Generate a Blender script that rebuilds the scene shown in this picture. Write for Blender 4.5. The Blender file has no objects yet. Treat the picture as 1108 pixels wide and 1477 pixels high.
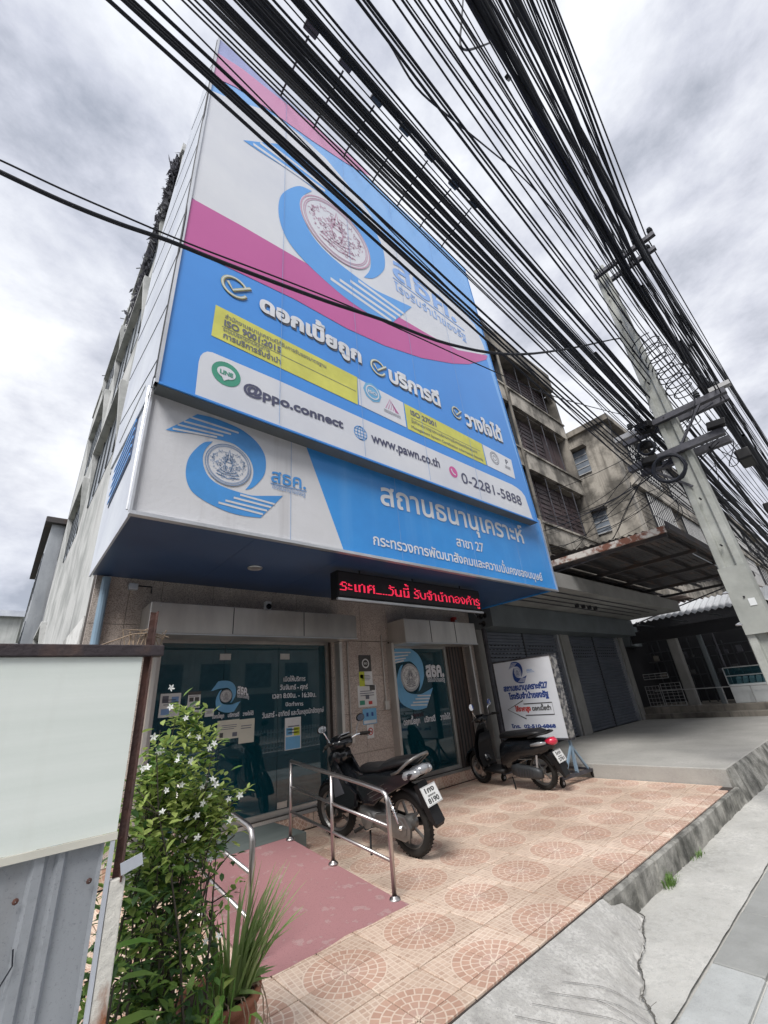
import bpy, math, random
from mathutils import Vector, Matrix, geometry, noise as mnoise
R=math.radians; PI=math.pi
rnd=random.Random(7)
sc=bpy.context.scene
COL=sc.collection
# ------------------------------------------------------------------ camera, world, sun, exposure
CAMH=1.385
cd=bpy.data.cameras.new('camera'); cam=bpy.data.objects.new('camera',cd); COL.objects.link(cam)
yaw,pitch,roll=0.743565,0.426863,-0.094157
fw=Vector((math.sin(yaw)*math.cos(pitch),math.cos(yaw)*math.cos(pitch),math.sin(pitch)))
r0=Vector((math.cos(yaw),-math.sin(yaw),0)); u0=r0.cross(fw)
rt=r0*math.cos(roll)+u0*math.sin(roll); up=rt.cross(fw)
m=Matrix((rt,up,-fw)).transposed().to_4x4(); m.translation=Vector((0,0,CAMH)); cam.matrix_world=m
cd.sensor_fit='VERTICAL'; cd.sensor_height=36; cd.sensor_width=27; cd.lens=36*598.392/1477
cd.clip_start=.05; cd.clip_end=1500
sc.camera=cam
SUN_EL,SUN_AZ=R(52),R(238)      # azimuth measured clockwise from +Y
w=bpy.data.worlds.new('World'); sc.world=w; w.use_nodes=True
nt=w.node_tree; nt.nodes.clear(); N=nt.nodes.new; L=nt.links.new
out=N('ShaderNodeOutputWorld'); sky=N('ShaderNodeTexSky'); sky.sky_type='NISHITA'; sky.sun_disc=False
sky.sun_elevation=SUN_EL; sky.sun_rotation=SUN_AZ
bs=N('ShaderNodeBackground'); bs.inputs[1].default_value=.10; L(sky.outputs[0],bs.inputs[0])
tc=N('ShaderNodeTexCoord'); sep=N('ShaderNodeSeparateXYZ'); L(tc.outputs['Generated'],sep.inputs[0])
def wm(op,a,b=None,c=None):
    n=N('ShaderNodeMath'); n.operation=op
    for i,v in enumerate((a,b,c)):
        if v is None: continue
        if isinstance(v,(int,float)): n.inputs[i].default_value=v
        else: L(v,n.inputs[i])
    return n.outputs[0]
zz=wm('ADD',wm('MAXIMUM',sep.outputs[2],0.0),.22)
cmb=N('ShaderNodeCombineXYZ'); L(sep.outputs[0],cmb.inputs[0]); L(sep.outputs[1],cmb.inputs[1]); L(wm('MULTIPLY',sep.outputs[2],1.9),cmb.inputs[2])
def wn(scale,det,rough,dist,off):
    mp=N('ShaderNodeMapping'); L(cmb.outputs[0],mp.inputs[0]); mp.inputs['Location'].default_value=off
    n=N('ShaderNodeTexNoise'); n.inputs['Scale'].default_value=scale; n.inputs['Detail'].default_value=det; n.inputs['Roughness'].default_value=rough; n.inputs['Distortion'].default_value=dist
    L(mp.outputs[0],n.inputs['Vector']); return n.outputs[0]
n1=wn(2.3,10,.56,.0,(2.3,1.1,.4)); n2=wn(7,10,.66,.15,(7.3,5.1,0))
mixn=wm('ADD',wm('MULTIPLY',n1,.78),wm('MULTIPLY',n2,.22))
cr=N('ShaderNodeValToRGB'); L(mixn,cr.inputs[0]); e=cr.color_ramp
e.elements[0].position=.36; e.elements[0].color=(.37,.395,.46,1)
e.elements[1].position=.61; e.elements[1].color=(.93,.95,1.0,1)
q=e.elements.new(.44); q.color=(.57,.59,.665,1)
q=e.elements.new(.51); q.color=(.73,.75,.805,1)
bc=N('ShaderNodeBackground'); L(cr.outputs[0],bc.inputs[0]); bc.inputs[1].default_value=.62
cov=N('ShaderNodeMapRange'); L(wn(.7,4,.5,.2,(11,3,0)),cov.inputs[0]); cov.inputs[1].default_value=.3; cov.inputs[2].default_value=.5; cov.inputs[3].default_value=.86; cov.inputs[4].default_value=1
ms=N('ShaderNodeMixShader'); L(cov.outputs[0],ms.inputs[0]); L(bs.outputs[0],ms.inputs[1]); L(bc.outputs[0],ms.inputs[2]); L(ms.outputs[0],out.inputs[0])
sd=bpy.data.lights.new('sun','SUN'); sd.energy=2.2; sd.angle=R(24); sd.color=(1,.975,.94)
sun=bpy.data.objects.new('sun',sd); COL.objects.link(sun)
sv=Vector((math.sin(SUN_AZ)*math.cos(SUN_EL),math.cos(SUN_AZ)*math.cos(SUN_EL),math.sin(SUN_EL)))
sun.rotation_euler=sv.to_track_quat('Z','Y').to_euler()
vs=sc.view_settings; vs.view_transform='Standard'; vs.look='None'; vs.exposure=1.0; vs.gamma=1; vs.use_curve_mapping=False

# ------------------------------------------------------------------ materials
def nm(name):
    m=bpy.data.materials.new(name); m.use_nodes=True; t=m.node_tree; return m,t,t.nodes['Principled BSDF']
def setp(b,**k):
    for a,v in k.items():
        i=b.inputs[a.replace('_',' ')]
        i.default_value=v
def c4(c,f=1): return (c[0]*f,c[1]*f,c[2]*f,1)
def mat(name,col,rough=.6,metal=0,col2=None,scale=3,amt=.5,bump=0,bscale=40,streak=0,scol=(.05,.05,.05),spec=.5,stretch=(1,1,1),coat=0,grit=0,speck=None,lo=.35,hi=.65,pos=False,emit=0):
    """weathered surface: two colours mixed by noise, vertical streaks, fine relief"""
    m,t,b=nm(name); N=t.nodes.new; L=t.links.new
    setp(b,Roughness=rough,Metallic=metal); b.inputs['Specular IOR Level'].default_value=spec
    if coat: b.inputs['Coat Weight'].default_value=coat; b.inputs['Coat Roughness'].default_value=.1
    if pos: vec=N('ShaderNodeNewGeometry').outputs['Position']
    else: vec=N('ShaderNodeTexCoord').outputs['Object']
    def noise(sc_,det=6,st=(1,1,1),rg=.6):
        mp=N('ShaderNodeMapping'); mp.inputs['Scale'].default_value=st; L(vec,mp.inputs[0])
        n=N('ShaderNodeTexNoise'); n.inputs['Scale'].default_value=sc_; n.inputs['Detail'].default_value=det; n.inputs['Roughness'].default_value=rg; L(mp.outputs[0],n.inputs['Vector']); return n.outputs[0]
    def ramp(v,a,b_):
        r=N('ShaderNodeMapRange'); r.inputs[1].default_value=a; r.inputs[2].default_value=b_; L(v,r.inputs[0]); return r.outputs[0]
    def mix(f,a,b_):
        x=N('ShaderNodeMix'); x.data_type='RGBA'
        if isinstance(f,float): x.inputs[0].default_value=f
        else: L(f,x.inputs[0])
        for i,v in((6,a),(7,b_)):
            if isinstance(v,tuple): x.inputs[i].default_value=v
            else: L(v,x.inputs[i])
        return x.outputs[2]
    if col2 is None: col2=tuple(c*(1-.35*amt) for c in col)
    c=mix(ramp(noise(scale,7,stretch),lo,hi),c4(col),c4(col2))
    if streak:
        s=ramp(noise(5,5,(1,1,.06)),.52,.75)
        mu=N('ShaderNodeMath'); mu.operation='MULTIPLY'; L(s,mu.inputs[0]); mu.inputs[1].default_value=streak
        c=mix(mu.outputs[0],c,c4(scol))
    if speck:
        v=N('ShaderNodeTexVoronoi'); v.inputs['Scale'].default_value=speck[0]; L(vec,v.inputs['Vector'])
        sr=N('ShaderNodeSeparateColor'); L(v.outputs['Color'],sr.inputs[0])
        c=mix(ramp(sr.outputs[0],.3,.9),c,c4(speck[1]))
    if grit:
        g=N('ShaderNodeMath'); g.operation='MULTIPLY'; L(ramp(noise(130,3,(1,1,1),.8),.57,.70),g.inputs[0]); g.inputs[1].default_value=grit
        c=mix(g.outputs[0],c,c4(col,.38))
        g=N('ShaderNodeMath'); g.operation='MULTIPLY'; L(ramp(noise(9,8,(1,1,1),.75),.54,.72),g.inputs[0]); g.inputs[1].default_value=grit*.8
        c=mix(g.outputs[0],c,c4(col,.50))
    L(c,b.inputs['Base Color'])
    if bump:
        bp=N('ShaderNodeBump'); bp.inputs['Strength'].default_value=bump; bp.inputs['Distance'].default_value=.02
        L(noise(bscale,6),bp.inputs['Height']); L(bp.outputs[0],b.inputs['Normal'])
    if emit: L(c,b.inputs['Emission Color']); b.inputs['Emission Strength'].default_value=emit
    return m
def leafy(name,t_):
    m=M[name]; t=m.node_tree; N=t.nodes.new; L=t.links.new; b=t.nodes['Principled BSDF']; o=[n for n in t.nodes if n.type=='OUTPUT_MATERIAL'][0]
    tr=N('ShaderNodeBsdfTranslucent'); mx=N('ShaderNodeMixShader'); mx.inputs[0].default_value=t_
    for l in b.inputs['Base Color'].links: L(l.from_socket,tr.inputs[0])
    L(b.outputs[0],mx.inputs[1]); L(tr.outputs[0],mx.inputs[2]); L(mx.outputs[0],o.inputs[0])
def emat(name,col,s):
    m,t,b=nm(name); setp(b,Roughness=.5); b.inputs['Base Color'].default_value=c4(col,.3); b.inputs['Emission Color'].default_value=c4(col); b.inputs['Emission Strength'].default_value=s; return m
M={}
M['asphalt']=mat('asphalt',(.055,.055,.057),.9,0,(.035,.035,.037),2,bump=.4,bscale=60)
M['ground']=mat('ground_soil',(.12,.11,.09),.95,0,(.07,.08,.05),.2)
M['concrete']=mat('concrete',(.46,.445,.415),.9,0,(.33,.32,.295),1.6,bump=.25,bscale=35,speck=(60,(.38,.37,.345)),grit=.5)
M['pave_grey']=mat('pavement_concrete',(.54,.53,.50),.9,0,(.37,.365,.34),1.3,bump=.35,bscale=22,lo=.4,hi=.62,speck=(45,(.45,.445,.42)),grit=.75)
M['slab']=mat('paving_slab',(.44,.455,.45),.88,0,(.34,.35,.345),2.5,bump=.2,bscale=50,grit=.45)
M['slab_dark']=mat('paving_patch',(.30,.305,.295),.9,0,(.24,.245,.235),3,bump=.3,bscale=50)
M['kerb']=mat('mossy_kerb',(.36,.35,.32),.92,0,(.075,.075,.065),4.5,bump=.8,bscale=24,streak=.9,scol=(.03,.03,.027),lo=.42,hi=.66,grit=.8)
M['grout']=mat('grout',(.06,.048,.042),.9)
M['wedge']=mat('rough_concrete',(.50,.49,.465),.92,0,(.28,.27,.25),7,bump=.5,bscale=45,lo=.45,hi=.72,speck=(70,(.40,.39,.37)),grit=.9)
M['groove']=mat('groove_dirt',(.10,.095,.085),.95)
M['granite']=mat('granite',(.60,.525,.47),.35,0,(.45,.39,.35),3,amt=.6,speck=(150,(.24,.20,.175)),spec=.5)
M['navy']=mat('navy_panel',(.04,.085,.19),.38,0,(.028,.06,.145),1.2,spec=.5)
M['stainless']=mat('stainless_sheet',(.66,.64,.60),.36,.75,(.48,.46,.44),2,stretch=(1,1,.3),bump=.08,bscale=6)
M['steel_tube']=mat('polished_steel',(.46,.44,.43),.33,1,(.5,.46,.44),6)
M['alu_clad']=mat('white_cladding',(.66,.69,.74),.42,.35,(.5,.53,.6),1.2,streak=.2,scol=(.32,.33,.36))
M['alu_edge']=mat('bright_aluminium',(.7,.71,.73),.3,.8)
M['plaster']=mat('weathered_plaster',(.50,.505,.50),.92,0,(.30,.31,.305),1.1,bump=.3,bscale=9,streak=.85,scol=(.16,.16,.165),lo=.44,hi=.62,grit=.6)
M['plaster_white']=mat('flaking_whitewash',(.62,.62,.61),.92,0,(.27,.26,.25),2.2,bump=.9,bscale=9,streak=.5,scol=(.2,.2,.2),lo=.5,hi=.62)
M['old_conc']=mat('mildewed_concrete',(.38,.35,.305),.94,0,(.10,.092,.08),1.1,bump=.4,bscale=8,streak=.8,scol=(.07,.062,.052),lo=.42,hi=.60,pos=True,grit=.9)
M['old_conc2']=mat('dirty_render',(.27,.245,.21),.94,0,(.075,.068,.06),.8,bump=.6,bscale=8,streak=.85,scol=(.06,.055,.05),lo=.38,hi=.62,pos=True)
M['dark_shutter']=mat('purple_brown_shutters',(.075,.05,.055),.6,0,(.03,.023,.026),2,pos=True,streak=.5,scol=(.11,.09,.085))
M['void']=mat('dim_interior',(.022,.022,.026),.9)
M['slab_under']=mat('slab_soffit',(.30,.295,.28),.9,0,(.2,.195,.185),1,bump=.3,bscale=10)
M['fascia']=mat('grey_fascia',(.13,.15,.16),.6,0,(.10,.115,.125),2)
M['shutter']=mat('grey_roller_shutter',(.15,.165,.20),.5,.2,(.115,.13,.16),2)
M['rust_tin']=mat('rusted_tin',(.055,.05,.052),.75,.2,(.10,.062,.045),2.4,lo=.5,hi=.72,streak=.3)
M['rust_edge']=mat('peeling_rust_fascia',(.52,.49,.45),.8,0,(.17,.07,.045),5.5,bump=.4,bscale=30,lo=.44,hi=.56)
M['frame_rust']=mat('rusty_steel',(.12,.055,.042),.8,.2,(.055,.04,.04),7,bump=.5,bscale=50)
M['beam']=mat('dark_painted_beam',(.045,.035,.04),.7,.2,(.12,.075,.06),9,bump=.3,bscale=60,lo=.5,hi=.75)
M['rust_white']=mat('white_paint_over_rust',(.62,.60,.55),.75,0,(.26,.10,.045),9,bump=.4,bscale=30,lo=.5,hi=.6,stretch=(1,1,.35))
M['hoard_white']=mat('pale_green_board',(.76,.80,.765),.55,0,(.68,.73,.69),2.5,stretch=(.25,1,5),bump=.05,bscale=30,streak=.28,scol=(.50,.50,.44))
M['cream_edge']=mat('cream_edge',(.68,.66,.58),.6)
M['zinc']=mat('zinc_sheet',(.42,.44,.47),.45,.45,(.30,.32,.35),1.6,stretch=(2,1,.5),streak=.7,scol=(.24,.23,.22),bump=.15,bscale=20,grit=.5)
M['pole_conc']=mat('pole_concrete',(.40,.41,.385),.85,0,(.28,.29,.265),3,grit=.5,bump=.3,bscale=30,streak=.5,scol=(.17,.17,.15))
M['cable']=mat('black_cable',(.022,.025,.034),.7,0,spec=.3)
M['cable2']=mat('grey_black_cable',(.035,.037,.045),.6,0)
M['arm']=mat('galvanised_crossarm',(.10,.10,.115),.6,.4,(.05,.05,.06),8)
M['arm_light']=mat('pale_crossarm',(.4,.4,.4),.6,.3)
M['black_box']=mat('floodlight_casing',(.03,.03,.035),.5,.3)
M['blue']=mat('print_blue',(.055,.27,.72),.42,0,(.05,.245,.67),.8)
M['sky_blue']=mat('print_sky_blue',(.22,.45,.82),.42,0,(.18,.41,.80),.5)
M['mid_blue']=mat('print_mid_blue',(.10,.34,.75),.42,0,(.085,.31,.71),.8)
M['pale_blue']=mat('print_faded_blue',(.30,.46,.78),.45,0,(.2,.38,.76),.8)
M['lavender']=mat('print_lavender',(.36,.40,.68),.45)
M['pink']=mat('print_faded_pink',(.62,.28,.46),.45,0,(.56,.25,.43),1)
M['magenta']=mat('print_magenta',(.52,.10,.32),.42,0,(.49,.09,.30),.8)
M['bb_white']=mat('print_white',(.68,.695,.73),.45,0,(.59,.61,.67),.7,streak=.10,scol=(.48,.49,.53),bump=.12,bscale=1.5)
M['low_blue']=mat('sign_blue_sheet',(.045,.29,.72),.38,0,(.04,.25,.65),1.2,streak=.16,scol=(.22,.45,.78))
M['low_white']=mat('sign_white_sheet',(.64,.645,.675),.5,0,(.57,.575,.60),1.4,streak=.55,scol=(.36,.35,.36),bump=.15,bscale=30)
M['yellow']=mat('print_yellow',(.63,.62,.12),.5)
M['white']=mat('white_paint',(.80,.80,.80),.5)
M['letter_white']=mat('white_lettering',(.72,.74,.78),.45)
M['ink']=mat('print_dark_ink',(.07,.075,.14),.5)
M['ink_grey']=mat('print_grey_ink',(.14,.15,.19),.5)
M['logo_blue']=mat('logo_blue',(.07,.30,.70),.42)
M['seal_blue']=mat('seal_blue_line',(.17,.28,.48),.5)
M['seal_pink']=mat('seal_pink_line',(.56,.34,.46),.5)
M['faded_ink']=mat('faded_blue_ink',(.20,.35,.62),.5)
M['green_icon']=mat('icon_green',(.05,.30,.20),.5)
M['pink_icon']=mat('icon_pink',(.62,.10,.33),.5)
M['gold']=mat('gold_outline',(.62,.60,.25),.45)
M['dkgrey']=mat('dark_grey_metal',(.05,.055,.06),.5,.3)
M['led']=emat('red_led',(1,.03,.09),.75)
M['led_off']=mat('led_panel_black',(.02,.016,.02),.5,0)
M['ramp_red']=mat('red_painted_ramp',(.37,.185,.19),.8,0,(.46,.30,.29),9,bump=.12,bscale=45,grit=.8,lo=.585,hi=.62)
M['ramp_worn']=mat('worn_ramp_paint',(.42,.25,.24),.85)
M['landing']=mat('grey_landing',(.15,.175,.165),.6,0,(.11,.13,.125),3,stretch=(.3,2,1))
M['terracotta']=mat('terracotta',(.34,.135,.075),.75,0,(.26,.10,.06),5,bump=.3,bscale=60)
M['soil']=mat('soil',(.05,.035,.025),.95,bump=.8,bscale=60)
M['leaf']=mat('shrub_leaf',(.24,.36,.085),.55,0,(.13,.24,.055),5,spec=.5,pos=True)
M['leaf_y']=mat('young_leaf',(.46,.54,.17),.55,0,(.34,.45,.12),5,pos=True)
M['leaf_dark']=mat('dark_green_leaf',(.08,.16,.05),.55,0,(.035,.085,.03),6,pos=True)  # deeper green leaves, mixed in mostly low in the shrub
M['aloe']=mat('strap_leaf',(.29,.44,.14),.45,0,(.42,.52,.23),9,stretch=(4,4,.4))
M['basil']=mat('bright_leaf',(.20,.38,.08),.45,0,(.12,.27,.05),8)
for k_ in('leaf','leaf_y','leaf_dark','aloe','basil'): leafy(k_,.38)
M['stem']=mat('woody_stem',(.10,.085,.065),.8,0,(.06,.05,.04),8)
M['root']=mat('dry_root',(.36,.27,.19),.8)
M['petal']=mat('white_petal',(.82,.83,.80),.5)
M['black_gloss']=mat('black_gloss_plastic',(.007,.008,.010),.16,0,spec=.45,coat=.15)
M['black_matt']=mat('black_plastic',(.011,.011,.012),.5,spec=.3)
M['seatm']=mat('black_vinyl',(.010,.010,.011),.45,bump=.15,bscale=90,spec=.35)
M['rubber']=mat('tyre_rubber',(.014,.0135,.013),.85,0,(.028,.026,.024),8,spec=.3)
M['cast']=mat('cast_alloy',(.25,.245,.235),.42,.75,(.18,.175,.17),10)
M['chrome']=mat('chrome',(.75,.75,.75),.12,1)
M['greym']=mat('grey_side_panel',(.10,.105,.12),.3,.3,coat=.4)
M['red_lens']=mat('red_lens',(.62,.02,.06),.15,coat=.8)
M['clear_lens']=mat('clear_lens',(.33,.34,.36),.1,.3,coat=.8)
M['mirror']=mat('mirror_glass',(.85,.87,.9),.03,1)
M['plate']=mat('number_plate',(.74,.75,.74),.45)
M['board_white']=mat('board_white',(.68,.70,.74),.5,0,(.63,.65,.69),1)
M['foil']=mat('crumpled_foil_strip',(.38,.37,.35),.4,.5,(.10,.10,.11),14,bump=.8,bscale=30,lo=.45,hi=.55)
M['navy_ink']=mat('navy_lettering',(.02,.06,.26),.5)
M['red_ink']=mat('red_lettering',(.55,.05,.04),.5)
M['brown_frame']=mat('brown_door_frame',(.11,.085,.075),.5,0,(.07,.055,.05),6,stretch=(3,3,.3))
M['pipe_blue']=mat('blue_grey_pipe',(.22,.32,.42),.4)
M['blue_chair']=mat('blue_chair',(.02,.05,.30),.4)
M['poster']=mat('poster_paper',(.66,.65,.55),.6)
M['poster_w']=mat('poster_white',(.70,.72,.72),.6)
M['poster_b']=mat('poster_blue',(.16,.42,.68),.6)
M['poster_y']=mat('poster_lime',(.55,.62,.06),.6)
M['poster_d']=mat('poster_dark',(.07,.07,.07),.6)
M['roof_tin']=mat('bright_corrugated_roof',(.60,.55,.55),.5,.1,(.42,.27,.27),3,stretch=(4,.5,1),lo=.5,hi=.6)
M['green_far']=mat('far_foliage',(.06,.12,.035),.6,0,(.03,.07,.02),3)
M['grass']=mat('weed_grass',(.10,.20,.03),.6)
M['pale_wall']=mat('pale_far_wall',(.55,.56,.55),.8,0,(.4,.42,.41),1,streak=.4)
M['cabinet']=mat('cabinet_white',(.58,.60,.60),.45)
M['amber']=mat('orange_wall',(.40,.23,.14),.8,0,(.26,.16,.11),1,streak=.5)
def transl(name,c):
    m=bpy.data.materials.new(name); m.use_nodes=True; t=m.node_tree; t.nodes.clear(); N=t.nodes.new; L=t.links.new
    o=N('ShaderNodeOutputMaterial'); mx=N('ShaderNodeMixShader'); mx.inputs[0].default_value=.5; a=N('ShaderNodeBsdfTranslucent'); b=N('ShaderNodeBsdfDiffuse'); a.inputs[0].default_value=c4(c); b.inputs[0].default_value=c4(c)
    L(a.outputs[0],mx.inputs[1]); L(b.outputs[0],mx.inputs[2]); L(mx.outputs[0],o.inputs[0]); return m
def glassmat(name,tint,fac,rough=.02):
    m=bpy.data.materials.new(name); m.use_nodes=True; t=m.node_tree; t.nodes.clear(); N=t.nodes.new; L=t.links.new
    o=N('ShaderNodeOutputMaterial'); mx=N('ShaderNodeMixShader'); tr=N('ShaderNodeBsdfTransparent'); tr.inputs[0].default_value=c4(tint)
    df=N('ShaderNodeBsdfPrincipled'); df.inputs['Base Color'].default_value=(.006,.060,.082,1); df.inputs['Roughness'].default_value=rough; df.inputs['Specular IOR Level'].default_value=.9; df.inputs['IOR'].default_value=1.6
    mx.inputs[0].default_value=fac; L(tr.outputs[0],mx.inputs[1]); L(df.outputs[0],mx.inputs[2]); L(mx.outputs[0],o.inputs[0]); return m
M['glass']=glassmat('dark_teal_glass',(.10,.34,.42),.72)
M['glass_clear']=glassmat('clear_glass',(.80,.9,.9),.25)
M['win']=mat('dusty_window_glass',(.22,.25,.29),.25,0,(.12,.14,.17),3,spec=.6)

M['pole_patch']=mat('pole_patch',(.35,.36,.335),.85,0,(.26,.27,.25),3)
M['poly_sheet']=transl('pale_translucent_sheet',(.8,.82,.85))
M['netting']=mat('grey_netting',(.22,.22,.25),.8,0,(.34,.34,.37),6)
# ------------------------------------------------------------------ mesh helpers
class MB:
    def __init__(s): s.V=[];s.F=[];s.uv=None
    def add(s,vs,fs):
        b=len(s.V); s.V+= [tuple(v) for v in vs]; s.F+=[tuple(i+b for i in f) for f in fs]; return s
    def box(s,x0,x1,y0,y1,z0,z1):
        return s.add([(x0,y0,z0),(x1,y0,z0),(x1,y1,z0),(x0,y1,z0),(x0,y0,z1),(x1,y0,z1),(x1,y1,z1),(x0,y1,z1)],[(0,3,2,1),(4,5,6,7),(0,1,5,4),(1,2,6,5),(2,3,7,6),(3,0,4,7)])
    def bbox(s,x0,x1,y0,y1,z0,z1,b=.01):
        """box with chamfered vertical and top edges"""
        def ring(x0,x1,y0,y1,z): return [(x0+b,y0,z),(x1-b,y0,z),(x1,y0+b,z),(x1,y1-b,z),(x1-b,y1,z),(x0+b,y1,z),(x0,y1-b,z),(x0,y0+b,z)]
        v=ring(x0,x1,y0,y1,z0)+ring(x0,x1,y0,y1,z1-b)+ring(x0+b,x1-b,y0+b,y1-b,z1)
        f=[tuple(range(16,24)),tuple(reversed(range(8)))]
        for k in(0,8):
            for i in range(8): f.append((k+i,k+(i+1)%8,k+8+(i+1)%8,k+8+i))
        return s.add(v,f)
    def obox(s,c,dx,dy,dz,ax=None,ay=None,az=None):
        c=Vector(c); ax=Vector(ax or (1,0,0)).normalized(); ay=Vector(ay or (0,1,0)).normalized(); az=Vector(az or ax.cross(ay)).normalized()
        v=[c+ax*(i*dx/2)+ay*(j*dy/2)+az*(k*dz/2) for k in(-1,1) for j in(-1,1) for i in(-1,1)]
        return s.add(v,[(0,2,3,1),(4,5,7,6),(0,1,5,4),(1,3,7,5),(3,2,6,7),(2,0,4,6)])
    def bar(s,p0,p1,w_,h,upv=(0,0,1)):
        p0=Vector(p0);p1=Vector(p1);d=p1-p0; side=d.cross(Vector(upv)); 
        if side.length<1e-6: side=Vector((1,0,0))
        side.normalize(); u=side.cross(d).normalized(); return s.obox((p0+p1)/2,d.length,w_,h,d,side,u)
    def tube(s,pts,r,n=8,cap=True,r1=None):
        pts=[Vector(p) for p in pts]; k=len(pts); base=len(s.V); prev=None
        for i,p in enumerate(pts):
            d=(pts[min(i+1,k-1)]-pts[max(i-1,0)]).normalized()
            if prev is None: a=d.cross(Vector((0,0,1))) if abs(d.z)<.95 else d.cross(Vector((1,0,0)))
            else: a=prev-d*prev.dot(d)
            if a.length<1e-6: a=d.orthogonal()
            a.normalize(); prev=a; b=d.cross(a); rr=r if not isinstance(r,(list,tuple)) else r[i]
            if r1 is not None: rr=r+(r1-r)*i/(k-1)
            for j in range(n):
                t=2*PI*j/n; s.V.append(tuple(p+a*(rr*math.cos(t))+b*(rr*math.sin(t))))
        for i in range(k-1):
            for j in range(n):
                a0=base+i*n+j;a1=base+i*n+(j+1)%n; s.F.append((a0,a1,a1+n,a0+n))
        if cap: s.F.append(tuple(base+j for j in reversed(range(n)))); s.F.append(tuple(base+(k-1)*n+j for j in range(n)))
        return s
    def lathe(s,c,axis,prof,n=24,closed=False):
        """prof: list of (radius, along axis)"""
        c=Vector(c);ax=Vector(axis).normalized();a=ax.orthogonal().normalized();b=ax.cross(a);base=len(s.V);k=len(prof)
        for (r,h) in prof:
            for j in range(n):
                t=2*PI*j/n; s.V.append(tuple(c+ax*h+a*(r*math.cos(t))+b*(r*math.sin(t))))
        for i in range(k if closed else k-1):
            i2=(i+1)%k
            for j in range(n):
                s.F.append((base+i*n+j,base+i*n+(j+1)%n,base+i2*n+(j+1)%n,base+i2*n+j))
        return s
    def loft(s,secs,n=12,p=2.5):
        """secs: (centre(x,y,z), half width y, half height, tilt angle about y) closed super-ellipse rings"""
        base=len(s.V)
        for (c,hw,hh,ang) in secs:
            for j in range(n):
                t=2*PI*j/n; ct,st=math.cos(t),math.sin(t)
                yy=hw*abs(ct)**(2/p)*(1 if ct>0 else -1); zz=hh*abs(st)**(2/p)*(1 if st>0 else -1)
                s.V.append((c[0]-zz*math.sin(ang),c[1]+yy,c[2]+zz*math.cos(ang)))
        k=len(secs)
        for i in range(k-1):
            for j in range(n): s.F.append((base+i*n+j,base+i*n+(j+1)%n,base+(i+1)*n+(j+1)%n,base+(i+1)*n+j))
        s.F.append(tuple(base+j for j in reversed(range(n)))); s.F.append(tuple(base+(k-1)*n+j for j in range(n)))
        return s
    def prof(s,pts,y0,y1,bev=.0):
        """closed outline in x,z pushed from y0 to y1; bev shrinks both end faces"""
        n=len(pts); cx=sum(p[0] for p in pts)/n; cz=sum(p[1] for p in pts)/n
        def ring(y,k): return [(cx+(p[0]-cx)*k,y,cz+(p[1]-cz)*k) for p in pts]
        if bev: rs=[ring(y0,1-bev*2),ring(y0+(y1-y0)*.12,1),ring(y1-(y1-y0)*.12,1),ring(y1,1-bev*2)]
        else: rs=[ring(y0,1),ring(y1,1)]
        v=[];f=[]
        for r_ in rs: v+=r_
        for k in range(len(rs)-1):
            for i in range(n): f.append((k*n+i,k*n+(i+1)%n,(k+1)*n+(i+1)%n,(k+1)*n+i))
        t=geometry.tessellate_polygon([[Vector((p[0],p[1],0)) for p in pts]])
        e=(len(rs)-1)*n
        for a,b,c in t: f.append((a,b,c)); f.append((e+a,e+c,e+b))
        return s.add(v,f)
    def build(s,name,mt,parent=None,smooth=False,kind=None,label=None):
        me=bpy.data.meshes.new(name); me.from_pydata(s.V,[],s.F)
        if smooth:
            me.polygons.foreach_set('use_smooth',[True]*len(me.polygons))
        me.materials.append(M[mt] if isinstance(mt,str) else mt)
        o=bpy.data.objects.new(name,me); COL.objects.link(o)
        if parent is not None: attach(o,parent)
        if kind: o['kind']=kind
        if label: o['label']=label
        return o
def wmat(o):
    m=Matrix.LocRotScale(o.location,o.rotation_euler,o.scale)
    if o.parent is not None: m=wmat(o.parent)@o.matrix_parent_inverse@m
    return m
LOCAL=False
def attach(o,p):
    o.parent=p
    if not LOCAL: o.matrix_parent_inverse=wmat(p).inverted()
def thing(name,label,cat,loc=(0,0,0),group=None,rot=0):
    o=bpy.data.objects.new(name,None); COL.objects.link(o); o.location=loc; o.rotation_euler=(0,0,rot); o.empty_display_size=.1
    return tag(o,label,cat,group)
def tag(o,label,cat,group=None):
    o['label']=label;o['category']=cat
    if group:o['group']=group
    return o
def struct(o): o['kind']='structure'; return o
def bevel(o,wd=.01,seg=2):
    md=o.modifiers.new('bevel','BEVEL'); md.width=wd; md.segments=seg; md.limit_method='ANGLE'; return o

# ------------------------------------------------------------------ flat print: polygons, letters
class Pl:
    """a plane: origin, right, up, normal (towards the viewer)"""
    def __init__(s,O,U,V): s.O=Vector(O);s.U=Vector(U).normalized();s.V=Vector(V).normalized();s.N=s.U.cross(s.V)
    def p(s,u,v,h=0): return s.O+s.U*u+s.V*v+s.N*h
def cdt(loops,nonzero=True):
    vs=[];es=[]
    for lp in loops:
        b=len(vs); n=len(lp); vs+=[Vector(p) for p in lp]; es+=[(b+i,b+(i+1)%n) for i in range(n)]
    r=geometry.delaunay_2d_cdt(vs,es,[],0,1e-6); ov,of=r[0],r[2]; res=[]
    for f in of:
        c=(ov[f[0]]+ov[f[1]]+ov[f[2]])/3; w_=0
        for lp in loops:
            n=len(lp)
            for i in range(n):
                a=lp[i];b=lp[(i+1)%n]
                if (a[1]<=c.y)!=(b[1]<=c.y):
                    x=a[0]+(c.y-a[1])/(b[1]-a[1])*(b[0]-a[0])
                    if x>c.x: w_+=1 if b[1]>a[1] else -1
        if w_!=0: res.append(tuple(f))
    return [(v.x,v.y) for v in ov],res
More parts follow.
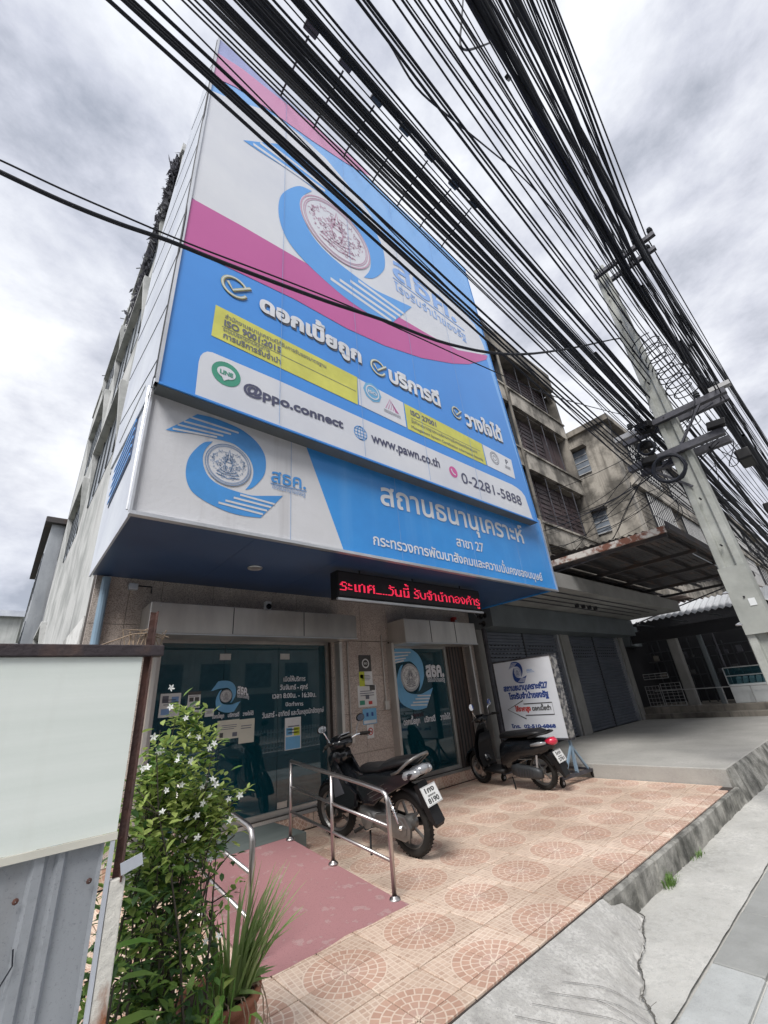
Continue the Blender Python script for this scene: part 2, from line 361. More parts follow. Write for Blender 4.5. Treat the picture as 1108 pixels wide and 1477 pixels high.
def poly(mb,pl,pts,h=.003):
    v,f=cdt([pts]); mb.add([pl.p(a,b,h) for a,b in v],f); return mb
def stroke(mb,pl,pts,wd,h=.003,closed=False):
    n=len(pts); a=[];
    for i in range(n):
        p0=Vector(pts[(i-1)%n] if (closed or i>0) else pts[i]); p1=Vector(pts[(i+1)%n] if (closed or i<n-1) else pts[i])
        d=(p1-p0); d=d.normalized() if d.length>1e-9 else Vector((1,0)); nn=Vector((-d.y,d.x))*wd/2; q_=Vector(pts[i]); a.append((q_+nn,q_-nn))
    v=[];f=[]
    for l_,r_ in a: v+=[pl.p(l_.x,l_.y,h),pl.p(r_.x,r_.y,h)]
    for i in range(n if closed else n-1):
        j=(i+1)%n; f.append((2*i,2*i+1,2*j+1,2*j))
    mb.add(v,f); return mb
def circ(cx,cy,r,n=40,ry=None,a0=0,a1=2*PI): 
    ry=ry or r; full=abs(a1-a0-2*PI)<1e-6; k=n if full else n+1
    return [(cx+r*math.cos(a0+(a1-a0)*i/n),cy+ry*math.sin(a0+(a1-a0)*i/n)) for i in range(k)]
GL={}
def load_glyphs(chars):
    chars=sorted(set(chars)-{' '}); obs=[]
    def mk(s):
        c=bpy.data.curves.new('g','FONT'); c.body=s; c.size=1; c.resolution_u=3; o=bpy.data.objects.new('g',c); COL.objects.link(o); return o
    ref=mk('W'); pairs=[(ch,mk(ch),mk(ch+'W')) for ch in chars]; spo=mk('n n'); nn=mk('nn')
    bpy.context.view_layer.update(); dg=bpy.context.evaluated_depsgraph_get()
    def loops(o):
        ev=o.evaluated_get(dg); cu=ev.to_curve(dg); res=[]
        for sp in cu.splines:
            if sp.type=='BEZIER':
                bp=sp.bezier_points;n=len(bp);l=[]
                for i in range(n):
                    a=bp[i];b=bp[(i+1)%n]; A,B,C,D=a.co,a.handle_right,b.handle_left,b.co
                    straight=(B-A).cross(D-A).length<1e-5 and (C-A).cross(D-A).length<1e-5
                    k=1 if straight else 4
                    for j in range(k):
                        t=j/k; P=A*(1-t)**3+B*(3*t*(1-t)**2)+C*(3*t*t*(1-t))+D*t**3; l.append((P.x,P.y))
                res.append(l)
            else: res.append([(p.co[0],p.co[1]) for p in sp.points])
        ev.to_curve_clear(); return [l for l in res if len(l)>2]
    mx=lambda ls:max(p[0] for l in ls for p in l)
    W=mx(loops(ref))
    for ch,o,o2 in pairs:
        l=loops(o); GL[ch]=[l,mx(loops(o2))-W,{}]
    GL[' ']=[[],mx(loops(spo))-mx(loops(nn)),{}]
    for o in [ref,spo,nn]+[x for p in pairs for x in p[1:]]:
        c=o.data; bpy.data.objects.remove(o); bpy.data.curves.remove(c)
def area(l): return sum(l[i][0]*l[(i+1)%len(l)][1]-l[(i+1)%len(l)][0]*l[i][1] for i in range(len(l)))/2
def glyph(ch,bold):
    g=GL[ch]
    if bold not in g[2]:
        ls=g[0]
        if not ls: g[2][bold]=([],[])
        else:
            s=1 if area(max(ls,key=lambda l:abs(area(l))))>0 else -1
            res=[]
            for l in ls:
                l=[p for i,p in enumerate(l) if (Vector(p)-Vector(l[i-1])).length>1e-5]; n=len(l); q_=[]
                for i in range(n):
                    a=Vector(l[i-1]);b=Vector(l[i]);c=Vector(l[(i+1)%n]); d1=(b-a).normalized();d2=(c-b).normalized()
                    n1=Vector((d1.y,-d1.x));n2=Vector((d2.y,-d2.x)); nn=n1+n2
                    if nn.length<.3: nn=n1
                    nn.normalize(); k=1/max(.6,nn.dot(n1)); q_.append(tuple(b+nn*(bold*s*k)))
                res.append(q_)
            g[2][bold]=cdt(res) if True else None
    return g[2][bold]
UPV='ิีึืั็ํ'; TONE='่้๊๋์'
def layout(s,bold,sp=0):
    x=0;out=[];prev=''
    for ch in s:
        g=GL[ch]; dy=0
        if ch in TONE and prev in UPV and prev: dy=.21
        v,f=glyph(ch,bold)
        out.append((x,dy,v,f)); x+=g[1]+(sp if g[1]>.05 else 0); prev=ch
    return out
def text(mb,pl,s,a,b,h,bold=.012,lift=.006,first=None,sp=0):
    """fit the line s from point a to point b (plane coords); h = height of the first letter's body"""
    lo=layout(s,bold,sp); xs=[dx+p[0] for dx,dy,v,f in lo for p in v]; x0,x1=min(xs),max(xs)
    ref=first or s[0]; hh=max(p[1] for l in GL[ref][0] for p in l); 
    a=Vector(a);b=Vector(b); d=b-a; k=1/(x1-x0); ky=h/hh
    for dx,dy,v,f in lo:
        if v: mb.add([pl.p(a.x+d.x*(dx+p[0]-x0)*k,a.y+d.y*(dx+p[0]-x0)*k+(p[1]+dy)*ky,lift) for p in v],f)
TX=dict(
 t1='สถานธนานุเคราะห์',t2='สาขา 27',t3='กระทรวงการพัฒนาสังคมและความมั่นคงของมนุษย์',
 b1='ดอกเบี้ยถูก',b2='บริการดี',b3='วางใจได้',i0='สำนักงานธนานุเคราะห์ได้รับการรับรองมาตรฐาน',i1='ISO 9001:2015',i2='ระบบบริหารงานคุณภาพ',i3='การบริการรับจำนำ',
 c1='@ppo.connect',c2='www.pawn.co.th',c3='0-2281-5888',j1='ISO 27001',j2='ข้อกำหนดมาตรฐานระบบบริหารความมั่นคงปลอดภัยสารสนเทศ',j3='Management System Certification Information Security',
 l1='สธค.',l2='โรงรับจำนำของรัฐ',line='LINE',led='ระเทศ....วันนี้ รับจำนำทองคำรู',
 g1='เปิดให้บริการ',g2='วันจันทร์ - ศุกร์',g3='เวลา 8:00น. - 16:30น.',g4='ปิดทำการ',g5='วันเสาร์ - อาทิตย์ และวันหยุดนักขัตฤกษ์',
 w1='สถานธนานุเคราะห์27',w2='โรงรับจำนำของรัฐ',w3='ให้ราคาสูง',w4='ดอกเบี้ยต่ำ',w5='โทร.  02-510-6868',p1='1กง',p2='กรุงเทพมหานคร',p3='8190',p4='5กก',p5='2781',pp='P',q='ISO')
load_glyphs(''.join(TX.values())+'0123456789N')

# ------------------------------------------------------------------ ground, road, pavement
ZP=-.20
struct(MB().box(-700,700,-700,700,-.6,-.45).build('ground','ground'))
struct(MB().box(-120,160,-12.5,-1.35,-.44,-.33).build('road','asphalt'))
struct(MB().box(-120,160,-1.30,2.12,-.44,ZP-.016).build('pavement','pave_grey'))
pav=bpy.data.objects['pavement']
kb=MB()
for i in range(-12,60): kb.bbox(i*1.0+.01,i*1.0+.99,-1.5,-1.31,-.44,ZP+.0,.015)
kb.build('kerb_stone','kerb',pav,kind='stuff')
struct(MB().box(-120,160,-17.5,-12.6,-.44,ZP).build('far_pavement','pave_grey'))
# poured strip between the paving slabs and the raised kerb, its surface uneven
def sheet(x0,x1,y0,y1,nx,ny,zf,mt,name,parent=None):
    mb=MB(); v=[];f=[]
    for j in range(ny+1):
        for i in range(nx+1):
            x=x0+(x1-x0)*i/nx;y=y0+(y1-y0)*j/ny; v.append((x,y,zf(x,y)))
    for j in range(ny):
        for i in range(nx): a=j*(nx+1)+i; f.append((a,a+1,a+nx+2,a+nx+1))
    mb.add(v,f); return mb.build(name,mt,parent,smooth=True)
nz=lambda x,y,s=1.5:mnoise.noise(Vector((x*s,y*s,3.1)))
sheet(-3,16,1.40,2.12,220,18,lambda x,y:ZP+.006+.012*nz(x,y,3)+.006*nz(x,y,11),'pave_grey','poured_strip',pav)
# slabs of the footway: rows run along the street
sx=0
for row,(y0,y1,wd) in enumerate(((1.13,1.39,.92),(.62,1.12,.95),(.1,.61,.95),(-.42,.09,.95),(-.94,-.43,.95),(-1.29,-.95,.95))):
    k=0; x=-3.0+row*.31
    while x<15.8:
        wv=wd*(1 if row else rnd.choice((.86,1.0,.7)))
        dark=(row==0 and 4.2<x+wv/2<5.1) or rnd.random()<.07
        dz=rnd.uniform(-.003,.003)
        MB().bbox(x+.004,x+wv-.004,y0+.004,y1-.004,ZP-.05,ZP+.004+dz,.006).build('paving_slab','slab_dark' if dark else 'slab',pav)
        x+=wv
# mortar wedge up to the tiles (driveway apron) with its broken edge
wv=[(-1.6,1.975),(3.60,1.975),(3.83,2.0),(3.93,1.96),(3.84,1.86),(3.66,1.82),(3.56,1.76),(3.40,1.72),(3.27,1.70),(3.1,1.60),(2.97,1.57),(2.88,1.50),(2.75,1.40),(2.3,1.22),(1.2,1.12),(-1.6,1.1)]
def apron_z(x,y): 
    t=(y-1.15)/.83; t=max(0,min(1,t)); d=9
    for i in range(2,13):
        a,b=Vector(wv[i]),Vector(wv[i+1]); ab=b-a; k=max(0,min(1,(Vector((x,y))-a).dot(ab)/ab.length_squared)); d=min(d,(Vector((x,y))-a-ab*k).length)
    e=min(1,d/.22); return ZP+.012+.180*t*e*(2-e)
ap=thing('driveway_apron','rough grey concrete apron sloping up to the tiles, its broken right edge cracked','concrete ramp',(2.5,1.5,ZP))
mb=MB(); ins=[]
def inside(x,y,pl_):
    r_=False; n=len(pl_)
    for i in range(n):
        a=pl_[i];b=pl_[i-1]
        if (a[1]>y)!=(b[1]>y) and x<(b[0]-a[0])*(y-a[1])/(b[1]-a[1])+a[0]: r_=not r_
    return r_
pts=[Vector(p) for p in wv]; 
fine=[]
for i in range(len(wv)):
    a=Vector(wv[i]);b=Vector(wv[(i+1)%len(wv)]); n=max(1,int((b-a).length/.04))
    for k in range(n):
        p=a.lerp(b,k/n)
        if 1<=i<=12: p+=Vector((nz(p.x,p.y,20),nz(p.y,p.x,22)))*.022
        fine.append(p)
grid=[Vector((x*.06-1.5,y*.05+1.15)) for x in range(0,92) for y in range(0,18) if inside(x*.06-1.5,y*.05+1.15,[tuple(q_) for q_ in fine])]
n=len(fine); r_=geometry.delaunay_2d_cdt(fine+grid,[(i,(i+1)%n) for i in range(n)],[],1,1e-5)
V3=[(v.x,v.y,apron_z(v.x,v.y)+.003*nz(v.x,v.y,9)) for v in r_[0]]
mb.add(V3,[tuple(f) for f in r_[2]])
eb=[(v[0],v[1],apron_z(v[0],v[1])) for v in fine]; k=len(mb.V)
mb.add(eb+[(a,b,ZP-.03) for a,b,c in eb],[(i,(i+1)%n,(i+1)%n+n,i+n) for i in range(n)])
mb.build('rough_concrete_surface','wedge',ap,smooth=False)
g=MB()
def gr(p,q_,w_=.0045):
    P=[];
    for i in range(25):
        t=i/24; x=p[0]+(q_[0]-p[0])*t; y=p[1]+(q_[1]-p[1])*t; P.append((x,y))
    for i in range(24):
        (x0,y0),(x1,y1)=P[i],P[i+1]; d=Vector((x1-x0,y1-y0)).normalized(); nn=Vector((-d.y,d.x))*w_*(.7+.5*abs(nz(x0,y0,9)))/2
        z0=apron_z(x0,y0)+.0095;z1=apron_z(x1,y1)+.0095
        g.add([(x0+nn.x,y0+nn.y,z0),(x0-nn.x,y0-nn.y,z0),(x1-nn.x,y1-nn.y,z1),(x1+nn.x,y1+nn.y,z1)],[(0,1,2,3)])
for i in range(11): 
    x=1.3+i*.13
    gr((x,1.90-.012*i),(x+.33,1.36+.01*i))
gr((2.63,1.62),(2.72,1.40))
g.build('scored_groove','groove',ap,kind='stuff')
# crack and dirt line in the strip
ck=MB(); cp=[(3.93,1.96),(3.86,1.85),(3.67,1.805),(3.57,1.745),(3.41,1.705),(3.28,1.685),(3.1,1.585),(2.98,1.555),(2.89,1.485),(2.76,1.385),(2.62,1.3)]
fp=[]
for i in range(len(cp)-1):
    for k in range(8):
        t=k/8; x=cp[i][0]*(1-t)+cp[i+1][0]*t; y=cp[i][1]*(1-t)+cp[i+1][1]*t; fp.append((x+.012*nz(x,y,20),y+.012*nz(y,x,23)))
for i in range(len(fp)-1):
    d=(Vector(fp[i+1])-Vector(fp[i])).normalized(); nn=Vector((-d.y,d.x))*.006*(.4+abs(nz(i*.3,0,1))*2)
    ck.add([(fp[i][0]+nn.x,fp[i][1]+nn.y,ZP+.028),(fp[i][0]-nn.x,fp[i][1]-nn.y,ZP+.024),(fp[i+1][0]-nn.x,fp[i+1][1]-nn.y,ZP+.024),(fp[i+1][0]+nn.x,fp[i+1][1]+nn.y,ZP+.028)],[(0,1,2,3)])
ck.build('edge_crack','groove',ap)

# ------------------------------------------------------------------ tiled forecourt
fc=struct(MB().box(-1.6,7.495,1.985,5.62,-.44,-.013).build('forecourt','grout'))
kb=MB(); 
x=3.56
for i in range(9):
    x1=min(7.49,x+rnd.uniform(.42,.6)); j=rnd.uniform(-.006,.006)
    kb.bbox(x+.004,x1-.004,1.93+j+rnd.uniform(-.01,.01),1.984,-.33,-.004+j*.3,.012); x=x1
kbo=kb.build('kerb_face','kerb',fc)
def tile_mat():
    m,t,b=nm('cobble_print_tile'); N=t.nodes.new; L=t.links.new
    def ma(op,a,b_=None,c=None):
        n=N('ShaderNodeMath'); n.operation=op
        for i,v in enumerate((a,b_,c)):
            if v is None: continue
            if isinstance(v,(int,float)): n.inputs[i].default_value=v
            else: L(v,n.inputs[i])
        return n.outputs[0]
    uv=N('ShaderNodeUVMap'); uv.uv_map='UVMap'; s=N('ShaderNodeSeparateXYZ'); L(uv.outputs[0],s.inputs[0]); u,v=s.outputs[0],s.outputs[1]
    r=ma('SQRT',ma('ADD',ma('MULTIPLY',u,u),ma('MULTIPLY',v,v))); th=ma('DIVIDE',ma('ARCTAN2',v,u),PI/2)
    R0=.80;dw=.178
    ring=ma('DIVIDE',ma('SUBTRACT',R0,r),dw); k=ma('FLOOR',ring); fr=ma('FRACT',ring)
    nseg=ma('MAXIMUM',ma('SUBTRACT',7.0,ma('MULTIPLY',k,1.5)),2.5); sg=ma('ADD',ma('MULTIPLY',th,nseg),ma('MULTIPLY',k,.5)); fs=ma('FRACT',sg)
    # distance to joint, in uv units
    dr=ma('MULTIPLY',ma('MINIMUM',fr,ma('SUBTRACT',1.0,fr)),dw); ds=ma('DIVIDE',ma('MULTIPLY',ma('MINIMUM',fs,ma('SUBTRACT',1.0,fs)),ma('MULTIPLY',r,PI/2)),nseg)
    inc=ma('LESS_THAN',r,R0); 
    n=8.0
    a=ma('MULTIPLY',ma('ADD',u,ma('MULTIPLY',v,.12)),n); bb=ma('MULTIPLY',ma('SUBTRACT',v,ma('MULTIPLY',u,.12)),n); fa=ma('FRACT',a); fb=ma('FRACT',bb)
    dq=ma('DIVIDE',ma('MINIMUM',ma('MINIMUM',fa,ma('SUBTRACT',1.0,fa)),ma('MINIMUM',fb,ma('SUBTRACT',1.0,fb))),n)
    dc=ma('MINIMUM',dr,ds)
    dd=ma('ADD',ma('MULTIPLY',inc,dc),ma('MULTIPLY',ma('SUBTRACT',1.0,inc),ma('MINIMUM',dq,ma('SUBTRACT',r,R0))))
    joint=N('ShaderNodeMapRange'); L(dd,joint.inputs[0]); joint.inputs[1].default_value=.009; joint.inputs[2].default_value=.017; joint.inputs[3].default_value=1; joint.inputs[4].default_value=0
    idx=ma('ADD',ma('MULTIPLY',inc,ma('ADD',ma('MULTIPLY',k,17.3),ma('FLOOR',sg))),ma('MULTIPLY',ma('SUBTRACT',1.0,inc),ma('ADD',ma('MULTIPLY',ma('FLOOR',a),7.7),ma('MULTIPLY',ma('FLOOR',bb),3.1))))
    wn_=N('ShaderNodeTexWhiteNoise'); wn_.noise_dimensions='1D'; L(idx,wn_.inputs['W'])
    tc=N('ShaderNodeNewGeometry'); no=N('ShaderNodeTexNoise'); no.inputs['Scale'].default_value=55; no.inputs['Detail'].default_value=4; L(tc.outputs['Position'],no.inputs['Vector'])
    rnd_=ma('ADD',ma('MULTIPLY',wn_.outputs[0],.6),ma('MULTIPLY',no.outputs[0],.5))
    def ramp(f,c1,c2,a_=0.,b_=1.):
        x=N('ShaderNodeMix'); x.data_type='RGBA'; mr=N('ShaderNodeMapRange'); L(f,mr.inputs[0]); mr.inputs[1].default_value=a_; mr.inputs[2].default_value=b_; L(mr.outputs[0],x.inputs[0])
        for i,c in((6,c1),(7,c2)):
            if isinstance(c,tuple): x.inputs[i].default_value=c
            else: L(c,x.inputs[i])
        return x.outputs[2]
    cin=ramp(rnd_,(.54,.345,.265,1),(.64,.43,.335,1),.1,.9); cin=ramp(r,(.60,.42,.35,1),cin,.12,.42)
    cout=ramp(rnd_,(.58,.42,.33,1),(.74,.585,.47,1),.25,.85)
    c=ramp(inc,cout,cin); c=ramp(joint.outputs[0],c,(.80,.67,.56,1))
    n2=N('ShaderNodeTexNoise'); n2.inputs['Scale'].default_value=1.1; n2.inputs['Detail'].default_value=6; L(tc.outputs['Position'],n2.inputs['Vector'])
    x=N('ShaderNodeMix'); x.data_type='RGBA'; x.blend_type='MULTIPLY'; x.inputs[0].default_value=1; L(c,x.inputs[6]); L(ramp(n2.outputs[0],(.84,.81,.79,1),(1,1,1,1),.36,.6),x.inputs[7])
    oi=N('ShaderNodeObjectInfo'); y=N('ShaderNodeMix'); y.data_type='RGBA'; y.blend_type='MULTIPLY'; y.inputs[0].default_value=1; L(x.outputs[2],y.inputs[6]); L(ramp(oi.outputs['Random'],(.86,.84,.82,1),(1.03,1.02,1.01,1)),y.inputs[7])
    n3=N('ShaderNodeTexNoise'); n3.inputs['Scale'].default_value=7; n3.inputs['Detail'].default_value=9; n3.inputs['Roughness'].default_value=.75; L(tc.outputs['Position'],n3.inputs['Vector'])
    z=N('ShaderNodeMix'); z.data_type='RGBA'; z.blend_type='MULTIPLY'; z.inputs[0].default_value=1; L(y.outputs[2],z.inputs[6]); L(ramp(n3.outputs[0],(1,1,1,1),(.78,.75,.72,1),.58,.76),z.inputs[7])
    L(z.outputs[2],b.inputs['Base Color']); b.inputs['Roughness'].default_value=.55
    bp=N('ShaderNodeBump'); bp.inputs['Strength'].default_value=.25; bp.inputs['Distance'].default_value=.004; L(joint.outputs[0],bp.inputs['Height']); L(bp.outputs[0],b.inputs['Normal'])
    return m
M['tile']=tile_mat()
AX,AY,T=3.048,2.701,.3
def tile_mesh(pi,pj,x0=0,x1=T,y0=0,y1=T,wall=False):
    b=MB(); g_=.0045; b.bbox(x0+g_,x1-g_,y0+g_,y1-g_,-.012,0,.003)
    me=bpy.data.meshes.new('tile'); me.from_pydata(b.V,[],b.F); uvl=me.uv_layers.new(name='UVMap')
    for lp in me.loops:
        v=me.vertices[lp.vertex_index].co; uvl.data[lp.index].uv=((v.x/T) if pi==0 else (1-v.x/T),(v.y/T) if pj==0 else (1-v.y/T))
    me.materials.append(M['tile']); return me
TM={(a,b):tile_mesh(a,b) for a in(0,1) for b in(0,1)}; TS={a:tile_mesh(a,1,y0=.188) for a in(0,1)}
for i in range(-8,15):
    for j in range(-3,10):
        x=AX+T*i;y=AY+T*j
        if 1.50<x and x+T<2.70 and y>3.1: continue
        me=TS[i%2] if j==-3 else TM[(i%2,j%2)]
        if i==14: me=tile_mesh(0,j%2,x1=.245) if j!=-3 else None
        if j==9 and me: me=tile_mesh(i%2,1,y1=.215,x1=.245 if i==14 else T)
        if me is None: continue
        o=bpy.data.objects.new('tile',me); COL.objects.link(o); o.location=(x,y,rnd.uniform(-.0006,.0006)); o.rotation_euler=(rnd.uniform(-.003,.003),rnd.uniform(-.003,.003),0)
        o.parent=fc
# neighbour's platform
plat=struct(MB().bbox(7.50,15.6,2.0,5.75,-.40,.198,.012).build('shop_platform','concrete'))
mb=MB(); mb.add([(7.5,1.999,.19),(15.6,1.999,.19),(15.6,1.80,-.3),(7.5,1.90,-.3),(7.5,1.999,-.3),(15.6,1.999,-.3)],[(0,1,2,3),(0,3,4)]); mb.build('sloping_kerb','kerb',plat)
st2=struct(MB().bbox(15.605,30,1.9,12,-.4,.50,.015).build('raised_shop_floor','old_conc2'))
MB().bbox(15.25,15.60,2.2,5.7,.2,.33,.012).build('low_step','old_conc2',st2)

# ------------------------------------------------------------------ the pawnshop building
bd=thing('pawnshop_building','tall narrow shophouse with granite ground floor behind the blue signs','building',(4,8,0))
RZ=12.5
w_=MB()
w_.box(.60,.80,6.0,17,-.3,RZ)           # left wall
w_.box(7.35,7.55,6.0,17,-.3,RZ)
w_.box(.6,7.55,16.8,17,-.3,RZ)
w_.box(.6,7.55,5.97,6.1,3.1,RZ)
w_.box(.56,7.57,5.9,17.05,RZ,RZ+.25)
w_.build('plastered_wall','plaster',bd)
f_=MB()
f_.box(.60,1.33,5.80,6.0,-.2,3.1); f_.box(3.90,5.08,5.80,6.0,-.2,3.1); f_.box(7.17,7.50,5.80,6.0,-.2,3.1)
f_.box(1.33,3.90,5.80,6.0,2.34,3.1); f_.box(5.08,7.17,5.80,6.0,2.30,3.1)
f_.box(.60,7.50,5.65,6.3,-.2,.165)
f_.build('ground_floor_wall','grout',bd)
# granite panels
def panels(x0,x1,z0,z1,w0=.58,h0=.60):
    nx=max(1,round((x1-x0)/w0)); nzz=max(1,round((z1-z0)/h0)); dx=(x1-x0)/nx; dz=(z1-z0)/nzz
    for i in range(nx):
        for j in range(nzz):
            MB().obox((x0+dx*(i+.5),5.775+rnd.uniform(0,.002),z0+dz*(j+.5)),dx-.005,.05,dz-.005).build('granite_panel','granite',bd)
panels(.60,1.33,.165,3.05,.365); panels(3.90,5.08,.165,2.34,.59); panels(7.17,7.50,.165,3.05,.33)
panels(1.33,3.90,2.345,3.05,.64,.70); panels(3.90,5.08,2.345,3.05,.59,.7); panels(5.08,7.17,2.345,3.05,.52,.7)
# plinth: cobble-print tiles standing on edge
PM={a:tile_mesh(a,1,y0=.135) for a in(0,1)}
for i in range(22):
    x=.75+i*T
    if x+T>7.5: break
    if 1.45<x+T/2<2.75: continue
    o=bpy.data.objects.new('plinth_tile',PM[i%2]); COL.objects.link(o); o.rotation_euler=(PI/2,0,0); o.location=(x,5.638,-.135); o.parent=bd; o.matrix_parent_inverse=wmat(bd).inverted()
MB().box(.6,7.5,5.635,5.80,.1652,.170).build('plinth_top','granite',bd)
# rooms behind the glass
rm=MB(); 
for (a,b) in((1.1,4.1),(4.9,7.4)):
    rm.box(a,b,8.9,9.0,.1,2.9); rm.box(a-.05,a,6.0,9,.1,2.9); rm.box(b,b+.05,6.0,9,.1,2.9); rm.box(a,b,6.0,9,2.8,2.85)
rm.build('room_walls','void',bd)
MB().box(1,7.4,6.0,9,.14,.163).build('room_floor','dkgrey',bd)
for (x,y) in((2.1,7.0),(2.55,7.05),(3.0,7.05),(5.75,6.7),(6.2,6.75)):
    ch=thing('waiting_chair','dark blue waiting chair seen dimly through the shop glass','chair',(x,y,.163),'blue chairs inside the shop')
    MB().loft([((x,y-.02,.60),.2,.03,0),((x,y-.02,.63),.2,.03,0)],10).build('seat','blue_chair',ch)
    MB().loft([((x-.0,y+.20,.70),.02,.02,0),((x,y+.2,.72),.2,.02,0),((x,y+.22,1.05),.2,.02,0)],10).build('backrest','blue_chair',ch)
    for s in(-1,1):
        for t in(-1,1): MB().tube([(x+s*.17,y+t*.15,.163),(x+s*.15,y+t*.13,.61)],.012,6).build('leg','steel_tube',ch)
# frames and glass
def entrance(x0,x1,z0,z1,npane,label):
    fr=MB(); 
    fr.box(x0-.02,x0+.045,5.87,5.95,z0,z1); fr.box(x1-.045,x1+.02,5.87,5.95,z0,z1); fr.box(x0+.045,x1-.045,5.87,5.95,z1-.07,z1); fr.box(x0+.045,x1-.045,5.87,5.95,z0,z0+.06)
    o=fr.build('entrance_frame','stainless',bd); 
    w_=(x1-x0-.09)/npane
    for i in range(npane):
        a=x0+.045+w_*i
        p=MB().box(a+.003,a+w_-.003,5.905,5.917,z0+.06,z1-.07).build('glass_pane','glass',bd)
        if npane==3 and i>0:
            MB().box((a-.09 if i==1 else a-.0)+.02,(a-.09 if i==1 else a)+.17,5.894,5.903,z1-.28,z1-.2).build('door_fitting','stainless',p)
            MB().box(a+.01,a+.15,5.894,5.903,z0+.07,z0+.14).build('door_fitting','stainless',p)
    return o
entrance(1.40,3.90,.17,2.36,3,''); 
g2=entrance(5.10,6.72,.17,2.32,1,'')
MB().box(6.745,7.17,5.83,5.96,.17,2.30).build('brown_side_frame','brown_frame',bd)
for k in range(4): MB().box(6.78+k*.09,6.80+k*.09,5.815,5.829,.17,2.30).build('frame_rib','dkgrey',bd)
# roller shutter guides
gd=MB()
for x in(3.93,5.03): 
    MB().box(x,x+.05,5.60,5.748,.17,2.30).build('shutter_guide','stainless',bd)
MB().box(1.30,1.34,5.60,5.748,.17,2.30).build('shutter_guide','stainless',bd)
MB().box(7.17,7.21,5.60,5.748,.17,2.27).build('shutter_guide','stainless',bd)
for x in (4.18,4.92): 
    MB().tube([(x,5.73,2.45),(x,5.73,.92+(.4 if x>4.5 else 0))],.012,6).build('conduit','stainless',bd)
    MB().box(x-.045,x+.045,5.70,5.749,.86+(.4 if x>4.5 else 0),.99+(.4 if x>4.5 else 0)).build('switch_box','stainless',bd)
# shutter casings
def casing(x0,x1,z0,z1,label,dark):
    t=thing('shutter_casing',label,'shutter box',((x0+x1)/2,5.5,z0))
    c=bevel(MB().box(x0,x1,5.30,5.745,z0,z1).build('steel_box','stainless',t),.008)
    MB().box(x0-.004,x1+.004,5.285,5.31,z0-.016,z0-.002).build('bottom_lip','alu_edge',t)
    for s in (.33,.68): MB().box(x0+(x1-x0)*s-.004,x0+(x1-x0)*s+.004,5.294,5.3,z0+.01,z1-.01).build('sheet_seam','dkgrey',t)
    for k in range(7): MB().lathe((x0+.1+(x1-x0-.2)*k/6,5.2985,z1-.04),(0,-1,0),[(0,.003),(.008,.002),(.009,0)],8).build('screw','alu_edge',t)
    return t
casing(1.13,4.06,2.31,2.66,'long stainless shutter box over the wide three-pane entrance',0)
casing(5.10,7.06,2.27,2.67,'short stainless shutter box over the single-pane window with the big logo',0)
# left flank: flaking base, drainpipe, hoods, windows
MB().box(.585,.599,5.98,9.5,-.2,2.6).build('flaking_whitewash','plaster_white',bd)
dp=thing('drain_pipe','blue grey drainpipe running up the left corner of the granite wall','pipe',(.70,5.7,0))
MB().tube([(.72,5.70,-.0),(.70,5.70,3.0)],.045,12).build('pipe_run','pipe_blue',dp)
for z in(.8,2.1): MB().tube([(.72,5.70,z),(.72,5.70,z+.03)],.055,12).build('pipe_clamp','alu_edge',dp)
def hood(y0,y1,z,d,sill=True):
    h=MB(); h.bbox(.60-d,.60,y0,y1,z,z+.09,.01)
    for yy in(y0,y1-.09): h.add([(.60,yy,z),(.60-d,yy,z),(.60,yy,z-1.2),(.60,yy+.09,z),(.60-d,yy+.09,z),(.60,yy+.09,z-1.2)],[(0,1,2),(3,5,4),(0,3,4,1),(1,4,5,2)])
    h.build('window_hood','plaster',bd)
    wn=MB().box(.592,.598,y0+.15,y1-.15,z-1.25,z-.05).build('side_window','win',bd)
    k=int((y1-y0)/.6)
    for i in range(k+1):
        yy=y0+.15+(y1-y0-.3)*i/k; MB().box(.575,.591,yy-.02,yy+.02,z-1.25,z-.05).build('window_mullion','dkgrey',wn)
for z in(6.6,9.2): 
    hood(6.7,9.4,z,.13); hood(10.6,13.2,z,.13); 
hood(13.8,16.2,3.9,.13)
hood(6.7,9.4,11.5,.12); hood(10.6,13.2,11.5,.12)
# nest-like fringe of torn netting near the roof corner
tn=MB()
for i in range(1500):
    t=rnd.random(); y=6.05+2.5*t**1.2; z=12.3-2.6*t+rnd.gauss(0,.16)-.1; x=.575-abs(rnd.gauss(0,.05)); s=rnd.uniform(.04,.13)
    a=Vector((rnd.uniform(-1,1),rnd.uniform(-1,1),rnd.uniform(-2,1))).normalized()*s; b=a.orthogonal().normalized()*s*.4
    p=Vector((x,y,z)); tn.add([p-a,p+b,p+a,p-b],[(0,1,2,3)])
tno=tn.build('torn_netting','netting'); tag(tno,'ragged grey netting hanging by the roof corner of the side wall','netting')
# roof antennas and pipes
for (y,h,l) in((9.9,.8,'short antenna rod nearest the billboard on the side wall roof edge'),(12.2,1.3,'taller antenna mast with crossbars on the side wall roof edge'),(14.8,.5,'slanting aerial farthest back on the side wall roof edge')):
    a=thing('antenna',l,'antenna',(.66,y,RZ+.12)); MB().tube([(.66,y,RZ+.1),(.62,y,RZ+.12+h)],.025,6).build('mast','dkgrey',a)
    MB().tube([(.62,y,RZ+h),(.48,y+.2,RZ+h+.08)],.015,5).build('crossbar','dkgrey',a)
    if h>1: MB().tube([(.62,y,RZ+h*.7),(.48,y+.1,RZ+h*.7+.05)],.015,5).build('crossbar','dkgrey',a)
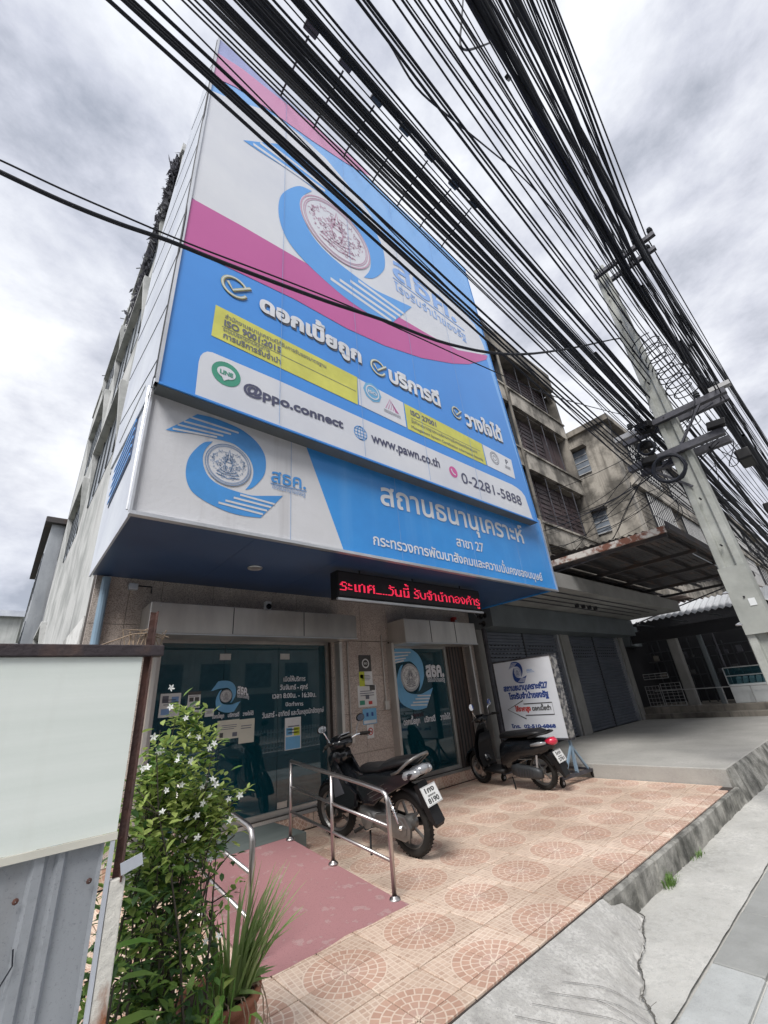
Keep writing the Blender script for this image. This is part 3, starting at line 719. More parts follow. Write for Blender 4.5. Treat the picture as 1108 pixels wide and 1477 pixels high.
# annex behind
ax=thing('rear_annex','low corrugated annex behind the shophouse, its dark eave overhanging','building',(0,20,0))
MB().box(.22,.6,17.1,24,-.3,7.9).build('annex_wall','zinc',ax)
MB().bbox(.02,.75,16.9,24.5,7.9,8.1,.02).build('roof','rust_tin',ax)
for z in(3.3,5.6):
    wd=MB().box(.208,.218,17.6,22.5,z,z+1.4).build('window_band','win',ax)
    for i in range(6): MB().box(.195,.207,17.6+i*.97,17.66+i*.97,z,z+1.4).build('window_bar','dkgrey',wd)
fb=thing('far_white_building','pale low building far behind the hoarding at the left','building',(-8,34,0))
MB().box(-20,.2,34,44,-.3,8.0).build('wall','pale_wall',fb); MB().box(-20.3,.5,33.7,44.3,8.0,8.35).build('roof','alu_clad',fb)
for i in range(5): MB().box(-1.9-i*3.2,-.6-i*3.2,33.98,33.995,5.2,6.6).build('window','win',fb)

# ------------------------------------------------------------------ the lower sign box
YL,YU=3.66,3.50
ls=thing('sign_box','wide blue and white fascia sign box jutting over the entrance, with round blue logo','sign',(4,4.7,3.0))
X0,X1,Z0,Z1=.53,7.55,3.0,4.44
BX0=(2.683, 3.051)[0];BX1=BX0-(BX0-(2.165, 4.283)[0])*1.08
MB().add([(X0,YL,Z0),(BX0,YL,Z0),(BX1,YL,Z1),(X0,YL,Z1)],[(0,1,2,3)]).build('white_face','low_white',ls)
bevel_=MB().add([(BX0,YL,Z0),(X1,YL,Z0),(X1,YL,Z1),(BX1,YL,Z1)],[(0,1,2,3)]).build('blue_face','low_blue',ls)
PLL=Pl((0,YL,0),(1,0,0),(0,0,1))
e=MB(); e.box(X0-.02,X1+.02,YL-.03,YL+.03,Z0-.035,Z0-.002); e.box(X0-.022,X0-.002,YL-.03,YL+.03,Z0-.002,Z1); e.box(X1+.002,X1+.022,YL-.03,YL+.03,Z0-.002,Z1); e.build('aluminium_edging','alu_edge',ls)
for x in(2.0,3.62,5.2,6.5):
    MB().box(x-.002,x+.002,YL-.003,YL-.0005,Z0,Z1).build('sheet_joint','faded_ink',ls)
# underside panels
nx=6
for i in range(nx):
    a=X0+(X1-X0)*i/nx; b=X0+(X1-X0)*(i+1)/nx
    MB().box(a+.002,b-.002,YL+.16,5.745,Z0+.028,Z0+.04).build('underside_panel','navy',ls)
e=MB(); e.box(X0,X1,YL+.03,YL+.155,Z0+.05,Z0+.07); e.build('front_gutter','rust_white',ls)
tp=MB()
for i in range(26):
    x=rnd.uniform(1.0,6.9); l=rnd.uniform(.15,.6); z=Z0+.03-rnd.uniform(0,.012)
    tp.add([(x,YL+.07,z),(x+l*.5,YL+.12,z-.02*rnd.random()),(x+l,YL+.15,z),(x+l*.8,YL+.19,z+.004)],[(0,1,2,3)])
tp.build('torn_plastic_strip','dkgrey',ls)
# side cladding of the box: left flank with louvre opening
def flank_quad(mt,pts,name,parent,x=X0-.004,th=.02):
    mb=MB(); n=len(pts); v=[(x,)+p for p in pts]+[(x+th,)+p for p in pts]; mb.add(v,[tuple(range(n)),tuple(range(2*n-1,n-1,-1))]+[(i,(i+1)%n,(i+1)%n+n,i+n) for i in range(n)]); return mb.build(name,mt,parent)
fl=flank_quad('alu_clad',[(YL+.03,Z0),(5.745,Z0),(5.745,Z1),(YL+.03,Z1)],'left_flank','' or ls)
flank_quad('low_blue',[(YL+.03,Z0),(5.745,Z0),(5.745,Z1),(YL+.03,Z1)],'right_flank',ls,X1-.016)
lo=flank_quad('navy',[(4.25,3.82),(5.25,3.68),(5.25,4.22),(4.25,4.34)],'louvre_opening',ls,X0-.012,.007)
for i in range(5):
    t=(i+.5)/5; z0=3.82+(4.34-3.82)*t; z1=3.68+(4.22-3.68)*t
    MB().bar((X0-.022,4.25,z0),(X0-.022,5.25,z1),.006,.035).build('louvre_slat','low_blue',lo)
MB().tube([(X0-.02,YL+.10,3.05),(X0-.025,YL+.12,4.4)],.012,6).build('corner_trim','alu_edge',ls)
# logo, normalised on the seal centre of the sign box
C0=(1.294, 3.694)
def LG(pts): return [(p[0]-C0[0],p[1]-C0[1]) for p in pts]
SW1=LG([(0.684, 3.879),(0.81, 4.02),(0.943, 4.176),(1.095, 4.196),(1.277, 4.189),(1.423, 4.162),(1.576, 4.078),(1.671, 3.956),(1.695, 3.825),(1.68, 3.696),(1.622, 3.587),(1.554, 3.502),(1.482, 3.456),(1.538, 3.562),(1.558, 3.673),(1.541, 3.775),(1.488, 3.865),(1.414, 3.921),(1.329, 3.959),(1.225, 3.96),(1.116, 3.951),(0.946, 3.932),(0.788, 3.895)])
SW2=LG([(1.118, 3.911),(1.036, 3.868),(0.963, 3.76),(0.914, 3.644),(0.902, 3.518),(0.92, 3.406),(0.968, 3.316),(1.052, 3.257),(1.177, 3.209),(1.326, 3.174),(1.479, 3.167),(1.658, 3.185),(1.903, 3.5),(1.701, 3.447),(1.558, 3.414),(1.42, 3.415),(1.286, 3.428),(1.177, 3.458),(1.099, 3.519),(1.053, 3.616),(1.04, 3.711),(1.062, 3.808)])
def smooth(P,sharp):
    n=len(P); out=[]
    for i in range(n):
        p1=Vector(P[i]);p2=Vector(P[(i+1)%n]); p0=p1*2-p2 if i in sharp else Vector(P[i-1]); p3=p2*2-p1 if (i+1)%n in sharp else Vector(P[(i+2)%n])
        for k in range(4):
            t=k/4; q_=.5*((2*p1)+(p2-p0)*t+(2*p0-5*p1+4*p2-p3)*t*t+(3*p1-p0-3*p2+p3)*t**3); out.append((q_.x,q_.y))
    return out
SW1=smooth(SW1,{0,2,12});SW2=smooth(SW2,{0,11,12})
STR=[LG(p) for p in ([(0.876, 4.109),(1.372, 4.114)],[(0.827, 4.036),(1.293, 4.067)],[(0.777, 3.977),(1.216, 4.015)],[(0.74, 3.914),(1.155, 3.975)],
  [(1.433, 3.389),(1.808, 3.375)],[(1.37, 3.34),(1.77, 3.329)],[(1.291, 3.289),(1.725, 3.279)],[(1.227, 3.25),(1.681, 3.229)])]
def seal(parent,pl,cx,cz,r,line,bg,h=.006):
    mb=MB(); poly(mb,pl,[(cx+a,cz+b) for a,b in circ(0,0,r*1.0)],h); d=mb.build('seal_disc',bg,parent)
    s=MB()
    for k,wd in((.97,.035),(.90,.02),(.86,.02)): stroke(s,pl,[(cx+a,cz+b) for a,b in circ(0,0,r*k,56)],r*wd,h+.003,True)
    rr=random.Random(3)
    # engraved ornament: mirrored curls round a central pointed figure
    for k in range(90):
        a0=rr.uniform(0,PI); q0=rr.uniform(.18,.74); x0=q0*math.cos(a0-PI/2);z0=q0*math.sin(a0-PI/2); R_=rr.uniform(.03,.09); st=rr.uniform(0,6); sw=rr.uniform(2.5,5)*rr.choice((-1,1))
        pts=[(x0+R_*(1-.1*i)*math.cos(st+sw*i/8),z0+R_*(1-.1*i)*math.sin(st+sw*i/8)) for i in range(9)]
        if any(math.hypot(*p)>.82 for p in pts): continue
        for sgn in(1,-1): stroke(s,pl,[(cx+sgn*a*r,cz+b*r) for a,b in pts],r*.017,h+.003)
    for pts in([(-.1,-.35),(-.16,0),(-.08,.22),(-.05,.45),(0,.75),(.05,.45),(.08,.22),(.16,0),(.1,-.35)],[(-.45,-.42),(-.2,-.5),(.2,-.5),(.45,-.42)],[(-.35,-.3),(-.1,-.42),(.1,-.42),(.35,-.3)],[(-.5,-.55),(0,-.68),(.5,-.55)],[(-.07,.25),(.07,.25)],[(-.12,.1),(.12,.1)]):
        stroke(s,pl,[(cx+a*r,cz+b*r) for a,b in pts],r*.035,h+.003)
    s.build('seal_engraving',line,d)
    return d
def logo(parent,pl,cx,cz,sx,sz,blue,stripe,line,bg,R0=.238,h=.003,ring=1.18,nm_='logo'):
    f=lambda pts:[(cx+a*sx,cz+b*sz) for a,b in pts]
    mb=MB(); poly(mb,pl,f(SW1),h); poly(mb,pl,f(SW2),h); o=mb.build(nm_,blue,parent)
    for a in STR:
        s=MB(); stroke(s,pl,f(a),.022*sz,h+.002); s.build('logo_stripe',stripe,o)
    seal(parent,pl,cx,cz,R0*sx,line,bg,h+.002)
    return o
logo(ls,PLL,C0[0],C0[1],1,1,'logo_blue','low_white','seal_blue','low_white')
def lettering(parent,pl,s,a,b,h,mt,bold=.012,lift=.006,first=None,sp=0,label=None,flat=None):
    mb=MB(); a=list(a);b=list(b)
    if flat is not None: a[1]=b[1]=flat
    text(mb,pl,s,a,b,h,bold,lift,first,sp); return mb.build('lettering',mt,parent,label=label)
def LT(s,a,b,top,mt,**k): return lettering(ls,PLL,s,a,b,abs(top[1]-a[1]),mt,**k)
LT(TX['l1'],(1.758, 3.639),(2.188, 3.658),(1.746, 3.771),'logo_blue',bold=.02)
mb=MB(); stroke(mb,PLL,[(1.754, 3.614),(2.197, 3.634)],.012,.004); mb.build('underline','faded_ink',ls)
LT(TX['l2'],(1.771, 3.56),(2.182, 3.563),(1.77, 3.606),'faded_ink',bold=.004,first='ร')
LT(TX['t1'],(3.322, 3.758),(6.798, 3.8),(3.335, 4.027),'letter_white',bold=.018)
LT(TX['t2'],(4.778, 3.412),(5.457, 3.415),(4.804, 3.538),'letter_white',bold=.016)
LT(TX['t3'],(3.135, 3.15),(7.119, 3.128),(3.141, 3.261),'letter_white',bold=.018)

# ------------------------------------------------------------------ the tall billboard
bb=thing('billboard','huge billboard above the fascia sign, blue with magenta band, seal logo and telephone line','billboard',(3.8,3.6,4.26))
PLU=Pl((0,YU,0),(1,0,0),(0,0,1))
TLc=(.535,11.60);TRc=(6.78,11.30);BRc=(7.17,4.26);BLc=(.53,4.26)
def clipL(pts): return pts
def bbp(pts,mt,h,name): 
    mb=MB(); poly(mb,PLU,pts,h); return mb.build(name,mt,bb)
xl=.533
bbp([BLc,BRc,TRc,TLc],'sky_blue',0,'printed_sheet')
bbp([BLc,(7.17,4.26),(6.779, 8.165),(5.989, 7.565),(5.378, 7.237),(4.466, 6.849),(3.562, 6.59),(2.813, 6.47),(1.944, 6.438),(1.221, 6.337),(0.555, 6.234),(xl,7.05)],'blue',.002,'blue_field')
GRY=[(0.594, 7.159),(0.612, 9.852),(0.892, 10.126),(1.339, 10.582),(1.616, 10.716),(2.053, 10.781),(2.585, 10.74),(3.326, 10.352),(3.856, 9.845),(4.393, 9.658),(5.017, 9.527),(5.617, 9.46),(6.169, 9.295),(6.6, 9.128),(6.778, 8.586),(6.802, 8.325),(6.166, 7.918),(5.464, 7.605),(4.553, 7.348),(3.628, 7.174),(2.226, 7.09),(1.178, 7.087)]
GRY[0]=(xl,GRY[0][1]);GRY[1]=(xl,GRY[1][1])
bbp(GRY,'bb_white',.004,'grey_white_field')
MG=[(0.555, 6.234),(0.579, 7.143),(1.17, 7.239),(1.668, 7.293),(2.231, 7.355),(2.869, 7.408),(3.459, 7.449),(4.113, 7.56),(4.828, 7.63),(5.675, 7.77),(6.85, 8.311),(6.74, 8.122),(5.976, 7.557),(5.378, 7.237),(4.466, 6.849),(3.562, 6.59),(2.813, 6.47),(1.944, 6.438),(1.221, 6.337)]
MG[0]=(xl,MG[0][1]);MG[1]=(xl,MG[1][1])
bbp(MG,'magenta',.006,'magenta_band')
PK=[(0.545, 11.086),(0.938, 11.289),(1.574, 11.404),(2.297, 11.587),(3.12, 11.655),(3.855, 11.639),(3.095, 11.241),(2.287, 10.95),(1.589, 10.767),(1.094, 10.62),(0.866, 10.532),(0.545, 10.282)]
PK[0]=(xl,PK[0][1]);PK[-1]=(xl,PK[-1][1])
bbp(PK,'pink',.006,'pink_band')
LV=[TLc,(1.57, 11.601),(2.297, 11.587),(1.574, 11.404),(0.938, 11.289),(0.545, 11.086)]; LV[-1]=(xl,LV[-1][1])
bbp(LV,'lavender',.005,'lavender_corner')
# white plate at the foot
bbp([(0.858, 4.252),(0.852, 4.695),(0.861, 4.773),(0.884, 4.83),(0.922, 4.872),(0.971, 4.891),(1.723, 4.906),(2.95, 4.893),(4.628, 4.885),(6.539, 4.886),(6.715, 4.861),(6.842, 4.821),(6.93, 4.739),(7.007, 4.287),(7.09,4.262),(0.858, 4.252)][:-1],'bb_white',.005,'white_plate')
bbp([(0.95, 5.595),(2.943, 5.595),(2.918, 5.096),(0.941, 5.118)],'yellow',.006,'yellow_panel')
bbp([(2.948, 5.579),(3.827, 5.556),(3.832, 5.088),(2.938, 5.105)],'bb_white',.006,'certificate_patch')
bbp([(3.851, 5.554),(5.804, 5.528),(5.813, 5.069),(3.859, 5.077)],'yellow',.006,'yellow_panel')
bbp([(5.824, 5.526),(6.743, 5.498),(6.721, 5.06),(5.842, 5.074)],'bb_white',.006,'certificate_patch')
def UT(s,a,b,top,mt,**k): return lettering(bb,PLU,s,a,b,abs(top[1]-a[1]),mt,lift=k.pop('lift',.010),**k)
for (s,a,b,t,mt,bo) in((TX['b1'],(1.452, 5.893),(3.043, 5.919),(1.441, 6.082),'letter_white',.05),(TX['b2'],(3.578, 5.863),(4.76, 5.909),(3.605, 6.08),'letter_white',.045),(TX['b3'],(5.424, 5.797),(6.59, 5.867),(5.513, 6.037),'letter_white',.045)):
    UT(s,(a[0]+.015,a[1]-.02),(b[0]+.015,b[1]-.02),(t[0],t[1]-.02),'ink_grey',bold=bo+.012,lift=.008)
    UT(s,a,b,t,mt,bold=bo,lift=.016)
lettering(bb,PLU,TX['i0'],(1.063, 5.444),(2.414, 5.482),0.05,'ink_grey',bold=.012,lift=.010,flat=5.465)
lettering(bb,PLU,TX['i1'],(1.06, 5.339),(1.758, 5.379),0.09,'ink_grey',bold=.035,lift=.010,flat=5.345)
lettering(bb,PLU,TX['i2'],(1.056, 5.251),(1.615, 5.277),0.042,'ink_grey',bold=.01,lift=.010,flat=5.262)
lettering(bb,PLU,TX['i3'],(1.063, 5.156),(1.757, 5.183),0.062,'ink_grey',bold=.025,lift=.010,flat=5.165)
mb=MB(); stroke(mb,PLU,[(1.04,5.32),(2.9,5.32)],.008,.008); stroke(mb,PLU,[(3.96,5.33),(5.7,5.33)],.008,.008); mb.build('rule_line','ink_grey',bb)
lettering(bb,PLU,TX['j1'],(3.965, 5.383),(4.554, 5.41),0.09,'ink_grey',bold=.035,lift=.010,flat=5.39)
lettering(bb,PLU,TX['j2'],(3.962, 5.231),(5.59, 5.248),0.045,'ink_grey',bold=.012,lift=.010,flat=5.24)
lettering(bb,PLU,TX['j3'],(3.945, 5.123),(5.734, 5.123),0.05,'ink_grey',bold=.012,lift=.010,flat=5.13)
UT(TX['c1'],(1.328, 4.545),(2.647, 4.589),(1.321, 4.676),'ink',bold=.035,first='@')
UT(TX['c2'],(3.103, 4.564),(4.476, 4.592),(3.112, 4.664),'ink',bold=.025)
UT(TX['c3'],(4.982, 4.481),(6.733, 4.49),(5.023, 4.674),'ink',bold=.008)
# icons
lc=(1.136, 4.679); mb=MB(); poly(mb,PLU,circ(lc[0],lc[1],.155,32),.008); ic=mb.build('line_icon','green_icon',bb)
mb=MB(); poly(mb,PLU,circ(lc[0],lc[1]+.01,.10,28,.078),.011); poly(mb,PLU,[(lc[0]-.05,lc[1]-.05),(lc[0]+.03,lc[1]-.06),(lc[0]-.02,lc[1]-.105)],.0115); mb.build('bubble','bb_white',ic)
mb=MB(); text(mb,PLU,TX['line'],(lc[0]-.07,lc[1]-.02),(lc[0]+.07,lc[1]-.02),.05,.04,.014); mb.build('icon_letter','green_icon',ic)
gc=(2.927, 4.63); mb=MB()
for rx in(.105,.05): stroke(mb,PLU,circ(gc[0],gc[1],rx,28,.105),.012,.008,True)
for dz in(-.05,0,.05): stroke(mb,PLU,[(gc[0]-.1,gc[1]+dz),(gc[0]+.1,gc[1]+dz)],.010,.008)
stroke(mb,PLU,[(gc[0],gc[1]-.1),(gc[0],gc[1]+.1)],.010,.008); mb.build('globe_icon','logo_blue',bb)
pc=(4.793, 4.616); mb=MB(); poly(mb,PLU,circ(pc[0],pc[1],.10,28),.008); ic=mb.build('phone_icon','pink_icon',bb)
mb=MB(); stroke(mb,PLU,[(pc[0]-.045,pc[1]+.045),(pc[0]-.035,pc[1]),(pc[0],pc[1]-.035),(pc[0]+.045,pc[1]-.045)],.028,.011); mb.build('handset','bb_white',ic)
for c,s in(((1.14, 6.032),1.0),((3.366, 6.005),.9),((5.193, 5.964),.78)):
    for mt,o_,h,wk in(('ink_grey',.012,.009,.034),('gold',0,.013,.034),('letter_white',0,.015,.014)):
        mb=MB(); stroke(mb,PLU,[(c[0]+o_+a*s,c[1]-o_+b*s) for a,b in circ(0,0,.15,30,.15,.45,5.9)],wk*s,h)
        stroke(mb,PLU,[(c[0]+o_+a*s,c[1]-o_+b*s) for a,b in((-.09,.04),(-.02,-.07),(.19,.12))],wk*1.1*s,h+.001); mb.build('tick_mark',mt,bb)
# certificate marks
cc=(3.205, 5.417); mb=MB(); poly(mb,PLU,circ(cc[0],cc[1]+.03,.17,8),.009); ic=mb.build('certificate_seal','poster_b',bb)
mb=MB(); stroke(mb,PLU,circ(cc[0],cc[1]+.03,.115,24),.02,.012,True); text(mb,PLU,TX['q'],(cc[0]-.085,cc[1]+.0),(cc[0]+.085,cc[1]+.0),.05,.03,.012); mb.build('seal_ring','bb_white',ic)
cc=(3.571, 5.346); mb=MB()
for k in range(4): stroke(mb,PLU,[(cc[0]-.13+k*.05,cc[1]-.07+k*.004),(cc[0]-.03+k*.02,cc[1]+.13-k*.03),(cc[0]+.13-k*.02,cc[1]-.07)],.010,.009)
mb.build('peak_mark','magenta',bb)
mb=MB()
for k in range(3): stroke(mb,PLU,[(cc[0]-.17,cc[1]-.1-k*.02),(cc[0]+.16,cc[1]-.1-k*.02)],.006,.009)
mb.build('small_print','ink_grey',bb)
cc=(6.136, 5.332); mb=MB(); 
for q_ in(.13,.1,.05): stroke(mb,PLU,circ(cc[0],cc[1],q_,24),.010,.009,True)
cc=(6.539, 5.328)
text(mb,PLU,TX['pp'],(cc[0]-.04,cc[1]-.0),(cc[0]+.05,cc[1]-.0),.10,.03,.009)
for k in range(3): stroke(mb,PLU,[(cc[0]-.09,cc[1]-.05-k*.025),(cc[0]+.09,cc[1]-.05-k*.025)],.008,.009)
mb.build('certificate_mark','ink_grey',bb)
CB=(2.741, 8.67)
logo(bb,PLU,CB[0],CB[1],2.75,2.95,'mid_blue','bb_white','seal_pink','bb_white',R0=.262,h=.008)
lettering(bb,PLU,TX['l1'],(4.022, 8.68),(5.858, 8.707),.50,'pale_blue',bold=.022,lift=.010,flat=8.67)
mb=MB(); stroke(mb,PLU,[(4.0,8.59),(6.1,8.59)],.03,.009); mb.build('underline','pale_blue',bb)
lettering(bb,PLU,TX['l2'],(4.017, 8.302),(6.088, 8.241),.17,'pale_blue',bold=.008,lift=.010,first='ร',flat=8.27)
# edges, flank, underside
for x in(1.75,2.97,4.19,5.41):
    MB().box(x-.0025,x+.0025,YU-.0225,YU-.021,4.28,11.6-(x-.53)*.048).build('vinyl_seam','faded_ink',bb)
e=MB(); e.add([(.50,YU-.02,4.24),(.53,YU-.02,4.24),(.53,YU-.02,11.62),(.50,YU-.02,11.62),(.50,YU+.05,4.24),(.53,YU+.05,4.24),(.53,YU+.05,11.62),(.50,YU+.05,11.62)],[(0,1,2,3),(4,7,6,5),(0,3,7,4),(1,5,6,2),(3,2,6,7)])
e.build('left_edge_trim','alu_edge',bb)
MB().add([(BRc[0],YU-.01,BRc[1]),(BRc[0]+.02,YU-.01,BRc[1]),(TRc[0]+.02,YU-.01,TRc[1]),(TRc[0],YU-.01,TRc[1]),(BRc[0]+.02,YU+.25,BRc[1]),(TRc[0]+.02,YU+.25,TRc[1])],[(0,1,2,3),(1,4,5,2)]).build('right_edge_trim','blue',bb)
MB().box(.53,7.17,YU+.002,5.9,4.445,4.46).build('underside_rear','dkgrey',bb)
MB().box(.53,7.17,YU+.0,YU+.17,4.235,4.257).build('underside_front','fascia',bb)
MB().box(.53,7.17,YU-.018,YU-.0,4.24,4.262).build('bottom_trim','blue',bb)
MB().add([(.53,YU+.3,4.45),(7.17,YU+.3,4.45),(6.78,YU+.3,11.28),(.535,YU+.3,11.5)],[(0,1,2,3)]).build('back_sheet','dkgrey',bb)
FLQ=[(YU+.05,4.27),(5.75,4.45),(5.85,9.2),(5.0,10.4),(4.3,11.0),(YU+.05,11.55)]
flb=flank_quad('alu_clad',FLQ,'left_flank',bb,.508,.02)
for k in range(9):
    z0=4.6+k*.78; z1=z0+.55
    p=(0.505,YU+.06,z0); q_=(0.505,5.72 if z1<9 else 5.72-(z1-9)*.75,z1)
    MB().bar(p,q_,.004,.010).build('cladding_seam','dkgrey',flb)
mb=MB().box(.5,.512,4.05,5.3,4.6,4.62); mb.build('flank_ledge','alu_edge',bb)
MB().tube([(.50,YU+.0+.02*math.sin(i*1.3),4.3+i*.6) for i in range(13)],.012,6).build('edge_cable','cable',bb)
# ------------------------------------------------------------------ floodlights on arms from the billboard top
fld=[((1.636, 2.42, 11.501),11.55,'nearest'),((2.34, 2.42, 11.575),11.5,'second'),((3.044, 2.42, 11.49),11.46,'third'),((3.773, 2.42, 11.519),11.42,'fourth'),((4.487, 2.42, 11.538),11.38,'fifth'),((5.194, 2.42, 11.371),11.34,'sixth'),((5.92, 2.42, 11.481),11.3,'farthest')]
for i,((x,_y,ez),z,wd) in enumerate(fld):
    t=thing('floodlight','%s floodlight on a thin arm reaching out from the billboard top, counted from the left'%wd,'floodlight',(x,YU,z),'floodlights on arms above the billboard')
    ey=2.42
    MB().tube([(x,YU+.05,z-.05),(x,YU-.1,z+.02),(x,ey+.1,ez)],.017,6).build('arm','arm',t)
    h=MB().obox((x,ey,ez+.03),.24,.17,.07,(1,0,0),(0,.9,.35)).build('lamp_housing','black_box',t); bevel(h,.012)
    MB().obox((x,ey+.016,ez-.008),.20,.13,.006,(1,0,0),(0,.9,.35)).build('lamp_glass','dkgrey',h)
    k=MB()
    for j in range(6): k.obox((x-.09+j*.036,ey-.018,ez+.078),.008,.14,.03,(1,0,0),(0,.9,.35))
    k.build('cooling_fin','black_box',h)
# rust streaks under the arms
# ------------------------------------------------------------------ LED message board
ld=thing('led_message_board','black hanging message board with scrolling red dot letters under the sign box','LED sign',(4.4,4.3,2.62))
LA,LB=2.97,5.90; LZ0,LZ1=2.61,2.965; LY=4.22
bevel(MB().box(LA,LB,LY,LY+.16,LZ0,LZ1).build('casing','black_matt',ld),.008)
MB().box(LA+.02,LB-.02,LY-.003,LY-.0005,LZ0+.035,LZ1-.02).build('display_panel','led_off',ld)
e=MB(); e.box(LA-.01,LB+.01,LY-.02,LY+.02,LZ0-.03,LZ0-.002); e.build('lower_trim','alu_edge',ld)
for x in(3.4,4.4,5.5): MB().tube([(x,LY+.08,LZ1),(x,LY+.08,3.03)],.012,6).build('hanger','dkgrey',ld)
lo_=layout(TX['led'],.02,0); xs=[dx+p[0] for dx,dy,v,f in lo_ for p in v]; a0,a1=min(xs),max(xs)
rows=17; pit=(LZ1-LZ0-.075)/rows; cols=int((LB-LA-.06)/pit); kx=(LB-LA-.06)/(a1-a0); kz=.19
mb=MB()
def inpoly(loops,x,y):
    w_=0
    for lp in loops:
        for i in range(len(lp)):
            a=lp[i-1];b=lp[i]
            if (a[1]<=y)!=(b[1]<=y):
                xx=a[0]+(y-a[1])/(b[1]-a[1])*(b[0]-a[0])
                if xx>x: w_+=1 if b[1]>a[1] else -1
    return w_!=0
gx=0;prev=''; lay=[]
for ch in TX['led']:
    g_=GL[ch]; dy=.21 if (ch in TONE and prev in UPV and prev) else 0; 
    if g_[0]: lay.append((gx,dy,g_[0],min(p[0] for l in g_[0] for p in l),max(p[0] for l in g_[0] for p in l)))
    gx+=g_[1]; prev=ch
kx=(LB-LA-.06)/gx
for c in range(cols):
    X=LA+.03+(c+.5)*pit; gxx=(c+.5)*pit/kx
    for r_ in range(rows):
        Z=LZ0+.045+(r_+.5)*pit; gz=(Z-(LZ0+.045)-.052)/kz
        hit=False
        for (ox,dy,lp,mn,mxx) in lay:
            if mn-.03<gxx-ox<mxx+.03:
                for du in(-.022,.0,.022):
                    if inpoly(lp,gxx-ox+du,gz-dy): hit=True;break
            if hit:break
        if hit:
            s=pit*.36; mb.add([(X-s,LY-.006,Z-s),(X+s,LY-.006,Z-s),(X+s,LY-.006,Z+s),(X-s,LY-.006,Z+s)],[(0,1,2,3)])
mb.build('red_dot_lettering','led',ld)
# cameras and lamps under the sign
def bullet(x,y,z,l,d=(0,-1,-.3)):
    t=thing('security_camera',l,'camera',(x,y,z)); d=Vector(d).normalized()
    MB().lathe((x,y,z+.07),(0,0,1),[(.001,-.02),(.03,-.02),(.03,0),(.001,.0)],16).build('mount','white',t)
    MB().tube([(x,y,z+.06),(x,y,z)],.010,8).build('bracket','white',t)
    c=Vector((x,y,z)); b=MB().lathe(c-d*.05,d,[(.001,0),(.028,0),(.034,.02),(.034,.14),(.030,.145),(.001,.145)],18).build('camera_body','white',t)
    MB().lathe(c+d*.10,d,[(.026,.046),(.001,.047)],18).build('lens','black_gloss',b)
    return t
p_=(6.109, 4.6, 3.07); bullet(p_[0]+.3,4.75,2.95,'white bullet camera hanging under the blue soffit right of the red message board',(-.5,-1,-.4))
t=thing('security_camera','small white camera on the granite above the wide entrance','camera',(2.75,5.72,2.83)); 
bevel(MB().box(2.70,2.80,5.66,5.749,2.74,2.87).build('camera_body','white',t),.02); MB().lathe((2.75,5.655,2.79),(0,-1,0),[(.04,-.02),(.04,.005),(.03,.01),(.001,.012)],18).build('lens','black_gloss',t)
t=thing('security_camera','tiny grey box camera at the top left corner of the granite wall','camera',(1.0,5.7,2.93)); bevel(MB().box(.94,1.04,5.68,5.749,2.88,2.96).build('camera_body','alu_clad',t),.01); MB().tube([(1.04,5.73,2.94),(1.2,5.73,2.94),(1.2,5.73,2.86)],.008,6).build('wire','cable',t)
t=thing('downlight','round recessed lamp in the navy underside of the sign','lamp',(2.0,4.45,3.0)); pz=(2.095, 4.72, 3.02)
MB().lathe((pz[0],pz[1],3.02),(0,0,-1),[(.001,.006),(.06,.006),(.075,.012),(.085,.012),(.09,0)],24).build('lamp_ring','alu_edge',t)
t.location=(pz[0],pz[1],3.0)
for c in t.children: c.matrix_parent_inverse=Matrix.Translation(-t.location)
t=thing('siren_box','cluster of dark alarm horns at the right end of the soffit','alarm',(7.3,5.2,2.7))
for (dx,dz) in((0,0),(.14,.03),(.05,-.14)): MB().lathe((7.2+dx,5.25,2.8+dz),(-.3,-1,-.2),[(.02,-.08),(.03,0),(.06,.05),(.05,.05),(.015,.0)],14).build('horn','black_matt',t)
MB().tube([(7.2,5.4,2.95),(7.2,5.3,2.8),(7.35,5.3,2.8)],.01,6).build('bracket','alu_edge',t)
t=thing('alarm_bell','small red alarm box above the right-hand shutter casing','alarm',(6.95,5.7,2.75)); bevel(MB().box(6.88,6.98,5.66,5.749,2.68,2.86).build('bell_box','red_ink',t),.01); MB().lathe((6.93,5.655,2.77),(0,-1,0),[(.03,0),(.03,.02),(.001,.022)],14).build('bell_button','poster_w',t)
# ------------------------------------------------------------------ printing on the glass and notices on the wall
YG=5.903
PG=Pl((0,YG,0),(1,0,0),(0,0,1))
panes=[o for o in bpy.data.objects if o.name.startswith('glass_pane')]
gp=panes
c=(2.298, 1.629); logo(panes[0] if False else panes[1],PG,c[0],c[1],.33,.38,'poster_b','poster_b','ink_grey','poster_w',R0=.238,h=.002)
def GT(par,s,a,b,h,mt='letter_white',**k): return lettering(par,PG,s,a,b,h,mt,lift=.002,**k)
GT(panes[1],TX['l1'],(2.447, 1.654),(2.603, 1.62),.09,bold=.04)
GT(panes[1],TX['l2'],(2.449, 1.607),(2.616, 1.576),.03,bold=.02,first='ร')
for k,q_ in enumerate(('b1','b2','b3')): GT(panes[1],TX[q_],(2.14+k*.20,1.375),(2.29+k*.20,1.375),.035,bold=.03)
for s,a,b,h in((TX['g1'],(3.132, 1.775),(3.495, 1.77),.05),(TX['g2'],(3.078, 1.666),(3.536, 1.657),.05),(TX['g3'],(2.963, 1.559),(3.679, 1.539),.05),(TX['g4'],(3.17, 1.446),(3.457, 1.435),.05),(TX['g5'],(2.816, 1.321),(3.809, 1.324),.05)):
    GT(panes[2],s,a,b,h,bold=.016)
c=(5.695, 1.746); logo(panes[3],PG,c[0],c[1],.92,1.04,'poster_b','poster_w','ink_grey','poster_w',R0=.262,h=.002)
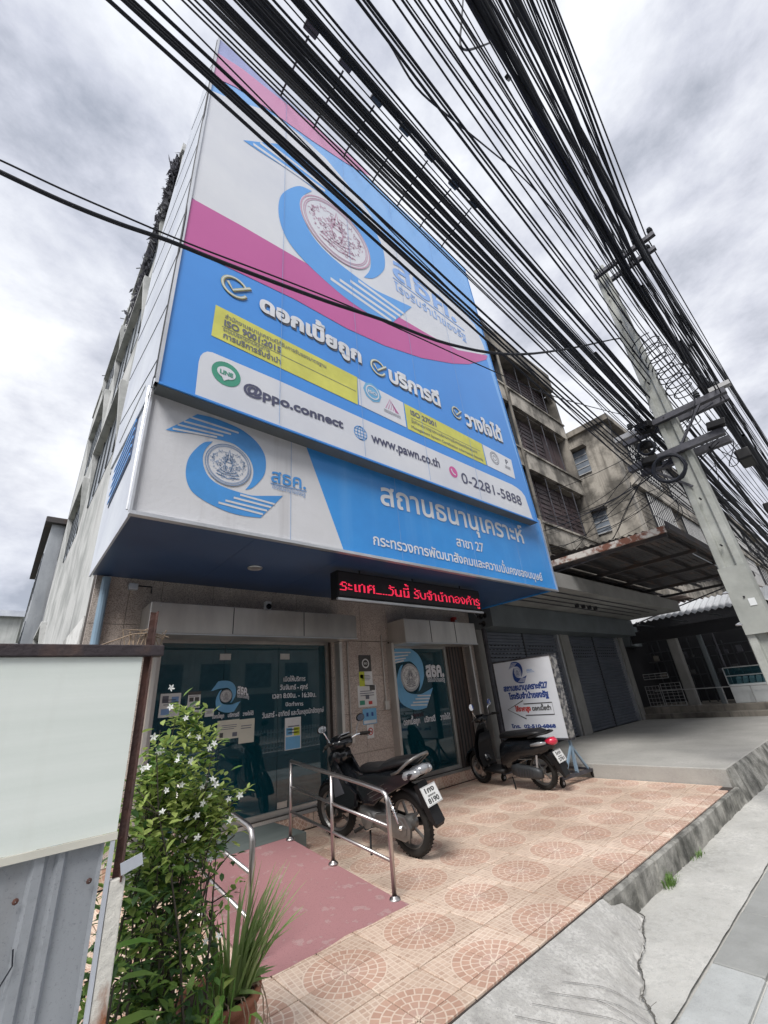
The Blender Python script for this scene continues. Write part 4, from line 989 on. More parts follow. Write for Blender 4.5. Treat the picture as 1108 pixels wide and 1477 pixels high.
GT(panes[3],TX['l1'],(6.115, 1.744),(6.625, 1.74),.20,bold=.05)
GT(panes[3],TX['l2'],(6.136, 1.651),(6.623, 1.639),.06,bold=.02,first='ร')
for k,(q_,u0,u1) in enumerate((('b1',5.42,5.82),('b2',5.93,6.22),('b3',6.36,6.64))): GT(panes[3],TX[q_],(u0,.985),(u1,.985),.07,bold=.03)
def notice(corners,Y,mt,label,kind,head=None,lines=3,img=None,th=.002):
    xs=[p[0] for p in corners]; zs=[p[1] for p in corners]; x0,x1,z0,z1=min(xs),max(xs),min(zs),max(zs)
    t=thing('notice',label,kind,((x0+x1)/2,Y,z0))
    pl=Pl((0,Y-th,0),(1,0,0),(0,0,1)); MB().box(x0,x1,Y-th,Y,z0,z1).build('paper',mt,t)
    w_=x1-x0;h_=z1-z0; mb=MB()
    if head: poly(mb,pl,[(x0,z1-h_*.2),(x1,z1-h_*.2),(x1,z1),(x0,z1)],.001); mb.build('heading',head,t); mb=MB()
    rr=random.Random(len(label))
    for i in range(lines):
        z=z1-h_*(.28+.1*i); a=x0+w_*rr.uniform(.08,.2); stroke(mb,pl,[(a,z),(x1-w_*rr.uniform(.08,.25),z)],h_*.035,.001)
    mb.build('print_line','ink_grey',t)
    if img:
        for k,(u0,v0,u1,v1,m_) in enumerate(img):
            mb=MB(); poly(mb,pl,[(x0+w_*u0,z0+h_*v0),(x0+w_*u1,z0+h_*v0),(x0+w_*u1,z0+h_*v1),(x0+w_*u0,z0+h_*v1)],.001); mb.build('print_block',m_,t)
    return t
yW=5.747
t=notice([(4.408, 2.117),(4.664, 1.863)],yW,'poster_d','dark square sticker with a white ring, topmost on the granite pillar','sticker',None,0)
mb=MB(); cc=(4.543, 1.985); pl=Pl((0,yW-.003,0),(1,0,0),(0,0,1)); poly(mb,pl,circ(cc[0],cc[1],.075,24),.002); r_=mb.build('ring_disc','poster_w',t); mb=MB(); poly(mb,pl,circ(cc[0],cc[1],.055,24),.003); o=mb.build('ring_centre','poster_d',r_); mb=MB(); text(mb,pl,TX['q'],(cc[0]-.035,cc[1]-.015),(cc[0]+.035,cc[1]-.015),.03,.03,.004); mb.build('ring_print','poster_w',r_)
notice([(4.396, 1.859),(4.673, 1.637)],yW,'poster_w','white notice with lime strip on its left side on the granite pillar','notice',None,4,[(0,0,.4,1,'poster_y'),(.08,.55,.3,.8,'poster_d')])
notice([(4.352, 1.652),(4.73, 1.332)],yW,'poster_w','largest white notice with small pictures in the middle of the granite pillar','notice',None,3,[(.65,.75,.95,.98,'poster_d'),(.4,.35,.6,.55,'ink_grey'),(.55,.1,.75,.25,'red_ink'),(.08,.1,.35,.3,'green_icon')])
notice([(4.429, 1.304),(4.705, 1.082)],yW,'poster_b','light blue notice with two small figures low on the granite pillar','notice',None,0,[(.25,.5,.4,.75,'navy_ink'),(.62,.5,.77,.75,'navy_ink'),(.05,.05,.95,.25,'poster_w')])
t=notice([(4.493, 1.073),(4.628, 0.885)],yW,'poster_w','small no-smoking sticker, lowest on the granite pillar','sticker',None,0)
cc=(4.56, 0.979); mb=MB(); stroke(mb,pl,circ(cc[0],cc[1],.045,24),.014,.002,True); stroke(mb,pl,[(cc[0]-.03,cc[1]+.03),(cc[0]+.03,cc[1]-.03)],.012,.002); mb.build('red_ring','red_ink',t); mb=MB(); stroke(mb,pl,[(cc[0]-.03,cc[1]),(cc[0]+.03,cc[1])],.014,.0015); mb.build('cigarette','poster_d',t)
yP=5.901
notice([(1.502, 1.698),(1.735, 1.437)],yP,'poster_w','large white sheet half hidden by the shrub on the left pane','poster',None,3,[(.1,.6,.4,.9,'ink_grey'),(.55,.55,.9,.85,'faded_ink'),(.1,.1,.5,.35,'faded_ink')])
notice([(1.82, 1.705),(1.973, 1.512)],yP,'poster_w','small poster with a dark heading and two round pictures on the left pane','poster','poster_d',1,[(.12,.4,.45,.65,'poster_d'),(.55,.4,.88,.65,'poster_d')])
notice([(1.908, 1.493),(2.008, 1.406)],yP,'poster_w','tiny printed label, left of the pair below the left pane poster','label',None,4)
notice([(2.043, 1.49),(2.155, 1.402)],yP,'poster_w','tiny printed label, right of the pair, below the glass logo','label',None,4)
notice([(2.212, 1.341),(2.498, 1.122)],yP,'poster','wide cream notice with two small pictures below the glass logo','notice',None,3,[(.12,.1,.28,.35,'poster_d'),(.7,.1,.92,.32,'ink_grey')])
notice([(2.499, 1.332),(2.709, 1.05)],yP,'poster','tall cream notice right of the wide one below the glass logo','notice',None,2)
notice([(3.161, 1.291),(3.415, 0.89)],yP,'poster_w','blue and white picture poster beside the opening hours','poster','poster_w',3,[(.05,.02,.95,.40,'poster_b'),(.08,.45,.45,.68,'poster_b'),(.55,.42,.92,.68,'poster_y')])

# ------------------------------------------------------------------ neighbouring shophouse with balconies
nb=thing('balcony_shophouse','mildewed four-storey shophouse with dark louvred balconies right of the billboard','building',(12,8,0))
b=MB(); b.box(7.56,16.45,6.9,17,4.0,13.9); b.box(7.56,16.45,6.0,6.9,-.2,4.0); b.box(16.25,16.45,5.76,6.9,4,13.4); b.box(7.56,7.76,5.76,6.9,4,13.4); b.build('rear_wall','old_conc2',nb)
for z0,z1 in((10.95,11.72),(8.2,8.95),(5.45,6.2)):
    for a,c in((7.6,12.0),(12.28,16.45)):
        MB().bbox(a,c,5.75,5.87,z0,z1,.02).build('balcony_parapet','old_conc',nb)
    MB().box(7.6,16.45,5.875,6.9,z0-.06,z0+.12).build('balcony_slab','old_conc2',nb)
    MB().box(7.6,16.45,5.70,5.748,z1-.07,z1-.0).build('parapet_ledge','old_conc',nb)
MB().bbox(7.57,16.3,5.62,6.9,13.45,14.45,.08).build('roof_band','old_conc2',nb)
MB().bbox(7.57,16.2,5.9,17,13.9,14.05,.08).build('roof_slab','old_conc2',nb)
for a,c in((12.02,12.26),):
    MB().box(a,c,5.80,5.90,4,13.45).build('pilaster','dkgrey',nb)
MB().tube([(11.93,5.70,4),(11.93,5.70,13.6)],.045,8).build('down_pipe','old_conc2',nb)
for z0,z1 in((11.72,13.45),(8.95,10.89),(6.2,8.14),(4.1,5.39)):
    for a,c in((7.6,12.0),(12.28,16.3)):
        n=5
        for i in range(n):
            x0=a+(c-a)*i/n; x1=a+(c-a)*(i+1)/n
            sh=MB(); sh.box(x0+.03,x1-.03,6.12,6.17,z0,z1)
            s_=sh.build('shutter_leaf','dark_shutter',nb)
            if rnd.random()<.55:
                sl=MB()
                for k in range(9): sl.box(x0+.08,x1-.08,6.095,6.118,z0+.12+(z1-z0-.2)*k/9,z0+.16+(z1-z0-.2)*k/9)
                sl.build('louvre_slat','dark_shutter',s_,kind='stuff')
        for i in range(1,4):
            x=a+(c-a)*i/4; MB().tube([(x,5.80,z0),(x,5.80,z1)],.016,6).build('balcony_post','arm',nb)
# curved end bracket at the top right
br=MB(); br.prof([(16.45,13.5),(16.45,12.3),(16.25,12.9),(16.0,13.25),(15.6,13.5)],5.80,5.95); br.build('curved_bracket','old_conc2',nb)
for k in range(6): MB().tube([(16.5,5.8,11.8+.25*k),(17.1,6.5,11.8+.25*k)],.008,4).build('wire_guard','arm_light',nb)
# ground floor: soffit slab, fascia, shutters
sf=MB(); sf.box(7.56,15.35,3.75,5.99,3.12,3.42); sf.build('overhang_slab','slab_under',nb)
for y in(4.0,4.25,4.5,4.75): MB().tube([(7.7,y,3.10),(12.4+y*.4,y,3.095)],.012,5).build('ceiling_conduit','cable2',nb)
for i in range(4):
    x=10.1+i*.33; l=MB().tube([(x,4.5,3.11),(x,4.5,3.03)],.05,8).build('ceiling_lamp','black_box',nb)
MB().box(7.56,15.30,5.20,5.98,2.62,3.10).build('shutter_fascia','fascia',nb)
def rshutter(x0,x1,lab):
    nsl=34; z0,z1=.2,2.62; h=(z1-z0)/nsl; mb=MB(); ps=[]
    for i in range(nsl): ps+=[(z0+i*h,5.80),(z0+i*h+h*.35,5.775),(z0+i*h+h*.8,5.775)]
    ps.append((z1,5.80)); xm=(x0+x1)/2
    for a,c in((x0,xm-.02),(xm+.02,x1)):
        m2=MB(); v=[]; 
        for z,y in ps: v+=[(a,y,z),(c,y,z)]
        m2.add(v,[(2*i,2*i+1,2*i+3,2*i+2) for i in range(len(ps)-1)]); s=m2.build('shutter_curtain','shutter',nb)
        hv=MB()
        for r_ in range(4):
            for k in range(int((c-a-.2)/.14)):
                x=a+.12+k*.14+(.07 if r_%2 else 0); z=2.05+r_*.085; hv.box(x,x+.06,5.768,5.773,z,z+.022)
        hv.build('vent_slot','void',s,kind='stuff')
    MB().box(xm-.02,xm+.02,5.76,5.81,z0,z1).build('centre_guide','dkgrey',nb)
    for x in(x0-.09,x1+.0): MB().box(x,x+.09,5.70,5.82,.2,2.62).build('shutter_guide','alu_edge' if x>x1-.01 else 'dkgrey',nb)
rshutter(7.95,11.1,''); rshutter(11.75,14.95,'')
for a,c in((7.56,7.86),(11.2,11.66),(15.05,15.35)): MB().box(a,c,5.66,5.99,.2,2.62).build('concrete_pillar','slab_under',nb)
MB().tube([(7.62,5.5,.2),(7.62,5.5,3.0)],.05,8).build('down_pipe','arm',nb)
# second neighbour, stepping forward to the street
n2=thing('grille_shophouse','stained concrete shophouse with barred fronts and vent blocks behind the utility pole','building',(22,8,0))
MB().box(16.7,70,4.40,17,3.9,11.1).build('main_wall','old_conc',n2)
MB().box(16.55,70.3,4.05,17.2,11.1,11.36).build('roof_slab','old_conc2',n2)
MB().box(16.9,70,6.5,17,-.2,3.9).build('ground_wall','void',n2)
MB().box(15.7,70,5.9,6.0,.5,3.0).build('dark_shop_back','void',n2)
MB().box(16.68,17.3,4.28,4.40,3.9,11.1).build('corner_pier','old_conc',n2)
for k in range(9):
    X=17.3+k*4.6
    for z0,z1 in((8.30,8.98),(5.5,6.25),(3.9,4.3)):
        MB().bbox(X,X+4.58,4.12,4.39,z0,z1,.02).build('floor_band','old_conc',n2)
    for z0,z1 in((8.98,11.0),(6.25,8.3)):
        MB().box(X+1.25,X+4.5,4.34,4.398,z0,z1).build('window_recess','void',n2)
        if k<3:
            vb=MB()
            for i in range(6):
                for j in range(8):
                    x=X+.1+i*.18;z=z0+.1+(z1-z0-.2)*j/8; vb.box(x+.03,x+.15,4.30,4.37,z+.03,z+(z1-z0-.2)/8-.03)
            MB().box(X+.05,X+1.2,4.375,4.398,z0+.05,z1-.1).build('vent_backing','void',n2)
            vb2=MB()
            for i in range(7): vb2.box(X+.07+i*.18,X+.13+i*.18,4.27,4.36,z0+.05,z1-.1)
            for j in range(9): z=z0+.06+(z1-z0-.2)*j/8; vb2.box(X+.07,X+1.21,4.268,4.362,z,z+.05)
            vb2.build('vent_block_panel','old_conc2',n2)
        for i in range(11 if k<5 else 4):
            x=X+1.3+i*(3.2/(11 if k<5 else 4)); MB().tube([(x,4.20,z0),(x,4.20,z1)],.022,5).build('window_bar','arm_light',n2)
        MB().box(X+1.25,X+4.5,4.18,4.23,(z0+z1)/2-.02,(z0+z1)/2+.02).build('bar_rail','arm_light',n2)
# side windows with hoods
for z0,z1 in((9.25,10.35),(6.6,7.5)):
    w2=MB().box(16.66,16.69,5.3,5.85,z0,z1).build('side_window','win',n2)
    for i in range(4): MB().box(16.64,16.659,5.3,5.85,z0+(z1-z0)*i/4,z0+(z1-z0)*i/4+.04).build('window_slat','arm_light',w2)
    MB().bbox(16.35,16.7,5.2,6.0,z1+.06,z1+.18,.02).build('window_hood','old_conc2',n2)
MB().box(16.6,17.2,6.0,17,3.9,11.1).build('side_wall','old_conc',n2)
# far row continuing down the street
fr=thing('far_shophouse_row','row of weathered orange and grey shophouses far down the street past the pole','building',(85,6,0))
for k in range(9):
    X=70.4+k*9; h=rnd.uniform(9,14); MB().box(X,X+8.9,3.6+rnd.uniform(-.6,.6),17,-.3,h).build('house_front',rnd.choice(('amber','old_conc','pale_wall','old_conc2')),fr)
    for z in(4.5,7.6):
        for i in range(3): MB().box(X+.8+i*2.7,X+2.7+i*2.7,2.94,2.99,z,z+1.6).build('window','win',fr)
# ------------------------------------------------------------------ rusty canopy
cn=thing('tin_canopy','rusty corrugated tin canopy over the shuttered neighbour, its white fascia peeling','canopy',(12,3,3.7))
def corr(x0,x1,y0,y1,z0,z1,pitch,amp,mt,name,par,along='y'):
    """corrugated sheet; ridges run along the given axis"""
    mb=MB();v=[]
    L_=(x1-x0) if along=='y' else (y1-y0); n=int(L_/pitch*4); 
    for i in range(n+1):
        t=i/n; dz=amp*math.sin(2*PI*i/4)
        if along=='y': v+=[(x0+L_*t,y0,z0+dz),(x0+L_*t,y1,z1+dz)]
        else: v+=[(x0,y0+L_*t,z0+(z1-z0)*t+dz),(x1,y0+L_*t,z0+(z1-z0)*t+dz)]
    mb.add(v,[(2*i,2*i+1,2*i+3,2*i+2) for i in range(n)]); return mb.build(name,mt,par)
corr(8.45,15.75,1.8,4.35,3.80,3.95,.12,.018,'rust_tin','tin_sheet',cn,along='x')
for y in(1.95,2.5,3.05,3.6,4.15): MB().box(8.45,15.7,y,y+.05,3.70,3.765).build('purlin','rust_tin',cn)
for x in(8.5,10.3,12.1,13.9,15.6): MB().box(x,x+.07,1.86,4.3,3.63,3.70).build('rafter','rust_tin',cn)
MB().box(8.0,15.8,4.36,4.45,3.35,4.2).build('rear_lintel','old_conc2',cn)
MB().box(8.38,8.43,1.82,4.35,3.68,3.80).build('side_fascia','rust_edge',cn)
MB().box(8.36,15.75,1.76,1.80,3.72,3.86).build('front_fascia','rust_tin',cn)
for x in(8.55,15.6): MB().tube([(x,1.9,3.7),(x,5.7,2.9 if x>10 else 3.5)],.02,6).build('stay_rod','arm',cn)
MB().tube([(10.6,2.0,3.68),(10.9,2.0,3.67),(13.0,2.0,3.66)],.012,5).build('tube_lamp','alu_clad',cn)
c2=thing('light_awning','bright corrugated awning in the gap beyond the rusty canopy','awning',(17,3.6,3.1))
corr(17.45,18.6,1.6,5.9,3.64,3.66,.16,.03,'roof_tin','awning_sheet',c2,along='x')
aw=MB(); v=[]; n_=96
for i in range(n_+1):
    y=1.6+4.3*i/n_; dz=.03*math.sin(PI*i/2); v+=[(15.8,y,3.05+dz),(17.4,y,3.62+dz)]
aw.add(v,[(2*i,2*i+1,2*i+3,2*i+2) for i in range(n_)]); aw.build('translucent_sheet','poly_sheet',c2)
MB().box(18.0,30,1.7,5.9,2.95,3.05).build('awning_underside','rust_tin',c2)
for y in(2.2,3.2,4.2,5.2): MB().box(15.8,17.4,y,y+.04,2.96,3.0).build('awning_rafter','dkgrey',c2)
# dark open shop
os_=thing('open_shop_front','dim open shop with concrete posts and wire racks on the raised floor','shop',(16.5,5,.5))
MB().box(15.62,16.6,5.55,5.9,2.35,3.0).build('shop_lintel','fascia',os_)
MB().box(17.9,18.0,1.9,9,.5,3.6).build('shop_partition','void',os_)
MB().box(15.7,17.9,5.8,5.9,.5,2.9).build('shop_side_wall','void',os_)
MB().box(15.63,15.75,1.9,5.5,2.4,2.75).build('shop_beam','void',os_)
for (y,wd,mt) in((4.30,.26,'slab_under'),(3.62,.12,'fascia'),(3.3,.06,'arm')): MB().bbox(15.85,15.85+wd,y,y+wd,.5,2.6,.02).build('post',mt,os_)
for i in range(14):
    y=2.5+i*.22; z1=rnd.uniform(1.6,2.5); MB().box(16.9,16.94,y,y+.03,.5,z1).build('rack_post','dkgrey',os_)
for z in(.9,1.3,1.8,2.1): MB().box(16.85,16.9,2.4,5.6,z,z+.025).build('rack_shelf','dkgrey',os_)
for i in range(16):
    y=rnd.uniform(2.6,5.4); z=rnd.choice((.93,1.33,1.83)); s=rnd.uniform(.05,.13)
    bevel(MB().box(16.7,16.84,y,y+s,z,z+s*rnd.uniform(.8,1.8)).build('stored_item',rnd.choice(('fascia','void','arm','poster_d','old_conc2')),os_),.006)
# wire barrier on the step
wb=thing('wire_barrier','thin steel railing panels along the edge of the dark shop floor','railing',(15.66,4.8,.5))
def wpanel(y0,y1,z0,z1,n):
    MB().tube([(15.66,y0,z0),(15.66,y1,z0),(15.66,y1,z1),(15.66,y0,z1),(15.66,y0,z0)],.012,6).build('panel_frame','arm_light',wb)
    for i in range(1,n): z=z0+(z1-z0)*i/n; MB().tube([(15.66,y0,z),(15.66,y1,z)],.006,5).build('wire','arm_light',wb)
    for i in range(1,4): y=y0+(y1-y0)*i/4; MB().tube([(15.66,y,z0),(15.66,y,z1)],.005,5).build('wire','arm_light',wb)
wpanel(4.55,5.1,.52,1.15,7); wpanel(5.15,5.55,.52,1.10,5); wpanel(4.8,5.5,1.3,1.45,2)
MB().tube([(15.64,5.3,.95),(15.64,2.2,.92)],.014,6).build('long_rail','arm_light',wb)
for y in(2.9,3.55,4.2): MB().tube([(15.64,y,.5),(15.64,y,.94)],.014,6).build('rail_post','arm_light',wb)
gc_=thing('glass_cabinet','white counter with a glass display top in the open shop at right edge','cabinet',(15.95,3,.5))
bevel(MB().box(15.75,16.25,2.1,3.38,.5,.98).build('counter_base','cabinet',gc_),.01)
f=MB()
for y in(2.1,3.38):
    for x in(15.75,16.25): f.tube([(x,y,.98),(x,y,1.42)],.014,6)
for z in(1.2,1.42): f.tube([(15.75,2.1,z),(15.75,3.38,z),(16.25,3.38,z),(16.25,2.1,z),(15.75,2.1,z)],.014,6)
f.build('display_frame','alu_edge',gc_)
MB().box(15.752,15.758,2.12,3.36,.98,1.41).build('front_glass','glass_clear',gc_)
MB().box(15.8,16.2,2.15,3.33,1.19,1.196).build('shelf','glass_clear',gc_)
it=MB()
for i in range(7): 
    y=2.25+i*.15; it.obox((16.0,y,1.07),.2,.1,.15,(1,0,.3),(0,1,.2))
it.build('displayed_goods','alu_clad',gc_)

# ------------------------------------------------------------------ utility pole
pl_=thing('utility_pole','tapering grey concrete utility pole carrying the tangle of black cables','utility pole',(7.15,.98,ZP))
def psec(z): t=(z+.3)/8.9; return (.33-.14*t)/2,(.38-.18*t)/2
mb=MB(); v=[];f=[]
prof=lambda hw,hd:[(-hd,-hw),(-hd,-hw*.42),(-hd*.72,-hw*.32),(-hd*.72,hw*.32),(-hd,hw*.42),(-hd,hw),(hd,hw),(hd,hw*.42),(hd*.72,hw*.32),(hd*.72,-hw*.32),(hd,-hw*.42),(hd,-hw)]
NZ=24
for i in range(NZ+1):
    z=-.35+8.95*i/NZ; hw,hd=psec(z)
    for a,c in prof(hw,hd): v.append((7.15+a,.975+c,z))
for i in range(NZ):
    for j in range(12): f.append((i*12+j,i*12+(j+1)%12,(i+1)*12+(j+1)%12,(i+1)*12+j))
f.append(tuple(NZ*12+j for j in range(12)))
mb.add(v,f); bevel(mb.build('concrete_shaft','pole_conc',pl_),.008,1)
for i in range(11):
    z=.8+i*.7; MB().tube([(6.93,.975,z),(6.985+.05*z/9,.975,z)],.012,6).build('bolt_hole','void',pl_)
MB().box(6.944,6.956,.83,1.12,1.75,2.6).build('grey_patch','pole_patch',pl_)
MB().box(6.937,6.942,.88,.95,2.08,2.17).build('paper_label','poster_w',pl_)
for z in(2.3,1.9): MB().tube([(6.95,1.13,z),(6.90,1.16,z-.02),(6.88,1.1,z-.03)],.012,6).build('hook','alu_edge',pl_)
def arm(x,y0,y1,z,s,mt='arm',name='crossarm'): return MB().box(x-s/2,x+s/2,y0,y1,z-s/2,z+s/2).build(name,mt,pl_)
A1=arm(6.93,.02,1.06,8.30,.075); A2=arm(7.36,.1,1.06,8.42,.075)
A3=arm(6.98,.18,1.15,5.0,.09); arm(6.98,1.25,1.72,5.0,.085,'arm_light'); arm(7.31,.2,1.7,5.04,.08)
A4=arm(6.97,.40,1.68,4.42,.10); arm(7.32,.4,1.6,4.42,.10)
MB().box(6.93,7.03,.1,.35,5.045,5.11).build('arm_bracket','arm_light',pl_)
for x,y,z in[(6.93,.06,8.35),(6.93,.3,8.35),(6.93,.55,8.35),(7.36,.2,8.47),(7.36,.5,8.47),(6.98,.25,5.06),(6.98,.5,5.06),(6.98,1.45,5.06),(6.97,.5,4.5),(6.97,1.5,4.5)]:
    MB().lathe((x,y,z),(0,0,1),[(.001,-.01),(.02,-.01),(.02,.03),(.045,.04),(.03,.06),(.045,.08),(.03,.10),(.035,.12),(.001,.13)],12).build('insulator','dkgrey',pl_)
for s_ in((.5,5.0,.85),(1.5,4.42,.75)):
    MB().bar((6.95,s_[0],s_[1]-.03),(7.0,1.0,s_[1]-.6),.03,.03).build('arm_brace','arm',pl_)
for i in range(6):
    z=4.7+rnd.uniform(-.5,.5); bevel(MB().obox((6.9+rnd.uniform(-.1,.1),rnd.choice((1.25,1.35,.6,.45)),z),.12,.22,.10,(1,rnd.uniform(-.3,.3),0),(rnd.uniform(-.3,.3),1,.2)).build('junction_box','black_matt',pl_),.01)
# coils of spare cable
def coil(c,r,n,thk,lab,wd=.03,nrm=(1,0,.1)):
    ax=Vector(nrm).normalized(); a=ax.orthogonal().normalized(); b=ax.cross(a); pts=[]
    for i in range(n*20):
        t=2*PI*i/20; rr=r*(1+.05*math.sin(i*.37)+.03*math.sin(i*1.7)); pts.append(Vector(c)+a*rr*math.cos(t)+b*rr*math.sin(t)+ax*(wd*math.sin(i*.11)))
    o=MB().tube(pts,thk,5).build('cable_coil','cable'); return tag(o,lab,'cable coil')
coil((6.80,1.14,4.13),.20,9,.015,'thick wound coil of black cable hanging below the lower crossarm')
coil((6.88,1.32,4.62),.11,6,.011,'small dark coil of cable left of the pole between the crossarms')
def spiral(c,d,r,n,thk,lab):
    pts=[]; d=Vector(d); ax=d.normalized(); a=ax.orthogonal().normalized(); b=ax.cross(a)
    for i in range(n*14):
        t=2*PI*i/14; rr=r*(1+.25*math.sin(i*.21)); pts.append(Vector(c)+d*(i/(n*14))+a*rr*math.cos(t)+b*rr*math.sin(t)*1.0)
    o=MB().tube(pts,thk,5).build('cable_spiral','cable'); return tag(o,lab,'cable coil')
spiral((7.0,.80,6.5),(.15,-.18,-1.2),.17,11,.009,'loose spiral of thin cable right of the pole above the middle crossarm')

# ------------------------------------------------------------------ cables
LBL={'left':'loose cable over the left of the billboard',
 'dense':'black cable in the dense dark ribbon crossing the top of the billboard',
 'lamp':'cable beside the floodlights',
 'pair':'cable between floodlights and open sky',
 'sky':'cable in the loose fan',
 'bundle':'very thick cable of the bundle',
 'right':'cable in the rightmost fan'}
GRP={k:'overhead cables: '+k+' set' for k in LBL}
ncab=0
def cable(k,c,r,sag=.0035,mt=None,right=True,wob=0,o_=''):
    global ncab
    Y,Z,xr,yr,zr=c; s=(Z-zr)/(7.1-xr); sy=(Y-yr)/(7.1-xr); pts=[]; ph=rnd.uniform(0,6)
    for x in [-9+i*1.1 for i in range(15)]:
        if x>7.0: break
        z=Z+s*(x-7.1)+sag*(x-7.1)*(x-xr)
        pts.append((x,Y+sy*(x-7.1)+wob*math.sin(x*.9+ph)*(1 if x<6.5 else 0),z+wob*math.sin(x*1.3+ph*2)))
    pts.append((7.1,Y,Z))
    if right:
        y2=Y+rnd.uniform(-.6,.5); sg=rnd.uniform(.05,.5)
        for i in range(1,13):
            t=i/12; x=7.1+32*t; pts.append((x,Y+(y2-Y)*t+wob*math.sin(x+ph),Z-.3*t-4*sg*t*(1-t)))
    o=MB().tube(pts,r,5,cap=False).build('overhead_cable',mt or ('cable' if rnd.random()<.75 else 'cable2'),smooth=True)
    tag(o,(o_+ ' from left at top: '+LBL[k]) if o_ else LBL[k],'cable',GRP[k]); ncab+=1; return o
def lerp(a,b,t): return a+(b-a)*t
cable('left',(1.538,4.216,-0.250,1.101,4.096),0.009,wob=0,o_='first')
cable('left',(1.499,4.273,-0.209,1.086,4.153),0.009,wob=0,o_='second')
cable('left',(1.453,4.415,-0.192,1.119,4.295),0.009,wob=0,o_='fourth')
cable('left',(1.418,4.461,-0.143,1.095,4.341),0.009,wob=0,o_='fifth')
cable('left',(1.487,4.343,-0.201,1.103,4.223),0.009,wob=0,o_='third')
cable('left',(1.540,4.117,-0.079,0.929,3.997),0.0036,wob=0,o_='sixth')
cable('dense',(1.368,4.724,-0.024,1.086,4.604),0.00492,wob=0,o_='')
cable('dense',(1.352,4.664,-0.001,1.047,4.544),0.00492,wob=0,o_='')
cable('dense',(1.346,4.717,0.022,1.045,4.597),0.00492,wob=0,o_='')
cable('dense',(1.381,5.075,0.054,1.138,4.955),0.00779,wob=0.008,o_='')
cable('dense',(1.290,4.760,0.059,1.030,4.640),0.00779,wob=0,o_='')
cable('dense',(1.255,4.896,0.072,1.064,4.776),0.00779,wob=0,o_='')
cable('dense',(1.304,5.022,0.085,1.095,4.902),0.00779,wob=0.008,o_='')
cable('dense',(1.313,4.945,0.094,1.062,4.825),0.00779,wob=0,o_='')
cable('dense',(1.341,5.211,0.113,1.135,5.091),0.00779,wob=0,o_='')
cable('dense',(1.354,4.993,0.117,1.060,4.873),0.00779,wob=0.008,o_='')
cable('dense',(1.248,5.004,0.128,1.054,4.884),0.00779,wob=0,o_='')
cable('dense',(1.238,5.014,0.139,1.049,4.894),0.00779,wob=0,o_='')
cable('dense',(1.251,5.091,0.153,1.063,4.971),0.00779,wob=0.008,o_='')
cable('dense',(1.348,5.199,0.197,1.063,5.079),0.00656,wob=0,o_='')
cable('dense',(1.274,5.288,0.217,1.076,5.168),0.00492,wob=0,o_='')
cable('dense',(1.230,4.922,0.215,0.956,4.802),0.009676,wob=0.008,o_='')
cable('dense',(1.301,5.151,0.240,1.012,5.031),0.009676,wob=0,o_='')
cable('dense',(1.252,5.138,0.249,1.001,5.018),0.009676,wob=0,o_='')
cable('dense',(1.298,5.215,0.264,1.014,5.095),0.009676,wob=0,o_='')
cable('dense',(1.246,5.057,0.262,0.963,4.937),0.009676,wob=0.008,o_='')
cable('dense',(1.176,5.139,0.278,0.977,5.019),0.009676,wob=0,o_='')
cable('dense',(1.215,5.368,0.306,1.030,5.248),0.009676,wob=0,o_='')
cable('dense',(1.225,5.483,0.326,1.052,5.363),0.009676,wob=0,o_='')
cable('dense',(1.241,5.330,0.324,1.003,5.210),0.009676,wob=0.008,o_='')
cable('dense',(1.270,5.436,0.344,1.022,5.316),0.009676,wob=0,o_='')
cable('dense',(1.206,5.409,0.352,1.007,5.289),0.009676,wob=0,o_='')
cable('dense',(1.154,5.255,0.372,0.939,5.135),0.00738,wob=0,o_='')
cable('lamp',(1.156,5.582,0.499,0.944,5.462),0.01105,wob=0,o_='second')
cable('lamp',(1.082,5.551,0.512,0.924,5.431),0.0102,wob=0,o_='third')
cable('lamp',(1.047,5.483,0.520,0.895,5.363),0.01105,wob=0,o_='fourth')
cable('lamp',(1.160,5.282,0.425,0.905,5.162),0.00425,wob=0,o_='first')
cable('lamp',(1.159,5.773,0.611,0.917,5.653),0.00595,wob=0,o_='sixth')
cable('lamp',(1.096,5.733,0.637,0.882,5.613),0.0085,wob=0,o_='seventh')
cable('lamp',(1.127,5.879,0.590,0.969,5.759),0.0051,wob=0,o_='fifth')
cable('pair',(1.003,5.829,0.865,0.728,5.709),0.0108,wob=0,o_='first')
cable('pair',(0.914,5.971,0.950,0.706,5.851),0.0108,wob=0,o_='third')
cable('pair',(0.936,5.808,0.894,0.698,5.688),0.0081,wob=0,o_='second')
cable('sky',(0.937,6.549,1.236,0.666,6.429),0.0085,wob=0.01,o_='first')
cable('sky',(0.856,6.837,1.361,0.659,6.717),0.0102,wob=0,o_='second')
cable('sky',(0.797,6.915,1.418,0.639,6.795),0.0068,wob=0.01,o_='third')
cable('sky',(0.762,6.951,1.474,0.605,6.831),0.0085,wob=0,o_='fourth')
cable('sky',(0.705,7.166,1.624,0.554,7.046),0.00765,wob=0,o_='sixth')
cable('sky',(0.662,7.262,1.707,0.519,7.142),0.0102,wob=0,o_='seventh')
cable('sky',(0.619,7.254,1.764,0.470,7.134),0.0068,wob=0.01,o_='eighth')
cable('sky',(0.577,7.419,1.876,0.434,7.299),0.0085,wob=0.01,o_='tenth')
cable('sky',(0.764,7.758,2.026,0.423,7.638),0.0068,wob=0,o_='eleventh')
cable('sky',(0.675,7.847,2.121,0.376,7.727),0.0085,wob=0,o_='twelfth')
cable('sky',(0.739,5.776,1.178,0.457,5.656),0.0068,wob=0.01,o_='fifth')
cable('sky',(0.597,5.957,1.397,0.339,5.837),0.0068,wob=0,o_='ninth')
